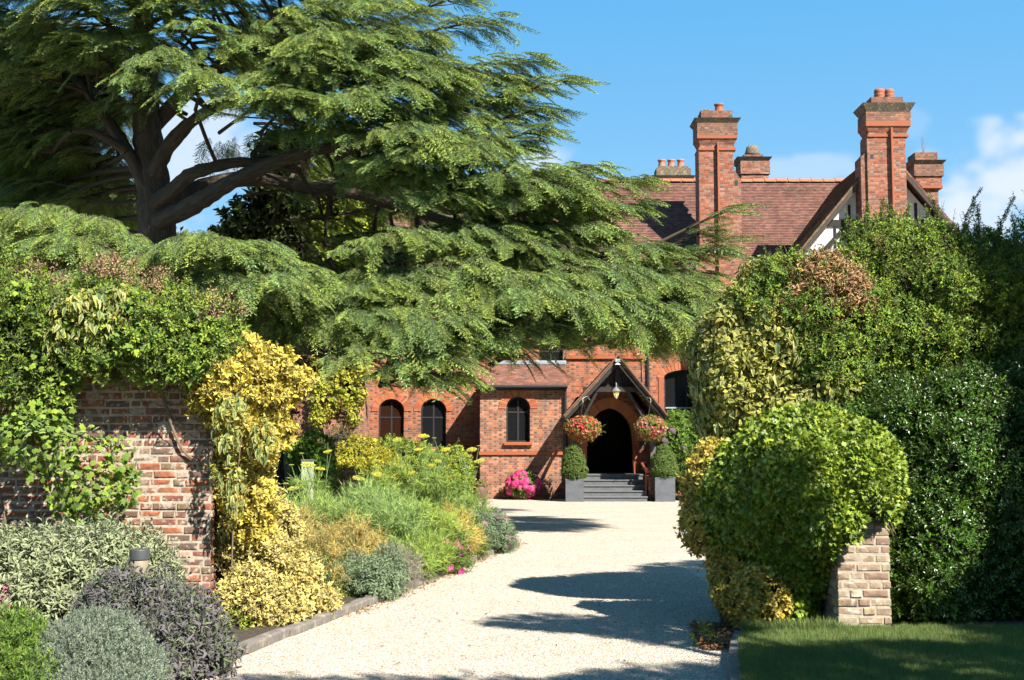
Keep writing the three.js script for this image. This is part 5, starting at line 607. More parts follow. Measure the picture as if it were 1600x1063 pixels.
const fGreen = [0, 1, 2].map((k) => feathery(61 + k, [[0.24, 0.36, 0.05], [0.31, 0.41, 0.07], [0.19, 0.30, 0.05]])), fBronze = [0, 1, 2].map((k) => feathery(65 + k, [[0.46, 0.36, 0.09], [0.52, 0.41, 0.12], [0.40, 0.36, 0.08]], 24, 0.3)), fBlue = [0, 1, 2].map((k) => feathery(69 + k, [[0.24, 0.36, 0.08], [0.30, 0.41, 0.11], [0.19, 0.31, 0.06]]));
const mFeather = leafMat({ transmission: 0.3 }), baseOf = (px, D) => { const p = P(px, 700, D); return V(p.x, 0.06, -D); };
function fennel(label, list, geos, n, seed, s, o = {}) { // list of masses [px, py, D, rx, ry]
  const bl = list.map((b) => ell(b[0], b[1], b[2], b[3] * 1.35, b[4] * 1.1, b[5] ?? 0.6)), t = thing(o.name ?? 'fennel_plant', label, 'plant', baseOf(list[0][0], list[0][2])), R = rng(seed);
  leafMass(t, { blobs: bl, n: Math.round(n * 0.42), geos, mat: mFeather, cols: o.cols ?? [[0.8, 0.85, 0.8], [1.2, 1.15, 1.1]], s, seed, up: 0.7, jit: 0.5, depth: 0.95, amp: 0.4, stray: 0.5, floor: 0.1 });
  const st = []; for (let k = 0; k < (o.stems ?? 7) * 3; k++) { const b = bl[k % bl.length], x = b[0] + (R() - 0.5) * b[3], z = b[2] + (R() - 0.5) * 0.4; st.push([V(x, 0.05, z), V(x + (R() - 0.5) * 0.2, b[1] * 0.6, z), V(x + (R() - 0.5) * 0.5, b[1] + b[4] * (0.4 + 0.7 * R()), z)]); } stems(t, st, 0.005, M.greenStem); return t;
}
const g_bedSage = shoots(71, sageLeaf([[0.15, 0.22, 0.10], [0.19, 0.26, 0.14], [0.12, 0.19, 0.08]], [[0.21, 0.29, 0.16], [0.26, 0.33, 0.2], [0.17, 0.25, 0.12]])), g_bed = shoots(72, { n: 10, h: 0.16, len: 0.055, wid: 0.02, pitch: [0, 1], stem: 0.003, cols: [[0.10, 0.19, 0.045], [0.13, 0.23, 0.06], [0.085, 0.16, 0.04]] }), g_lime = shoots(73, { n: 10, h: 0.16, len: 0.06, wid: 0.022, pitch: [0, 1], stem: 0.003, cols: [[0.17, 0.28, 0.045], [0.22, 0.33, 0.06], [0.13, 0.23, 0.04]] });
function clumpOf(name, label, cat, list, geos, n, seed, s, o = {}) { const bl = list.map((b) => ell(b[0], b[1], b[2], b[3], b[4], b[5] ?? 0.4)), t = thing(name, label, cat, baseOf(list[0][0], list[0][2])); if (o.core !== false) darkCore(t, bl, 0.66, M.inner, seed); leafMass(t, { blobs: bl, n, geos, mat: o.mat ?? mLeaf, cols: o.cols ?? [[0.85, 0.9, 0.85], [1.2, 1.15, 1.1]], s, seed, up: o.up ?? 0.5, jit: 0.5, depth: o.depth ?? 0.35, amp: 0.25, stray: o.stray ?? 0.2 }); t.bl = bl; return t; }
{
  fennel('bronze fennel with orange feathery leaves just behind the golden euonymus', [[488, 880, 15.3, 40, 44], [478, 845, 15.8, 30, 26]], fBronze, 130, 101, [0.6, 1], { cols: [[0.8, 0.8, 0.8], [1.2, 1.1, 1]] });
  fennel('bronze fennel with orange feathery leaves left of the low grey-green sage', [[540, 880, 14.8, 34, 46], [530, 925, 14.2, 26, 22], [560, 858, 15.4, 30, 26]], fBronze, 150, 102, [0.6, 1], { cols: [[0.9, 0.85, 0.8], [1.25, 1.15, 1]] });
  fennel('tall green fennel at the left of the bed in front of the bench', [[476, 840, 17.4, 36, 34], [510, 845, 16.6, 42, 40], [455, 865, 16.2, 26, 46]], fGreen, 600, 103, [0.7, 1.2], { stems: 12 });
  fennel('grey-green fennel filling the middle of the bed', [[570, 840, 17.6, 52, 44], [610, 855, 16.8, 44, 38], [560, 820, 19, 50, 28]], fBlue, 900, 104, [0.7, 1.2], { stems: 10 });
  fennel('bright yellow-green fennel between the two purple flower spikes', [[660, 850, 17.4, 36, 44], [650, 885, 16.4, 30, 24]], fGreen, 560, 105, [0.6, 1.1], { cols: [[1.0, 1.05, 0.7], [1.45, 1.3, 0.8]] });
  fennel('fine green fennel along the back of the bed', [[640, 815, 21, 50, 26], [700, 812, 21.6, 44, 24]], fGreen, 900, 106, [0.8, 1.3], { cols: [[0.9, 0.95, 0.8], [1.3, 1.2, 1]], stems: 10 });
  fennel('small bronze fennel between the pink rock roses', [[712, 838, 18.6, 20, 28], [728, 852, 19, 16, 16]], fBronze, 160, 107, [0.6, 1], { cols: [[0.9, 1, 0.7], [1.3, 1.2, 0.9]], stems: 4 });
  // seeding fennel: tall stems with flat yellow heads
  const t = thing('flowering_fennel', 'tall branching fennel stems with flat yellow flower heads above the bed', 'plant', baseOf(660, 20.5)), R = rng(108), hm = [C(0.50, 0.44, 0.03), C(0.42, 0.42, 0.05)].map((c) => std({ color: c, roughness: 0.9 }));
  const umb = [0, 1, 2].map((v) => { const m = new MB(), q = rng(200 + v), ic = new THREE.IcosahedronGeometry(0.011, 0); for (let k = 0; k < 60; k++) { const a = k * 2.4, r = 0.125 * Math.sqrt(k / 60); m.add(ic, T(Math.cos(a) * r, 0.015 * (1 - (r / 0.12) ** 2) + 0.012 * q(), Math.sin(a) * r, 0, q() * 6, 0, 0.8 + 0.7 * q())); if (k % 4 === 0) m.add(tube([V(0, -0.07, 0), V(Math.cos(a) * r * 0.6, -0.03, Math.sin(a) * r * 0.6), V(Math.cos(a) * r, 0, Math.sin(a) * r)], 0.002, 0.0015, 3, 2), null, [0.6, 0.8, 0.8]); } return m.geo(); });
  const st = []; for (const [px, py, D, stemPx] of [[662, 682, 20.5, 668], [621, 688, 21, 630], [654, 703, 20.4, 668], [696, 703, 20.8, 690], [684, 721, 20.6, 690], [672, 728, 20.6, 676], [624, 729, 20.8, 640], [641, 739, 20.4, 652], [737, 703, 20.6, 726], [732, 712, 20.6, 724], [749, 721, 20.8, 735], [481, 727, 18, 492], [500, 733, 18.2, 494], [458, 764, 17.6, 478], [512, 706, 19, 508], [435, 777, 17.2, 462], [590, 742, 20, 584], [560, 748, 20, 566], [707, 745, 21, 700]]) {
    const a = P(px, py, D), b = P(stemPx, 800, D); st.push([V(b.x + (R() - 0.5) * 0.2, 0.05, -D), V(b.x, b.y + 0.1, -D), V(lerp(b.x, a.x, 0.45), lerp(b.y, a.y, 0.6), -D), a]); const h = new THREE.Mesh(umb[Math.floor(R() * 3)], hm[R() < 0.6 ? 0 : 1]); h.name = 'flower_head'; h.position.copy(a).sub(t.position); h.quaternion.copy(qUp(V((R() - 0.5) * 0.4, 1, 0.15 + 0.3 * R()), R() * 6)); h.scale.setScalar(0.5 + 0.32 * R()); t.add(h);
    for (let k = 0; k < 2; k++) { const q = V(lerp(b.x, a.x, 0.4), lerp(b.y, a.y, 0.5 + 0.2 * R()), -D), e = q.clone().add(V((R() - 0.5) * 0.5, 0.25 + 0.25 * R(), (R() - 0.5) * 0.2)); st.push([q, q.clone().lerp(e, 0.5).add(V(0, 0.02, 0)), e]); if (R() < 0.6) { const g = new THREE.Mesh(umb[k], hm[1]); g.name = 'flower_head'; g.position.copy(e).sub(t.position); g.scale.setScalar(0.3); t.add(g); } } }
  leafMass(t, { blobs: [ell(660, 752, 20.6, 44, 34, 0.5), ell(610, 765, 20.6, 34, 24, 0.5), ell(485, 770, 18, 30, 30, 0.4)], n: 56, geos: fGreen, mat: mFeather, cols: [[0.9, 0.95, 0.7], [1.3, 1.2, 0.8]], s: [0.7, 1.2], seed: 109, up: 0.7, jit: 0.6, depth: 0.95 });
  stems(t, st, 0.0075, M.greenStem);
  clumpOf('sage_bush', 'low grey-green sage bush at the kerb beside the drive', 'shrub', [[585, 918, 14.3, 36, 32], [560, 905, 14.5, 24, 30], [605, 905, 14.6, 22, 40]], g_bedSage, 800, 111, [0.5, 0.85]);
  clumpOf('dry_lavender', 'faded greyish lavender clump leaning over the kerb right of the sage', 'shrub', [[622, 900, 15.3, 22, 34], [632, 915, 15.2, 20, 22]], shoots(74, { n: 14, h: 0.24, len: 0.03, wid: 0.007, pitch: [0.6, 1.3], stem: 0.003, stemCol: [0.3, 0.26, 0.2], cols: [[0.34, 0.29, 0.26], [0.40, 0.34, 0.30], [0.25, 0.26, 0.18]] }), 360, 112, [0.6, 1], { core: false, up: 0.5 });
  const mag = [C(0.55, 0.04, 0.32), C(0.62, 0.10, 0.28), C(0.42, 0.03, 0.16)].map((c) => leafMat({ color: c, vertexColors: false })), rose = petal(5, 5, 0.045, [[1, 1, 1]], 0.25);
  const r1 = clumpOf('rock_rose', 'bushy plant with magenta flowers on the kerb in the middle of the bed', 'shrub', [[698, 868, 17.3, 30, 34], [715, 880, 17.4, 18, 20], [685, 880, 17, 14, 20]], g_bed, 620, 113, [0.5, 0.85]); flowers(r1, 'flower', rose, mag, r1.bl, 34, 114, [0.9, 1.5]);
  const r2 = clumpOf('rock_rose', 'rounded grey-green plant with pink flowers at the far tip of the bed', 'shrub', [[775, 840, 20.6, 26, 30], [750, 838, 20.4, 24, 30], [788, 848, 21, 14, 22]], g_bedSage, 800, 115, [0.5, 0.8]); flowers(r2, 'flower', rose, mag, r2.bl, 30, 116, [0.9, 1.4]);
  clumpOf('low_green_plant', 'low green foliage filling the front of the bed before the fennel', 'plant', [[650, 900, 16, 24, 14], [520, 925, 14.2, 22, 24], [455, 905, 14.6, 40, 36], [740, 860, 19.4, 20, 16]], g_bed, 700, 117, [0.5, 0.8], { depth: 0.5 });
  clumpOf('bed_foliage_plant', 'mixed soft green leaves under the fennel in the middle of the bed', 'plant', [[600, 875, 17.4, 70, 22], [690, 835, 19.5, 60, 26], [520, 865, 17, 60, 30], [640, 815, 20.5, 90, 22]], g_lime, 1600, 118, [0.5, 0.9], { depth: 0.6, core: false });
  // purple spikes
  const g_spike = shoots(75, { n: 34, h: 0.3, len: 0.022, wid: 0.012, pitch: [-0.1, 0.6], out: 0.008, stem: 0.003, even: true, cols: [[0.33, 0.29, 0.44], [0.42, 0.38, 0.5], [0.26, 0.24, 0.3]] });
  for (const [label, px, py, D, n] of [['grey-mauve flower spikes in the middle of the bed', 640, 840, 17.8, 14], ['grey-mauve flower spikes just left of the magenta rock rose', 671, 838, 17.6, 14]]) { const s = thing('catmint', label, 'flower', baseOf(px, D)), L = [], q = rng(px), sm = []; for (let k = 0; k < n; k++) { const a = P(px + (q() - 0.5) * 18, py + (q() - 0.5) * 26, D + (q() - 0.5) * 0.3); L.push({ p: a, q: qUp(V((q() - 0.5) * 0.3, 1, (q() - 0.5) * 0.3), q() * 6), s: 0.6 + 0.3 * q(), v: k }); sm.push([V(a.x, 0.06, a.z), a]); } scatter(s, 'flower_spikes', g_spike, mLeaf, L); stems(s, sm, 0.004, M.greenStem); }
  // strappy stems by the euonymus
  const y = thing('daylily_leaves', 'upright green strap leaves beside the bronze fennel at the kerb', 'plant', baseOf(515, 13.9)), m = new MB(), q = rng(77); for (let k = 0; k < 18; k++) { const a = q() * 6.28; leafInto(m, T(P(512, 700, 13.9).x + (q() - 0.5) * 0.2, 0.06, -13.9 + (q() - 0.5) * 0.1, -1.0 - 0.4 * q(), a, 0), 0.35 + 0.3 * q(), 0.018, { base: [0.10, 0.2, 0.06], edge: [0.13, 0.24, 0.08], curl: 0.3 }); } part(y, 'leaves', m, mLeaf, 'stuff');
  const w = clumpOf('seedling', 'small fresh green plant beside the kerb below the wall end', 'plant', [[372, 985, 11.7, 16, 24, 0.15], [362, 970, 11.8, 12, 14, 0.12]], g_lime, 90, 119, [0.4, 0.7], { core: false }); clumpOf('golden_shrub', 'small yellow-leaved shrub at the foot of the old wall end', 'shrub', [[348, 968, 11.8, 22, 26, 0.2], [335, 960, 11.9, 18, 22, 0.2]], g_euon, 170, 120, [0.5, 0.8], { core: false });
}

// ---------------------------------------------------------------- the cedar of Lebanon
// a flat branchlet along +Z: side twigs carrying short upward needle tufts
function cedarSpray(seed, len, wid) {
  const R = rng(seed), m = new MB(), up = V(0, 1, 0);
  const tuft = (p, d, l, w, t) => { const s = V().crossVectors(up, d).normalize(), n = V().crossVectors(d, s); const a = R() * 1.2 - 0.6; const ws = s.clone().multiplyScalar(Math.cos(a)).addScaledVector(n, Math.sin(a)).multiplyScalar(w / 2), mid = p.clone().addScaledVector(d, l * 0.45).addScaledVector(up, 0.012 * R()), e = p.clone().addScaledVector(d, l).addScaledVector(up, 0.02 * (R() - 0.3)); const k = 0.7 + 0.5 * R(), c0 = [0.075 * k, 0.10 * k, 0.025 * k], c1 = [lerp(0.135, 0.50, t) * k, lerp(0.21, 0.67, t) * k, lerp(0.045, 0.135, t) * k];  // tips paler as new growth; dark bases put inner shade into the colour
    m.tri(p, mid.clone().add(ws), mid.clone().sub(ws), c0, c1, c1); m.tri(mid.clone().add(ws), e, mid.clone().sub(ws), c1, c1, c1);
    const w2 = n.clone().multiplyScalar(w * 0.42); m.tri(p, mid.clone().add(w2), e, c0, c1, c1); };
  const axis = (z) => V(0.02 * Math.sin(z * 9 + seed), -0.16 * z * z / len, z);
  const n = 17;
  for (let i = 0; i < n; i++) { const z = (i + 0.4) / n * len * 0.97, L = wid * Math.pow(1 - z / len, 0.62) * (0.65 + 0.5 * R()) + 0.04, side = i % 2 ? 1 : -1;
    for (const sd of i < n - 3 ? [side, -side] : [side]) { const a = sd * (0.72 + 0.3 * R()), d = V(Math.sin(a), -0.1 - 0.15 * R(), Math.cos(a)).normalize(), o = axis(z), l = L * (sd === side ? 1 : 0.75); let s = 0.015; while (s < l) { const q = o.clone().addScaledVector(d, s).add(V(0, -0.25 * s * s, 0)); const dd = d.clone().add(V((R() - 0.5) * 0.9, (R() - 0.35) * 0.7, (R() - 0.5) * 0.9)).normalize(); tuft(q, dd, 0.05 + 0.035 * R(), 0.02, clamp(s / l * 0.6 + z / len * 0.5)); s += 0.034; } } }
  for (let z = 0.05; z < len; z += 0.05) tuft(axis(z), V((R() - 0.5) * 0.8, 0.2, 1).normalize(), 0.09, 0.022, z / len);
  const tw = tube([axis(0), axis(len * 0.5), axis(len * 0.95)], 0.011, 0.003, 3, 4); m.add(tw, null, [0.06, 0.045, 0.03]);
  return m.geo();
}
const cedarBase = V(-8.05, 0, -29);
const cedar = thing('cedar_tree', 'huge spreading cedar with flat layered boughs reaching across the front of the house', 'tree', cedarBase);
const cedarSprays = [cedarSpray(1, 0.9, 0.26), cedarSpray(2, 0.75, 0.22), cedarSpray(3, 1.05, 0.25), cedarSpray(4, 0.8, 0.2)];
const cedarLeaf = leafMat({ transmission: 0.2 });
const sprayList = [], branchlets = new MB();
{
  const R = rng(101);
  // trunk and the limbs that show in the photograph, as points [px, py, D, radius]
  const wood = []; const limb = (name, pts, r0, r1, seed) => { const q = pts.map((p) => P(p[0], p[1], p[2])); wood.push(...new THREE.CatmullRomCurve3(q).getPoints(24)); return part(cedar, name, tube(q, r0, r1, 10, pts.length * 4, 0.16, seed), M.bark); };
  limb('trunk', [[248, 830, 29], [248, 640, 29], [246, 450, 29], [243, 330, 29], [238, 280, 29], [232, 230, 29], [228, 170, 29], [226, 90, 29], [222, 0, 29], [222, -90, 29]], 0.54, 0.18, 3);
  limb('limb', [[243, 320, 28.9], [225, 285, 28.8], [200, 240, 28.7], [180, 205, 28.8], [150, 165, 29], [128, 135, 29.4], [90, 100, 30]], 0.19, 0.07, 4);
  limb('limb', [[196, 235, 28.6], [165, 216, 28.4], [140, 206, 28.2], [112, 205, 28]], 0.12, 0.05, 5);
  limb('limb', [[240, 275, 28.7], [256, 240, 28.5], [276, 213, 28.4], [300, 190, 28.2], [335, 168, 28], [400, 150, 27.6], [470, 130, 27], [560, 110, 26.6]], 0.2, 0.07, 6);
  limb('limb', [[244, 315, 28.7], [270, 296, 28.2], [296, 274, 27.8], [330, 262, 27.6], [370, 254, 27.6], [415, 256, 27.8], [470, 268, 27.8]], 0.19, 0.08, 7);
  limb('limb', [[250, 345, 28.7], [300, 322, 27.8], [335, 300, 27.2], [380, 275, 26.8], [440, 250, 26.4], [510, 232, 26], [600, 225, 25.8], [700, 215, 25.6]], 0.22, 0.08, 8);
  limb('limb', [[260, 325, 29.2], [320, 290, 29.4], [400, 280, 29.5], [470, 292, 29.5], [540, 300, 29.4], [620, 322, 29.2], [720, 352, 28.6], [850, 385, 27.8], [980, 400, 27.2]], 0.2, 0.08, 9);
  limb('limb', [[248, 440, 29], [330, 430, 28.2], [430, 455, 27.6], [540, 480, 27], [640, 470, 26.6], [780, 460, 26.4]], 0.26, 0.08, 10);
  limb('limb', [[248, 520, 29.2], [340, 505, 29], [440, 530, 28.8], [520, 552, 28.6], [560, 553, 28.5], [600, 548, 28.2], [700, 530, 27.6], [800, 535, 27.2]], 0.24, 0.08, 11);
  limb('limb', [[700, 512, 27.4], [760, 522, 27], [820, 538, 26.6], [880, 542, 26.4], [960, 530, 26.2], [1040, 505, 26]], 0.11, 0.04, 12);
  limb('limb', [[246, 400, 28.6], [220, 405, 27], [190, 415, 25.6], [150, 425, 24.6]], 0.2, 0.06, 13);
  limb('limb', [[236, 200, 29.2], [320, 120, 29], [420, 70, 28.6], [540, 40, 28]], 0.2, 0.06, 14);
  // boughs: [px, py, depth, across px, length m, tilt]  (flat sprays of foliage, drooping at their ends)
  function pad(px, py, D, wpx, L, o = {}) {
    const c = P(px, py, D), u = V(c.x - cedarBase.x, 0, c.z - cedarBase.z); const far = u.length(); u.normalize(); if (o.yaw) u.applyAxisAngle(QY, o.yaw); u.applyAxisAngle(QY, (R() - 0.5) * 0.5);
    const v = V(-u.z, 0, u.x), Wd = (wpx * D / F) / 2, n = Math.round((o.n ?? 62) * L * Wd * 0.95), droop = (o.droop ?? 0.42) * (0.75 + 0.6 * R()), rise = (o.rise ?? 0.1) + (R() - 0.5) * 0.16, tilt = (R() - 0.5) * 0.3, tint = o.tint ?? [1, 1, 1];
    const surf = (t, s) => { const x = (t - 0.45) * L; return c.clone().addScaledVector(u, x).addScaledVector(v, s * Wd).add(V(0, rise * x - droop * 0.32 * x * x * (x > 0 ? 1 : 0.25) - droop * 0.75 * s * s * Wd + tilt * s * Wd, 0)); };
    for (let k = 0; k < n; k++) {
      const t = Math.pow(R(), 0.75), smax = Math.sqrt(Math.max(0.05, 1 - Math.pow(2 * t - 0.92, 2) * 0.85)), s = (R() * 2 - 1) * smax, p = surf(t, s).add(V((R() - 0.5) * 0.25, (R() - 0.5) * 0.17 - 0.12 * R() * R(), (R() - 0.5) * 0.25));
      const yaw = s * 1.05 + (R() - 0.5) * 0.8, f = u.clone().applyAxisAngle(QY, -yaw), pitch = rise * 0.6 - droop * (0.15 + 0.9 * Math.max(0, t - 0.25)) - 0.5 * Math.abs(s) * droop * 2 - (R() < 0.2 ? 0.5 * R() : 0) + (R() - 0.5) * 0.42; f.y = Math.tan(pitch);
      const upv = V((R() - 0.5) * 0.5, 1, (R() - 0.5) * 0.5).addScaledVector(v, s * 0.45).addScaledVector(u, 0.2), b = 0.72 + 0.5 * R(), y = R();
      sprayList.push({ p, q: qFwd(f, upv), s: 0.5 + 0.45 * R() * R() + 0.12 * t, c: C(tint[0] * b * lerp(0.8, 1.18, y), tint[1] * b * lerp(0.92, 1.06, y), tint[2] * b * lerp(1.25, 0.8, y)), v: Math.floor(R() * 64) });
    }
    // its own wood
    const root = surf(-0.25, 0).add(V(0, -0.12, 0)); const ax = [root, surf(0.1, 0).add(V(0, -0.1, 0)), surf(0.5, 0.05).add(V(0, -0.09, 0)), surf(0.93, 0).add(V(0, -0.06, 0))]; branchlets.add(tube(ax, 0.045, 0.012, 5, 8));
    for (let k = 0; k < 7; k++) { const t = 0.12 + 0.11 * k, sd = k % 2 ? 1 : -1, e = Math.min(0.98, t + 0.22); branchlets.add(tube([surf(t, 0).add(V(0, -0.09, 0)), surf((t + e) / 2, sd * 0.42).add(V(0, -0.08, 0)), surf(e, sd * 0.82 * Math.sqrt(Math.max(0.1, 1 - (2 * e - 0.92) ** 2 * 0.85))).add(V(0, -0.06, 0))], 0.02, 0.006, 4, 4)); }
    if (o.wood !== false) { let best = null, bd = 1e9; for (const w of wood) { const d = w.distanceTo(root) + Math.max(0, w.y - root.y) * 0.6; if (d < bd) { bd = d; best = w; } } if (bd < 4.5 && !(px > 250 && px < 520 && py > 130 && py < 300)) branchlets.add(tube([best, best.clone().lerp(root, 0.5).add(V(0, 0.1 * bd * (R() - 0.3), 0)), root], 0.03 + 0.012 * bd, 0.042, 5, 7)); }
    if (false) { const h = clamp((root.y - 0.8 - 0.12 * far), 3, 13), st = V(cedarBase.x + u.x * 0.3, Math.min(root.y - 0.1, h), cedarBase.z + u.z * 0.3); const mid = st.clone().lerp(root, 0.5).add(V(0, 0.12 * (R() - 0.3) * far * 0.4, 0)); branchlets.add(tube([st, mid, root], 0.07 + far * 0.006, 0.045, 5, 8)); }
  }
  const row = (py, D, list, o = {}) => list.forEach((x) => { const a = Array.isArray(x) ? x : [x]; if (R() < (o.skip ?? (py < 135 ? 0.04 : 0.16)) && a.length < 2) return; const z = D > 30.8 ? 0.95 + 0.35 * R() : 0.62 + 0.45 * R(), kx = py < 245 && a[0] > 400 ? 0.91 : py < 352 && a[0] > 560 ? 0.95 : 1; pad(235 + (a[0] - 235) * kx + (R() - 0.5) * 18, py + (a[1] ?? 0) + (R() - 0.5) * 26, D + (a[2] ?? 0) + (R() - 0.5) * 1.6, (o.w ?? 150) * z, (o.L ?? 2.6) * z, o); });
  // crown of the right half, from the top down; the tips make its stepped outline
  row(-160, 28, [120, 260, 400, 520], { w: 190, L: 3 }); row(-100, 28, [40, 170, 330, 460, 560], { w: 190, L: 3 }); row(-45, 27.4, [30, 150, 280, 420, 520], { w: 180, L: 2.8 });
  row(12, 26.6, [40, 150, 270, 330, [420, 0, 3], 490, 550, 600], { w: 150, L: 2.3 });
  row(52, 26.2, [60, 190, 300, [380, 8, 3], 465, 530, 590, [640, 8]], { w: 150, L: 2.1 });
  row(92, 26, [[30, 5, 2], 150, 260, 335, [420, 0, 2], 500, 560, 625, [685, 6, 0.6]], { w: 150, L: 2.2 });
  row(128, 25.8, [[70, 0, 4], 230, 320, 410, 480, 550, 615, 675, [735, -8, 0.5], [775, 4, 0.5]], { w: 140, L: 2.3 });
  row(166, 25.6, [[20, 0, 4], [110, 0, 5], [215, -6, 3], 415, 470, 540, 605, 670, 730, [775, -8, 0.6]], { w: 140, L: 2.2 });
  row(203, 25.6, [[40, 0, 5], [120, 0, 5], 520, 590, 660, 715, [760, -2, 0.4]], { w: 140, L: 2.3 });
  row(238, 25.4, [[20, 0, 4.5], [90, 0, 5], [160, 0, 5], 555, 625, 690, [740, 4]], { w: 140, L: 2.2 });
  row(274, 25.6, [[60, 0, 4], [140, 6, 4.5], [605, 6, 0.5], 680, 745, 805, [850, 4, 0.4], [872, 12]], { w: 130, L: 2.1 });
  row(308, 25.8, [[20, 0, 3], [110, 0, 4], [690, 6], 760, 820, 870, [898, 4, 0.5]], { w: 130, L: 2.1 });
  row(346, 25.8, [[740, 0], 800, 855, [895, 10, 0.4]], { w: 130, L: 2.1 });
  // great low boughs over the drive
  row(372, 25.2, [600, 655, 715, 780, 850], { w: 140, L: 2.3 });
  row(404, 24.9, [575, 640, 705, 775, 840, 905, [960, -4]], { w: 140, L: 2.3 });
  row(438, 24.6, [[545, 6, 0.4], 610, 680, 750, 820, 890, 955, [1010, -6, 0.4]], { w: 140, L: 2.3 });
  row(470, 24.3, [530, 595, 670, 745, 815, 885, 950, 1010, [1050, -8]], { w: 140, L: 2.2 });
  row(500, 24.2, [[500, 4, 0.4], 570, 650, 730, 800, 870, 935, 1000, [1045, -6]], { w: 135, L: 2.1 });
  row(402, 26, [[945, 18], [1000, 6], [1042, -10]], { w: 70, L: 1.7, rise: 0.34, droop: 0.24, n: 44 }); row(428, 26, [[975, 4], [1025, 0], [1060, -4]], { w: 80, L: 1.8, rise: 0.22, droop: 0.3, n: 48 });
  pad(1092, 342, 26, 34, 1.3, { rise: 0.5, droop: 0.14, n: 40 }); pad(1052, 376, 26.2, 42, 1.5, { rise: 0.42, droop: 0.18, n: 40 }); pad(1078, 398, 26, 50, 1.4, { rise: 0.3, droop: 0.26, n: 44 });
  row(450, 26, [[1045, 0], [1074, 2]], { w: 90, L: 1.7 }); row(482, 26, [[1050, 0], [1074, -6]], { w: 85, L: 1.5 });
  row(526, 24, [480, 545, 610, 665, 712], { w: 125, L: 1.9, skip: 0 }); row(504, 24.6, [770, 830, 890], { w: 90, L: 1.6, droop: 0.3 }); row(545, 23.8, [540, 595, 645, [685, 0]], { w: 100, L: 1.6, droop: 0.4, skip: 0 }); row(524, 25, [930, 990, 1040], { w: 90, L: 1.6 });
  row(562, 23.6, [[600, 0], [645, 2], [680, 2]], { w: 90, L: 1.4, droop: 0.4 }); pad(690, 584, 23.5, 70, 1.2, { droop: 0.35 }); pad(645, 580, 23.5, 70, 1.2, { droop: 0.35 }); pad(798, 550, 24.4, 36, 0.8, { droop: 0.6 });
  for (const [px, py, D, w, L] of [[712, 34, 26.6, 50, 1.8], [668, 6, 27, 50, 1.6], [752, 96, 26.4, 60, 2.2], [802, 140, 26.2, 60, 2.2], [788, 178, 26.2, 60, 2], [782, 212, 26, 60, 2], [752, 238, 26, 60, 1.8], [870, 262, 26, 60, 2], [912, 284, 26, 60, 2.2], [935, 318, 26, 50, 1.6]]) pad(px, py, D, w, L, { rise: 0.16, droop: 0.26, n: 66 });
  // lit apron at the lower left
  row(338, 24.4, [[70, 0], 165, 250], { w: 170, L: 2.6 }); row(366, 24, [30, 130, 225, 310, [370, 6]], { w: 165, L: 2.6 }); row(396, 23.8, [80, 185, 275, 355, [415, 4]], { w: 160, L: 2.5 }); row(428, 23.8, [130, 240, 330, 400, [448, 0]], { w: 150, L: 2.4 }); row(462, 24, [280, 360, [420, 0, 0.6]], { w: 140, L: 2.2 }); row(500, 25, [330, 400, [375, 25, 0.2]], { w: 110, L: 1.9, droop: 0.6 });
  // dim inner and far boughs that close the crown
  row(40, 31, [20, 90, 160, 430, 480], { w: 170, n: 44, L: 2.6 }); row(85, 32, [20, 80, 130, 170, 460], { w: 150, n: 44, L: 2.4 }); row(140, 33, [10, 60, 110, 150], { w: 140, n: 48, L: 2.4, skip: 0 }); row(185, 33, [0, 45, 90, 130, 500], { w: 130, n: 48, L: 2.2, skip: 0 });
  row(235, 32.5, [10, 55, 100, 140, 540, 620], { w: 130, n: 46, L: 2.2, skip: 0 }); row(275, 32.5, [0, 50, 100, 140, 590, 660, 740], { w: 130, n: 46, L: 2.2, skip: 0 }); row(310, 32, [40, 110, 170, 640, 720, 800, 870], { w: 130, n: 36, L: 2.4 }); row(350, 31, [590, 660, 740, 820, 900], { w: 150, n: 38 }); row(395, 30.6, [480, 560, 650, 740, 830, 920], { w: 150, n: 38 }); row(440, 30.6, [470, 560, 650, 740, 840, 930], { w: 150, n: 38 }); row(485, 30.5, [430, 500, 580, 680, 780, 880], { w: 140, n: 36 });
  row(330, 33, [10, 100, 180], { w: 140, n: 36, L: 2.4 }); row(165, 30.5, [470], { w: 80, L: 1.6, n: 40 }); row(205, 30.5, [480], { w: 80, L: 1.6, n: 40 });
  row(-80, 25.6, [60, 160, 260, 350], { w: 170, skip: 0 }); row(-130, 25.2, [20, 110, 220, 330, 430], { w: 180, skip: 0 }); row(-20, 26.4, [90, 200], { w: 170, skip: 0 }); row(60, 29.6, [30, 110, 190], { w: 170, L: 2.6, n: 56, skip: 0 }); row(110, 30.4, [10, 70, 130, 180], { w: 150, L: 2.4, n: 56, skip: 0 }); row(165, 31, [0, 50, 95], { w: 150, L: 2.4, n: 56, skip: 0 });
  row(285, 30.6, [450, 505, 560], { w: 90, n: 48, L: 1.8, skip: 0 }); row(325, 30.6, [500, 560, 610], { w: 90, n: 44, L: 1.8, skip: 0 }); row(235, 30.4, [470, 525, 580], { w: 90, n: 46, L: 1.8, skip: 0 });
  row(-62, 27, [30, 90, 150, 210], { w: 190, L: 2.8, n: 80, skip: 0 }); row(-150, 26.4, [100, 170, 240, 310], { w: 200, L: 3.2, n: 80, skip: 0 }); row(-225, 26, [160, 240, 320], { w: 220, L: 3.4, n: 80, skip: 0 });
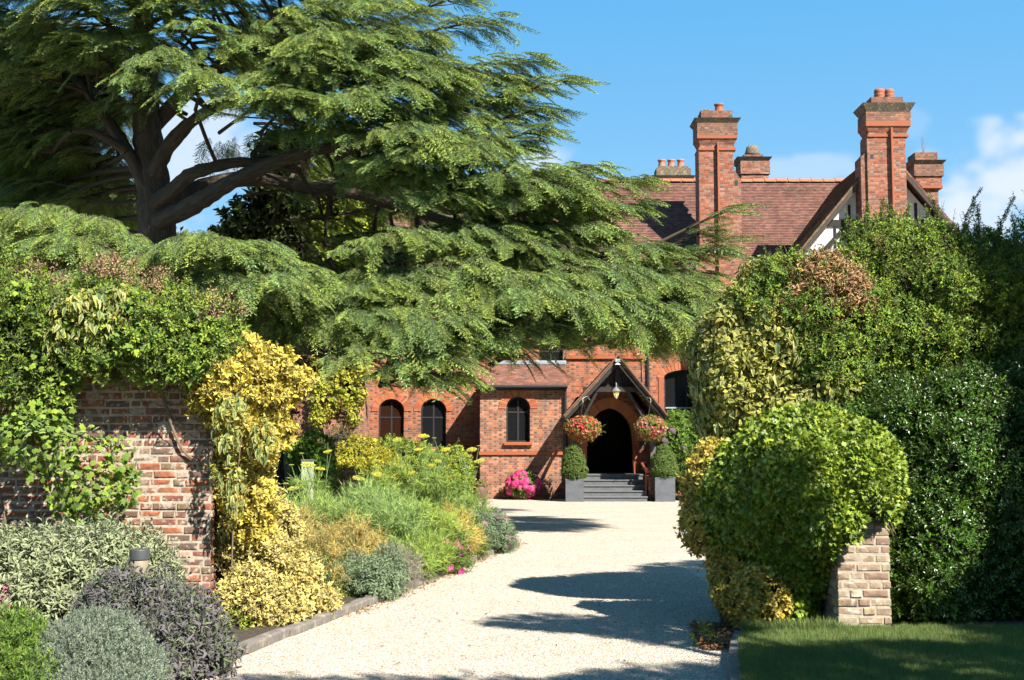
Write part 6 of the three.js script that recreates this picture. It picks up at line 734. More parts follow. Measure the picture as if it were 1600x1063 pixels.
  // hanging sprays against the sky hole
  for (let k = 0; k < 16; k++) { const p = P(lerp(318, 395, R()), lerp(205, 245, R()), 29 + R()); sprayList.push({ p, q: qFwd(V(R() - 0.5, -1.3, R() - 0.5), V(R() - 0.5, 0.3, 1)), s: 0.5 + 0.4 * R(), c: C(0.8, 0.95, 1), v: k }); }
  part(cedar, 'branchlets', branchlets, M.twig, 'stuff');
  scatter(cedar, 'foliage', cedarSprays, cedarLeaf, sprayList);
  console.log('cedar sprays', sprayList.length, 'tris each', cedarSprays[0].index.count / 3);
}

// ---------------------------------------------------------------- in front of the house
const g_hedge = shoots(81, { n: 14, h: 0.16, len: 0.07, wid: 0.04, pitch: [-0.1, 0.9], cols: [[0.07, 0.16, 0.025], [0.09, 0.2, 0.03], [0.06, 0.13, 0.022]] }), g_box = shoots(82, { n: 16, h: 0.09, len: 0.035, wid: 0.022, pitch: [-0.1, 0.9], cols: [[0.065, 0.13, 0.04], [0.08, 0.155, 0.05], [0.055, 0.11, 0.035]] });
const g_yel = shoots(83, { n: 14, h: 0.2, len: 0.075, wid: 0.035, pitch: [0, 1.0], stem: 0.004, cols: [[0.2, 0.28, 0.03], [0.32, 0.34, 0.03], [0.46, 0.40, 0.03]] }), g_far = shoots(84, { n: 14, h: 0.22, len: 0.09, wid: 0.035, pitch: [0, 1.0], stem: 0.004, cols: [[0.10, 0.19, 0.04], [0.14, 0.24, 0.05], [0.17, 0.26, 0.05]] });
const g_yew = shoots(85, { n: 24, h: 0.25, len: 0.06, wid: 0.012, pitch: [0.1, 0.9], stem: 0.006, cols: [[0.02, 0.045, 0.015], [0.026, 0.055, 0.018], [0.016, 0.036, 0.013]] }), g_creep = shoots(86, { n: 6, h: 0.15, len: 0.16, wid: 0.12, pitch: [-0.9, 0.2], out: 0.03, cols: [[0.26, 0.33, 0.035], [0.38, 0.38, 0.04], [0.2, 0.28, 0.035]] });
{
  clumpOf('clipped_hedge', 'bright green clipped evergreen block behind the pale upright board', 'hedge', [[492, 706, 24.4, 26, 26, 0.45], [496, 750, 24.2, 22, 30, 0.45], [470, 712, 24.6, 18, 24, 0.4], [498, 725, 24.2, 22, 22, 0.45], [494, 800, 24.3, 22, 38, 0.4]], g_hedge, 2400, 131, [0.45, 0.75], { mat: mGloss, up: 0.3 });
  clumpOf('clipped_hedge', 'dark shaded evergreen beside the golden euonymus under the cedar', 'hedge', [[432, 720, 32, 40, 44, 0.8], [440, 770, 31, 40, 40, 0.8], [418, 690, 33, 30, 20, 0.6]], g_yew, 900, 132, [0.9, 1.4], { up: 0.3 });
  const y = thing('yew_tree', 'small dark shaded yew with a bare trunk between the wall and the house', 'tree', baseOf(455, 30)); const tb = (pts, r0, r1) => part(y, 'trunk', tube(pts, r0, r1, 8, 10, 0.15, 5), M.bark); tb([P(457, 815, 30), P(456, 760, 30), P(452, 700, 30), P(448, 640, 30), P(440, 590, 30)], 0.2, 0.1);
  leafMass(y, { blobs: [ell(412, 620, 30.5, 44, 50, 1.2), ell(440, 575, 30.5, 44, 26, 1.0), ell(400, 560, 31, 60, 50, 1.2)], n: 1700, geos: g_yew, mat: mLeaf, cols: [[0.8, 0.8, 0.8], [1.2, 1.2, 1.1]], s: [0.9, 1.5], seed: 133, up: 0.2, jit: 0.6, depth: 0.5 });
  // weathered board standing by the hedge
  const bp = P(480, 758, 22.4), b = thing('wooden_board', 'pale weathered upright board standing in front of the clipped green hedge', 'board', V(bp.x, 0.06, bp.z)); const g = new RoundedBoxGeometry(19 * 22.4 / F, P(480, 724, 22.4).y + 0.02, 0.05, 2, 0.012); g.translate(bp.x, (P(480, 724, 22.4).y) / 2 + 0.03, bp.z); part(b, 'board', g, std({ map: tex(128, 256, (u, v) => { const k = 0.7 + 0.6 * fbm(u * 20, v * 4, 20, 93, 4), gr = sstep(0.4, 0.7, fbm(u * 5, v * 5, 5, 94, 4)); return [lerp(0.46, 0.30, gr) * k, lerp(0.48, 0.38, gr) * k, lerp(0.36, 0.20, gr) * k]; }), roughness: 0.9 })); part(b, 'cap', new RoundedBoxGeometry(21 * 22.4 / F, 0.03, 0.07, 1, 0.008).translate(bp.x, P(480, 724, 22.4).y + 0.05, bp.z), M.timberGrey);
  // bench with a white mug
  const q = P(452, 797, 24), t = thing('garden_bench', 'grey timber bench end among the fennel left of the bed', 'bench', V(q.x, 0.06, q.z)), ty = q.y; for (let k = 0; k < 3; k++) part(t, 'slat', new RoundedBoxGeometry(0.6, 0.035, 0.11, 1, 0.008).translate(q.x, ty - 0.018, q.z - 0.13 * k + 0.1), M.timberGrey); for (const [dx, dz] of [[-0.24, 0.1], [0.24, 0.1], [-0.24, -0.2], [0.24, -0.2]]) part(t, 'leg', box(q.x + dx - 0.03, q.x + dx + 0.03, 0.06, ty - 0.037, q.z + dz - 0.03, q.z + dz + 0.03), M.timber); part(t, 'rail', box(q.x - 0.27, q.x + 0.27, ty - 0.12, ty - 0.05, q.z - 0.02, q.z + 0.02), M.timber);
  const mg = P(443, 796, 24), mug = thing('mug', 'white mug standing on the grey timber bench', 'mug', V(mg.x, ty, mg.z + 0.06)), mz = mg.z + 0.06; part(mug, 'body', new THREE.LatheGeometry([[0.001, 0], [0.05, 0], [0.056, 0.02], [0.056, 0.19], [0.05, 0.19], [0.05, 0.02], [0.001, 0.015]].map((p) => new THREE.Vector2(...p)), 20).translate(mg.x, ty, mz), std({ color: C(0.75, 0.77, 0.8), roughness: 0.3 })); part(mug, 'handle', new THREE.TorusGeometry(0.045, 0.011, 8, 16).translate(mg.x + 0.07, ty + 0.1, mz), std({ color: C(0.75, 0.77, 0.8), roughness: 0.3 }));
  // shrubs along the house front
  const yl = (label, list, n, seed, geos = g_yel, o = {}) => clumpOf('flowering_shrub', label, 'shrub', list, geos, n, seed, [0.8, 1.3], o);
  yl('yellow-flowered shrub below the left arched window', [[565, 720, 41, 38, 32, 0.9], [590, 745, 40, 40, 34, 0.9], [540, 745, 39.6, 26, 24, 0.8]], 1600, 141); yl('green leafy shrub below the gap between the arched windows', [[635, 722, 42, 40, 28, 0.8], [640, 752, 41, 44, 30, 0.9], [612, 705, 43, 24, 16, 0.5]], 1500, 142, g_far); yl('yellow-green shrub against the bay corner left of the small clay pot', [[700, 740, 41.4, 34, 36, 0.8], [716, 742, 41, 14, 26, 0.5], [690, 760, 40.4, 44, 22, 0.8]], 1300, 143, g_far, { cols: [[0.9, 0.95, 0.7], [1.4, 1.25, 0.8]] });
  yl('dark brownish shrub on the left wing wall beside the creeper', [[530, 695, 42, 24, 30, 0.4], [545, 720, 42, 20, 24, 0.4]], 500, 144, g_dead, { cols: [[0.35, 0.5, 0.4], [0.6, 0.7, 0.6]] }); yl('yellow flower drift in front of the arched-window shrubs', [[545, 765, 37, 36, 14, 0.5], [600, 768, 38, 50, 12, 0.6], [660, 772, 38, 50, 10, 0.5]], 900, 147);
  const ph = clumpOf('phlox', 'pink flowering phlox among the yellow flowers left of the drive', 'flower', [[545, 750, 35, 16, 14, 0.4], [575, 758, 35.4, 18, 12, 0.4]], g_far, 260, 145, [0.6, 0.9]), phm = [C(0.55, 0.06, 0.22), C(0.62, 0.16, 0.16), C(0.6, 0.2, 0.2)].map((c) => leafMat({ color: c, vertexColors: false })), phl = petal(7, 6, 0.1, [[1, 1, 1]], 0.4); flowers(ph, 'flower', phl, phm, ph.bl, 44, 146, [0.7, 1.2]);
  // creeper on the left wing
  const c = thing('wall_creeper', 'yellow-green creeper climbing the left wing wall of the house', 'creeper', V(X(520, 43.4), 0, -43.4)); leafMass(c, { blobs: [[516, 590, 26, 26], [505, 630, 24, 26], [540, 610, 18, 30], [495, 655, 12, 14], [560, 575, 16, 22], [510, 560, 34, 16], [565, 618, 8, 14], [590, 592, 22, 8], [500, 610, 20, 20], [552, 650, 10, 18]].map((b) => ell(b[0], b[1], 43.35, b[2], b[3], 0.22)), n: 420, geos: g_creep, mat: mSoft, cols: [[0.85, 0.9, 0.8], [1.4, 1.2, 1.0]], s: [0.5, 0.95], seed: 151, up: 0.1, jit: 0.5, depth: 0.6, reject: (p) => p.z < -43.57 }); stems(c, [[[505, 770], [510, 700], [500, 640], [510, 580]], [[525, 770], [530, 700], [540, 640], [530, 580]], [[540, 770], [545, 690], [552, 620], [565, 580]], [[600, 595], [625, 602], [660, 598], [700, 604]]].map((l) => l.map((p) => P(p[0], p[1], p[0] > 590 ? 44.95 : 43.55))), 0.03);
  clumpOf('flowering_shrub', 'leafy green shrub with dusky flower heads right of the porch', 'shrub', [[1062, 690, 42.6, 36, 34, 0.9], [1085, 730, 42, 34, 40, 0.9], [1045, 735, 42.4, 24, 34, 0.7], [1060, 668, 43, 30, 20, 0.7], [1110, 690, 42.4, 30, 40, 0.8]], g_hedge, 2600, 152, [0.8, 1.3], { mat: mLeaf, cols: [[0.9, 0.95, 0.9], [1.4, 1.3, 1.1]] });
  { const s = scene.getObjectByName('flowering_shrub_005'), fh = duskHead(), m = [C(0.16, 0.10, 0.13), C(0.22, 0.13, 0.17)].map((c) => std({ color: c, vertexColors: true })); flowers(s, 'flower_head', fh, m, s.bl, 16, 153, [0.8, 1.1]); }
}
function duskHead() { return headGeo(9, 0.17); }
function headGeo(seed, r) { const R = rng(seed), m = new MB(); for (let k = 0; k < 46; k++) { const y = 1 - 1.7 * (k + 0.5) / 46, a = k * 2.4, q = Math.sqrt(Math.max(0, 1 - y * y)), d = V(q * Math.cos(a), y * 0.85, q * Math.sin(a)), f = 0.78 + 0.3 * R(), Mx = new THREE.Matrix4().compose(d.clone().multiplyScalar(r * 0.9), qUp(d, R() * 6), V(1, 1, 1)), s = r * 0.34; m.tri(V(-s, 0, -s).applyMatrix4(Mx), V(0, s * 0.25, s * 0).applyMatrix4(Mx), V(s, 0, -s).applyMatrix4(Mx), [f, f, f]); m.tri(V(s, 0, -s).applyMatrix4(Mx), V(0, s * 0.25, 0).applyMatrix4(Mx), V(s, 0, s).applyMatrix4(Mx), [f, f, f]); m.tri(V(s, 0, s).applyMatrix4(Mx), V(0, s * 0.25, 0).applyMatrix4(Mx), V(-s, 0, s).applyMatrix4(Mx), [f * 0.9, f * 0.9, f * 0.9]); m.tri(V(-s, 0, s).applyMatrix4(Mx), V(0, s * 0.25, 0).applyMatrix4(Mx), V(-s, 0, -s).applyMatrix4(Mx), [f, f, f]); } m.add(new THREE.SphereGeometry(r * 0.8, 10, 8), null, [0.5, 0.5, 0.5]); return m.geo(); }
{ // potted plants
  const potG = (r, h) => new THREE.LatheGeometry([[0.001, 0], [r * 0.68, 0], [r * 0.78, h * 0.15], [r * 0.98, h * 0.55], [r * 0.96, h * 0.8], [r * 0.86, h * 0.92], [r * 0.98, h * 0.95], [r * 0.98, h], [r * 0.84, h], [r * 0.8, h * 0.88], [0.001, h * 0.86]].map((p) => new THREE.Vector2(...p)), 28);
  const q = G(815, 781), h = thing('potted_hydrangea', 'brown pot of bright pink hydrangea in front of the bay wall', 'potted plant', V(q.x, 0, q.z)), D = -q.z; part(h, 'pot', potG(0.36, 0.4).translate(q.x, 0.006, q.z), M.clay);
  const bl = [ell(817, 758, D, 24, 17, 0.5)]; leafMass(h, { blobs: bl, n: 320, geos: g_hedge, mat: mLeaf, cols: [[0.8, 0.85, 0.8], [1.1, 1.1, 1]], s: [0.7, 1.1], seed: 161, up: 0.3, depth: 0.5 }); const pm = [C(0.72, 0.05, 0.22), C(0.78, 0.09, 0.28), C(0.66, 0.035, 0.17)].map((c) => std({ color: c, vertexColors: true, roughness: 0.9 })), hg = [headGeo(21, 0.125), headGeo(22, 0.12)]; flowers(h, 'flower_head', hg, pm, bl, 62, 162, [0.75, 1.15], 300, 0.15); stems(h, [[V(q.x, 0.3, q.z), V(q.x, 0.7, q.z)]], 0.03);
  const p2 = G(749, 783), r = thing('potted_geranium', 'small brown glazed pot with red flowers at the corner of the bay', 'potted plant', V(p2.x, 0, p2.z)), D2 = -p2.z; part(r, 'pot', potG(0.29, 0.52).translate(p2.x, 0.006, p2.z), M.clay); const b2 = [ell(748, 763, D2, 11, 7, 0.2)]; leafMass(r, { blobs: b2, n: 130, geos: g_far, mat: mLeaf, cols: [[0.8, 0.75, 0.7], [1.2, 1, 0.9]], s: [0.5, 0.8], seed: 163, up: 0.4, depth: 0.5 }); const rm = [C(0.6, 0.04, 0.02), C(0.62, 0.12, 0.03), C(0.5, 0.03, 0.03)].map((c) => leafMat({ color: c, vertexColors: false })); flowers(r, 'flower', petal(8, 6, 0.08, [[1, 1, 1]], 0.4), rm, b2, 22, 164, [0.7, 1.2]);
  const p3 = G(1084, 781), s = thing('clay_pot', 'brown clay pot standing right of the porch by the gold shrub', 'pot', V(p3.x, 0, p3.z)); part(s, 'pot', potG(0.36, 0.5).translate(p3.x, 0.006, p3.z), M.clay); part(s, 'soil', new THREE.CircleGeometry(0.28, 20).rotateX(-Math.PI / 2).translate(p3.x, 0.445, p3.z), M.soil);
  leafMass(s, { blobs: [[p3.x, 0.55, p3.z, 0.28, 0.18, 0.25]], n: 60, geos: g_far, mat: mLeaf, cols: [[0.8, 0.8, 0.8], [1.1, 1.1, 1]], s: [0.5, 0.9], seed: 165 });
  // square planters with clipped box either side of the steps
  function planter(label, x0, x1, y0, y1, tx0, tx1, ty, Dp, seed) { const a = P(x0, y1, Dp), b = P(x1, y0, Dp), w = b.x - a.x, c = (a.x + b.x) / 2, hh = b.y, t = thing('box_topiary_planter', label, 'planter', V(c, 0, -Dp - w / 2)), z = -Dp - w / 2; const m = new MB(), th = 0.03; for (const [dx, dz, ww, dd] of [[0, w / 2 - th / 2, w, th], [0, -w / 2 + th / 2, w, th], [w / 2 - th / 2, 0, th, w - 2 * th], [-w / 2 + th / 2, 0, th, w - 2 * th]]) m.add(box(c + dx - ww / 2, c + dx + ww / 2, 0.006, hh, z + dz - dd / 2, z + dz + dd / 2)); part(t, 'planter_box', m, M.zinc); const rim = new MB(); for (const [dx, dz, ww, dd] of [[0, w / 2 - 0.02, w + 0.03, 0.05], [0, -w / 2 + 0.02, w + 0.03, 0.05]]) rim.add(new RoundedBoxGeometry(ww, 0.035, dd, 1, 0.008), T(c, hh + 0.012, z + dz)); for (const s of [-1, 1]) rim.add(new RoundedBoxGeometry(0.05, 0.034, w - 0.06, 1, 0.008), T(c + s * (w / 2 - 0.02), hh + 0.012, z)); part(t, 'rim', rim, M.zinc); part(t, 'soil', new THREE.PlaneGeometry(w - 0.05, w - 0.05).rotateX(-Math.PI / 2).translate(c, hh - 0.05, z), M.soil);
    const k = Dp / F, cx = (tx0 + tx1) / 2, rx = (tx1 - tx0) / 2, Dc = Dp + w / 2, H2 = y0 - ty, bl = [ell(cx, y0 - H2 * 0.26, Dc, rx, H2 * 0.30, rx * k), ell(cx - 1, y0 - H2 * 0.52, Dc, rx * 0.86, H2 * 0.3, rx * 0.86 * k), ell(cx - 1, y0 - H2 * 0.74, Dc, rx * 0.58, H2 * 0.26, rx * 0.58 * k)]; darkCore(t, bl, 0.86, M.inner, seed); leafMass(t, { blobs: bl, n: 1500, geos: g_box, mat: mLeaf, cols: [[0.85, 0.9, 0.85], [1.25, 1.2, 1.15]], s: [0.75, 1.05], seed, up: 0.1, jit: 0.4, depth: 0.08, amp: 0.05 }); }
  planter('grey square planter with clipped box cone left of the porch steps', 884, 912, 750, 776, 880, 915, 697, 40.6, 171); planter('grey square planter with clipped box cone right of the porch steps', 1024, 1055, 748, 776, 1020, 1057, 697, 40.6, 172);
  // hanging baskets
  function basket(label, px, py, rx, ry, Dp, mix, seed) { const c = P(px, py, Dp), k = Dp / F, t = thing('hanging_basket', label, 'hanging basket', V(c.x, c.y - ry * k, c.z)), bl = [[c.x, c.y, c.z, rx * k, ry * k * 0.86, rx * k * 0.95], [c.x, c.y - ry * k * 0.3, c.z, rx * k * 0.8, ry * k * 0.72, rx * k * 0.75]];
    const cone = new THREE.LatheGeometry([[0.001, -0.3], [0.18, -0.24], [0.28, -0.1], [0.3, 0]].map((p) => new THREE.Vector2(...p)), 16).translate(c.x, c.y, c.z); part(t, 'basket', cone, M.timber); darkCore(t, bl, 0.82, M.inner, seed); leafMass(t, { blobs: bl, n: 420, geos: g_far, mat: mLeaf, cols: [[0.8, 0.85, 0.7], [1.2, 1.15, 0.9]], s: [0.4, 0.6], seed, up: 0.1, depth: 0.15, stray: 0.35 });
    const fm = mix.map((q) => leafMat({ color: C(...q), vertexColors: false, transmission: 0.2 })), fl = petal(11, 6, 0.055, [[1, 1, 1]], 0.45); flowers(t, 'flower', fl, fm, bl, 300, seed + 1, [0.75, 1.3], 300, 0.1); const L = [], R = rng(seed + 2); for (let j = 0; j < 420; j++) { const d = rdir(R), e = bl[j % 2]; L.push({ p: V(e[0] + d.x * e[3] * 1.03, e[1] + d.y * e[4] * 1.03, e[2] + d.z * e[5] * 1.03), q: qUp(V(d.x, d.y + 0.1, d.z), R() * 6), s: 0.6 + 0.5 * R() }); } scatter(t, 'blossom', [fl], fm[0], L);
    const top = V(c.x, c.y + ry * k + 0.42, c.z), ch = new MB(); for (let j = 0; j < 3; j++) { const a = j * 2.1; ch.add(tube([V(c.x + Math.cos(a) * 0.3, c.y, c.z + Math.sin(a) * 0.3), top], 0.008, 0.008, 4, 2)); } part(t, 'chain', ch, M.black); part(t, 'hook', tube([top, V(top.x, top.y + 0.12, top.z), V(top.x + (px < 960 ? 0.12 : -0.12), top.y + 0.2, top.z - 0.1), V(top.x + (px < 960 ? 0.25 : 0.2), top.y + 0.1, -pf - 0.3)], 0.016, 0.016, 5, 10), M.frameWhite); }
  basket('hanging basket of red begonias at the left of the porch', 911, 669, 25, 19, 41.0, [[0.60, 0.05, 0.035], [0.62, 0.09, 0.06], [0.66, 0.22, 0.17], [0.55, 0.035, 0.04]], 181); basket('hanging basket of pink and red begonias at the right of the porch', 1017, 668, 22, 18, 41.0, [[0.62, 0.07, 0.10], [0.66, 0.22, 0.24], [0.62, 0.07, 0.05], [0.7, 0.34, 0.34]], 185);
  // lantern hung from the tie beam and the small light under the apex
  const hoodMat = std({ color: C(0.2, 0.2, 0.19), roughness: 0.5 }); const l = P(963, 612, 41.2), lt = thing('porch_lantern', 'small glass lantern with pale conical hood hanging in the porch gable', 'lantern', V(l.x, l.y - 0.25, l.z)), k = 41.2 / F, L = (pr) => new THREE.LatheGeometry(pr.map((p) => new THREE.Vector2(p[0], p[1])), 8).translate(l.x, l.y, l.z);
  part(lt, 'hood', L([[0.001, 8 * k], [1.2 * k, 7 * k], [7.5 * k, 1 * k], [7.2 * k, 0.4 * k], [0.001, 3 * k]]), hoodMat); part(lt, 'glass', L([[5 * k, 0.5 * k], [3 * k, -9 * k], [1.5 * k, -10 * k]]), new THREE.MeshPhysicalMaterial({ color: C(0.9, 0.85, 0.7), transmission: 1, thickness: 0, roughness: 0.1 })); part(lt, 'finial', L([[0.001, -9.5 * k], [2 * k, -10 * k], [1 * k, -12 * k], [0.001, -12.6 * k]]), hoodMat); part(lt, 'hanger', tube([V(l.x, l.y + 7.5 * k, l.z), V(l.x, l.y + 13 * k, l.z), V(l.x, l.y + 13 * k, -41.4)], 0.014, 0.014, 5, 6), M.frameWhite);
  const bars = new MB(); for (let j = 0; j < 4; j++) { const a = j * Math.PI / 2 + 0.5; bars.add(tube([V(l.x + Math.cos(a) * 5.2 * k, l.y + 0.5 * k, l.z + Math.sin(a) * 5.2 * k), V(l.x + Math.cos(a) * 2 * k, l.y - 10 * k, l.z + Math.sin(a) * 2 * k)], 0.009, 0.009, 4, 2)); } part(lt, 'frame', bars, M.frameWhite);
  part(lt, 'bulb', new THREE.SphereGeometry(0.045, 12, 10).translate(l.x, l.y - 3.5 * k, l.z), std({ color: C(0.8, 0.7, 0.4), emissive: C(1, 0.72, 0.25), emissiveIntensity: 0.2 })); const pl = new THREE.PointLight(new THREE.Color(1, 0.75, 0.35), 0.15); pl.name = 'lantern_light'; pl.position.set(l.x, l.y - 3.5 * k, l.z); pl.castShadow = true; scene.add(pl);
  const s2 = P(965, 566, 41.05), sl = thing('security_light', 'small pale floodlight under the apex of the porch gable', 'light', V(s2.x, s2.y, s2.z)); part(sl, 'housing', new RoundedBoxGeometry(0.17, 0.11, 0.1, 2, 0.02).translate(s2.x, s2.y + 0.05, s2.z), M.frameWhite); part(sl, 'lens', new THREE.ConeGeometry(0.11, 0.1, 12, 1, true).translate(s2.x, s2.y - 0.04, s2.z), std({ color: C(0.45, 0.47, 0.5), roughness: 0.3, side: THREE.DoubleSide }));
}
// ---------------------------------------------------------------- lawn grass, litter, background and out-of-frame trees
{
  const R = rng(301), gs = [0, 1, 2].map((v) => { const m = new MB(), q = rng(310 + v); for (let k = 0; k < 11; k++) { const a = q() * 6.28, h = 0.035 + 0.035 * q(), r = 0.018 * q(), b = V(Math.cos(a) * r, 0, Math.sin(a) * r), w = V(-Math.sin(a), 0, Math.cos(a)).multiplyScalar(0.0022), t = b.clone().add(V(Math.cos(a) * h * 0.5, h, Math.sin(a) * h * 0.5)), f = 0.75 + 0.5 * q(); m.tri(b.clone().add(w), t, b.clone().sub(w), [0.08 * f, 0.13 * f, 0.02 * f], [0.16 * f, 0.24 * f, 0.035 * f], [0.08 * f, 0.13 * f, 0.02 * f]); } return m.geo(); });
  const edge = (D) => { for (let k = 1; k < lawnEdge.length; k++) if (lawnEdge[k][1] >= D) { const a = lawnEdge[k - 1], b = lawnEdge[k]; return lerp(a[0], b[0], (D - a[1]) / (b[1] - a[1])); } return 1.97; };
  const L = []; while (L.length < 26000) { const D = 8.2 + 3.0 * R(), x = edge(D) + 0.03 + R() * 4.2; if (x > D * 0.43 + 0.3) continue; const tall = D > 10.95 && x < pierX0 && R() < 0.5 ? 1.7 : 1; L.push({ p: V(x, 0.086, -D), q: new THREE.Quaternion().setFromAxisAngle(QY, R() * 6.28), s: (0.7 + 0.6 * R()) * tall, c: C(0.85 + 0.4 * R(), 0.9 + 0.25 * R(), 0.9), v: L.length }); }
  const g = new THREE.Group(); g.name = 'grass'; g.userData = { kind: 'stuff', label: 'short mown grass on the shaded lawn corner', category: 'grass' }; scene.add(g); scatter(g, 'blades', gs, leafMat({ transmission: 0.35 }), L);
  // fallen leaves along the kerbs
  const dl = [0, 1].map((v) => { const m = new MB(); leafInto(m, T(0, 0, 0), 0.05, 0.03, { base: [1, 1, 1], curl: 0.4, fold: 0.3 }); return m.geo(); }), F2 = [];
  for (let k = 0; k < 420; k++) { const t = R(), a = kerbL[4 + Math.floor(R() * 7)], b = kerbL[Math.min(11, kerbL.indexOf(a) + 1)], x = lerp(a[0], b[0], t) + 0.08 + 0.22 * R() * R(), D = lerp(a[1], b[1], t); F2.push({ p: V(x, 0.012, -D), q: qFwd(V(R() - 0.5, 0.1, R() - 0.5), V((R() - 0.5) * 0.6, 1, (R() - 0.5) * 0.6)), s: 0.5 + 0.6 * R(), c: C(0.30 + 0.1 * R(), 0.17 + 0.06 * R(), 0.07), v: k }); }
  for (let k = 0; k < 900; k++) { const D = 10.6 + 1.5 * R(), x = 1.62 + 0.35 * R() + (D - 10.6) * 0.1; F2.push({ p: V(x - 0.1, 0.012 + 0.05 * R() * R(), -D), q: qFwd(V(R() - 0.5, 0.1, R() - 0.5), V((R() - 0.5) * 0.9, 1, (R() - 0.5) * 0.9)), s: 0.5 + 0.7 * R(), c: C(0.22 + 0.12 * R(), 0.11 + 0.06 * R(), 0.05), v: k }); }
  for (let k = 0; k < 60; k++) { const D = 9 + 6 * R(); F2.push({ p: V(-1.2 + 2.8 * R(), 0.014, -D), q: qFwd(V(R() - 0.5, 0.1, R() - 0.5), V((R() - 0.5) * 0.6, 1, (R() - 0.5) * 0.6)), s: 0.35 + 0.5 * R(), c: C(0.14, 0.09, 0.05), v: k }); }
  const f = new THREE.Group(); f.name = 'fallen_leaves'; f.userData = { kind: 'stuff', label: 'brown fallen leaves along the drive edges', category: 'leaves' }; scene.add(f); scatter(f, 'leaves', dl, std({ vertexColors: true, side: THREE.DoubleSide }), F2);
  const wk = thing('weed', 'small yellow-green weed at the lawn kerb beside the drive', 'weed', V(1.62, 0, -10.9)); leafMass(wk, { blobs: [[1.6, 0.08, -10.85, 0.1, 0.08, 0.1]], n: 16, geos: g_lime, mat: mLeaf, cols: [[1, 1, 0.8], [1.3, 1.2, 0.8]], s: [0.35, 0.6], seed: 302, up: 0.6 });
}
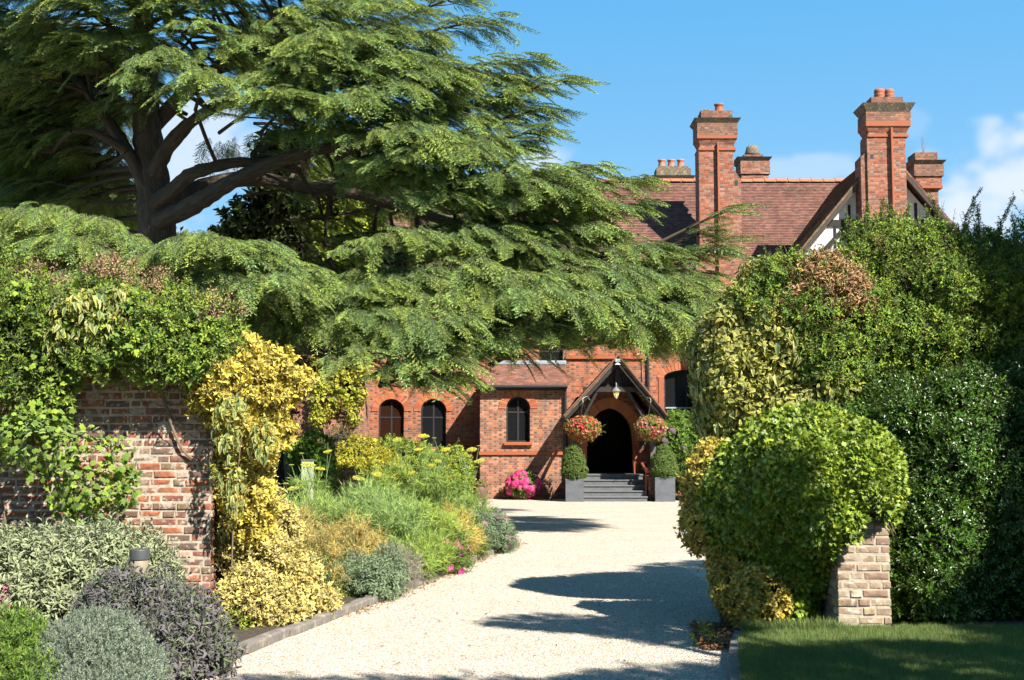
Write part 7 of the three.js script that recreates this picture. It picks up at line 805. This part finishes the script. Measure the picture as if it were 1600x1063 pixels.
{ // trees beyond
  const g_tree = shoots(91, { n: 12, h: 0.5, len: 0.2, wid: 0.11, pitch: [-0.4, 0.9], stem: 0.01, cols: [[0.12, 0.2, 0.03], [0.16, 0.25, 0.035], [0.09, 0.16, 0.03]] }), g_dark = shoots(92, { n: 12, h: 0.5, len: 0.2, wid: 0.1, pitch: [-0.4, 0.9], stem: 0.01, cols: [[0.035, 0.07, 0.02], [0.045, 0.085, 0.022], [0.03, 0.055, 0.016]] });
  function tree(name, label, base, blobs, trunkPts, r, geos, n, seed, cols, s = [0.9, 1.5]) { const t = thing(name, label, 'tree', base); part(t, 'trunk', tube(trunkPts, r, r * 0.35, 9, 12, 0.14, seed), M.bark); const lb = blobs.slice(0, 6).map((b) => [trunkPts[trunkPts.length - 2].clone(), V((b[0] + trunkPts[trunkPts.length - 1].x) / 2, lerp(b[1], trunkPts[trunkPts.length - 1].y, 0.5) + 0.1, (b[2] + trunkPts[trunkPts.length - 1].z) / 2), V(b[0], b[1], b[2])]); stems(t, lb, r * 0.35, M.bark, 'limb'); leafMass(t, { name: 'crown', blobs, n, geos, mat: mLeaf, cols, s, seed, up: 0.2, jit: 0.7, depth: 0.5, amp: 0.3, stray: 0.15, back: 0.5 }); return t; }
  const a = P(440, 800, 38); tree('broadleaf_tree', 'sunlit yellow-green tree glimpsed through the cedar boughs', V(a.x, 0, a.z), [ell(530, 370, 38, 60, 70, 1.4), ell(500, 330, 38, 50, 50, 1.2), ell(560, 420, 38, 50, 50, 1.2), ell(470, 395, 38.5, 40, 60, 1.2)], [V(a.x, 0, a.z), V(a.x, 3, a.z), V(a.x + 0.2, 5.6, a.z)], 0.25, g_tree, 1500, 321, [[0.9, 1, 0.8], [1.5, 1.35, 0.9]]);
  const b = P(430, 800, 34); tree('ivy_clad_tree', 'dark ivy-covered trunk standing behind the cedar limbs', V(b.x, 0, b.z), [ell(440, 340, 34, 24, 70, 0.4), ell(445, 440, 34, 26, 70, 0.4), ell(436, 270, 34, 22, 50, 0.4), ell(400, 370, 34.5, 40, 40, 0.7)], [V(b.x, 0, b.z), V(b.x + 0.1, 4, b.z), V(b.x, 8.4, b.z)], 0.26, g_dark, 900, 322, [[0.8, 0.9, 0.8], [1.3, 1.2, 1]]);
  const c = P(60, 800, 44); tree('broadleaf_tree', 'dark tree behind the cedar at the far left', V(c.x, 0, c.z), [ell(40, 340, 44, 130, 120, 3), ell(130, 390, 43, 100, 90, 2.5), ell(-40, 260, 44, 120, 130, 3), ell(0, 420, 43, 130, 80, 2.5), ell(230, 430, 42, 90, 60, 2)], [V(c.x, 0, c.z), V(c.x, 3.5, c.z), V(c.x - 0.3, 6.5, c.z)], 0.4, g_dark, 3200, 323, [[0.8, 0.9, 0.8], [1.3, 1.2, 1]], [1.2, 2]);
  // the trees across the lane behind the camera, which the dark windows mirror
  for (const [x, z, h, k] of [[-22, 24, 12, 1], [-12, 27, 13, 2], [-3, 25, 12, 3], [7, 30, 12, 4], [18, 34, 12, 5], [-31, 16, 12, 6]]) tree('broadleaf_tree', 'tall dark tree standing behind the viewpoint, outside the picture', V(x, 0, z), [[x, h * 0.62, z, 4.6, h * 0.36, 3.6], [x - 2.6, h * 0.42, z, 3.4, h * 0.3, 3], [x + 2.6, h * 0.42, z, 3.4, h * 0.3, 3], [x, h * 0.3, z, 4.4, h * 0.24, 3]], [V(x, 0, z), V(x, h * 0.3, z), V(x, h * 0.6, z)], 0.35, g_dark, 1500, 330 + k, [[0.8, 0.9, 0.8], [1.3, 1.2, 1]], [1.6, 2.6]).userData.group = 'trees behind the viewpoint';
  // the lime beside the gate, outside the frame: its shade lies on the lawn and the near drive
  const l0 = V(7.2, 0, -2.6), sh = (gx, gD, h, rx, ry, rz, w) => [gx + h / 0.685 * 0.456, h, -gD + h / 0.685 * 0.570, rx, ry, rz, w];
  tree('lime_tree', 'tall leafy tree just outside the picture at right that shades the lawn', l0, SHADE.map((q) => sh(...q)), [l0, V(7.1, 2.6, -2.6), V(7.2, 5.2, -2.5)], 0.32, g_tree, 24000, 324, [[0.6, 0.75, 0.7], [0.95, 0.95, 0.9]], [0.3, 0.5]);
}
{ const done = new Set(); scene.traverse((o) => { if (o.isMesh && !done.has(o.material)) { done.add(o.material); o.material.color.multiplyScalar(o.material.side === THREE.DoubleSide && o.material.vertexColors ? 0.84 : 0.78); } }); } // all base colours scaled down to deepen shade under the raised exposure
scene.traverse((o) => { if (o.isMesh) { o.castShadow = true; o.receiveShadow = true; } });
renderer.render(scene, camera);
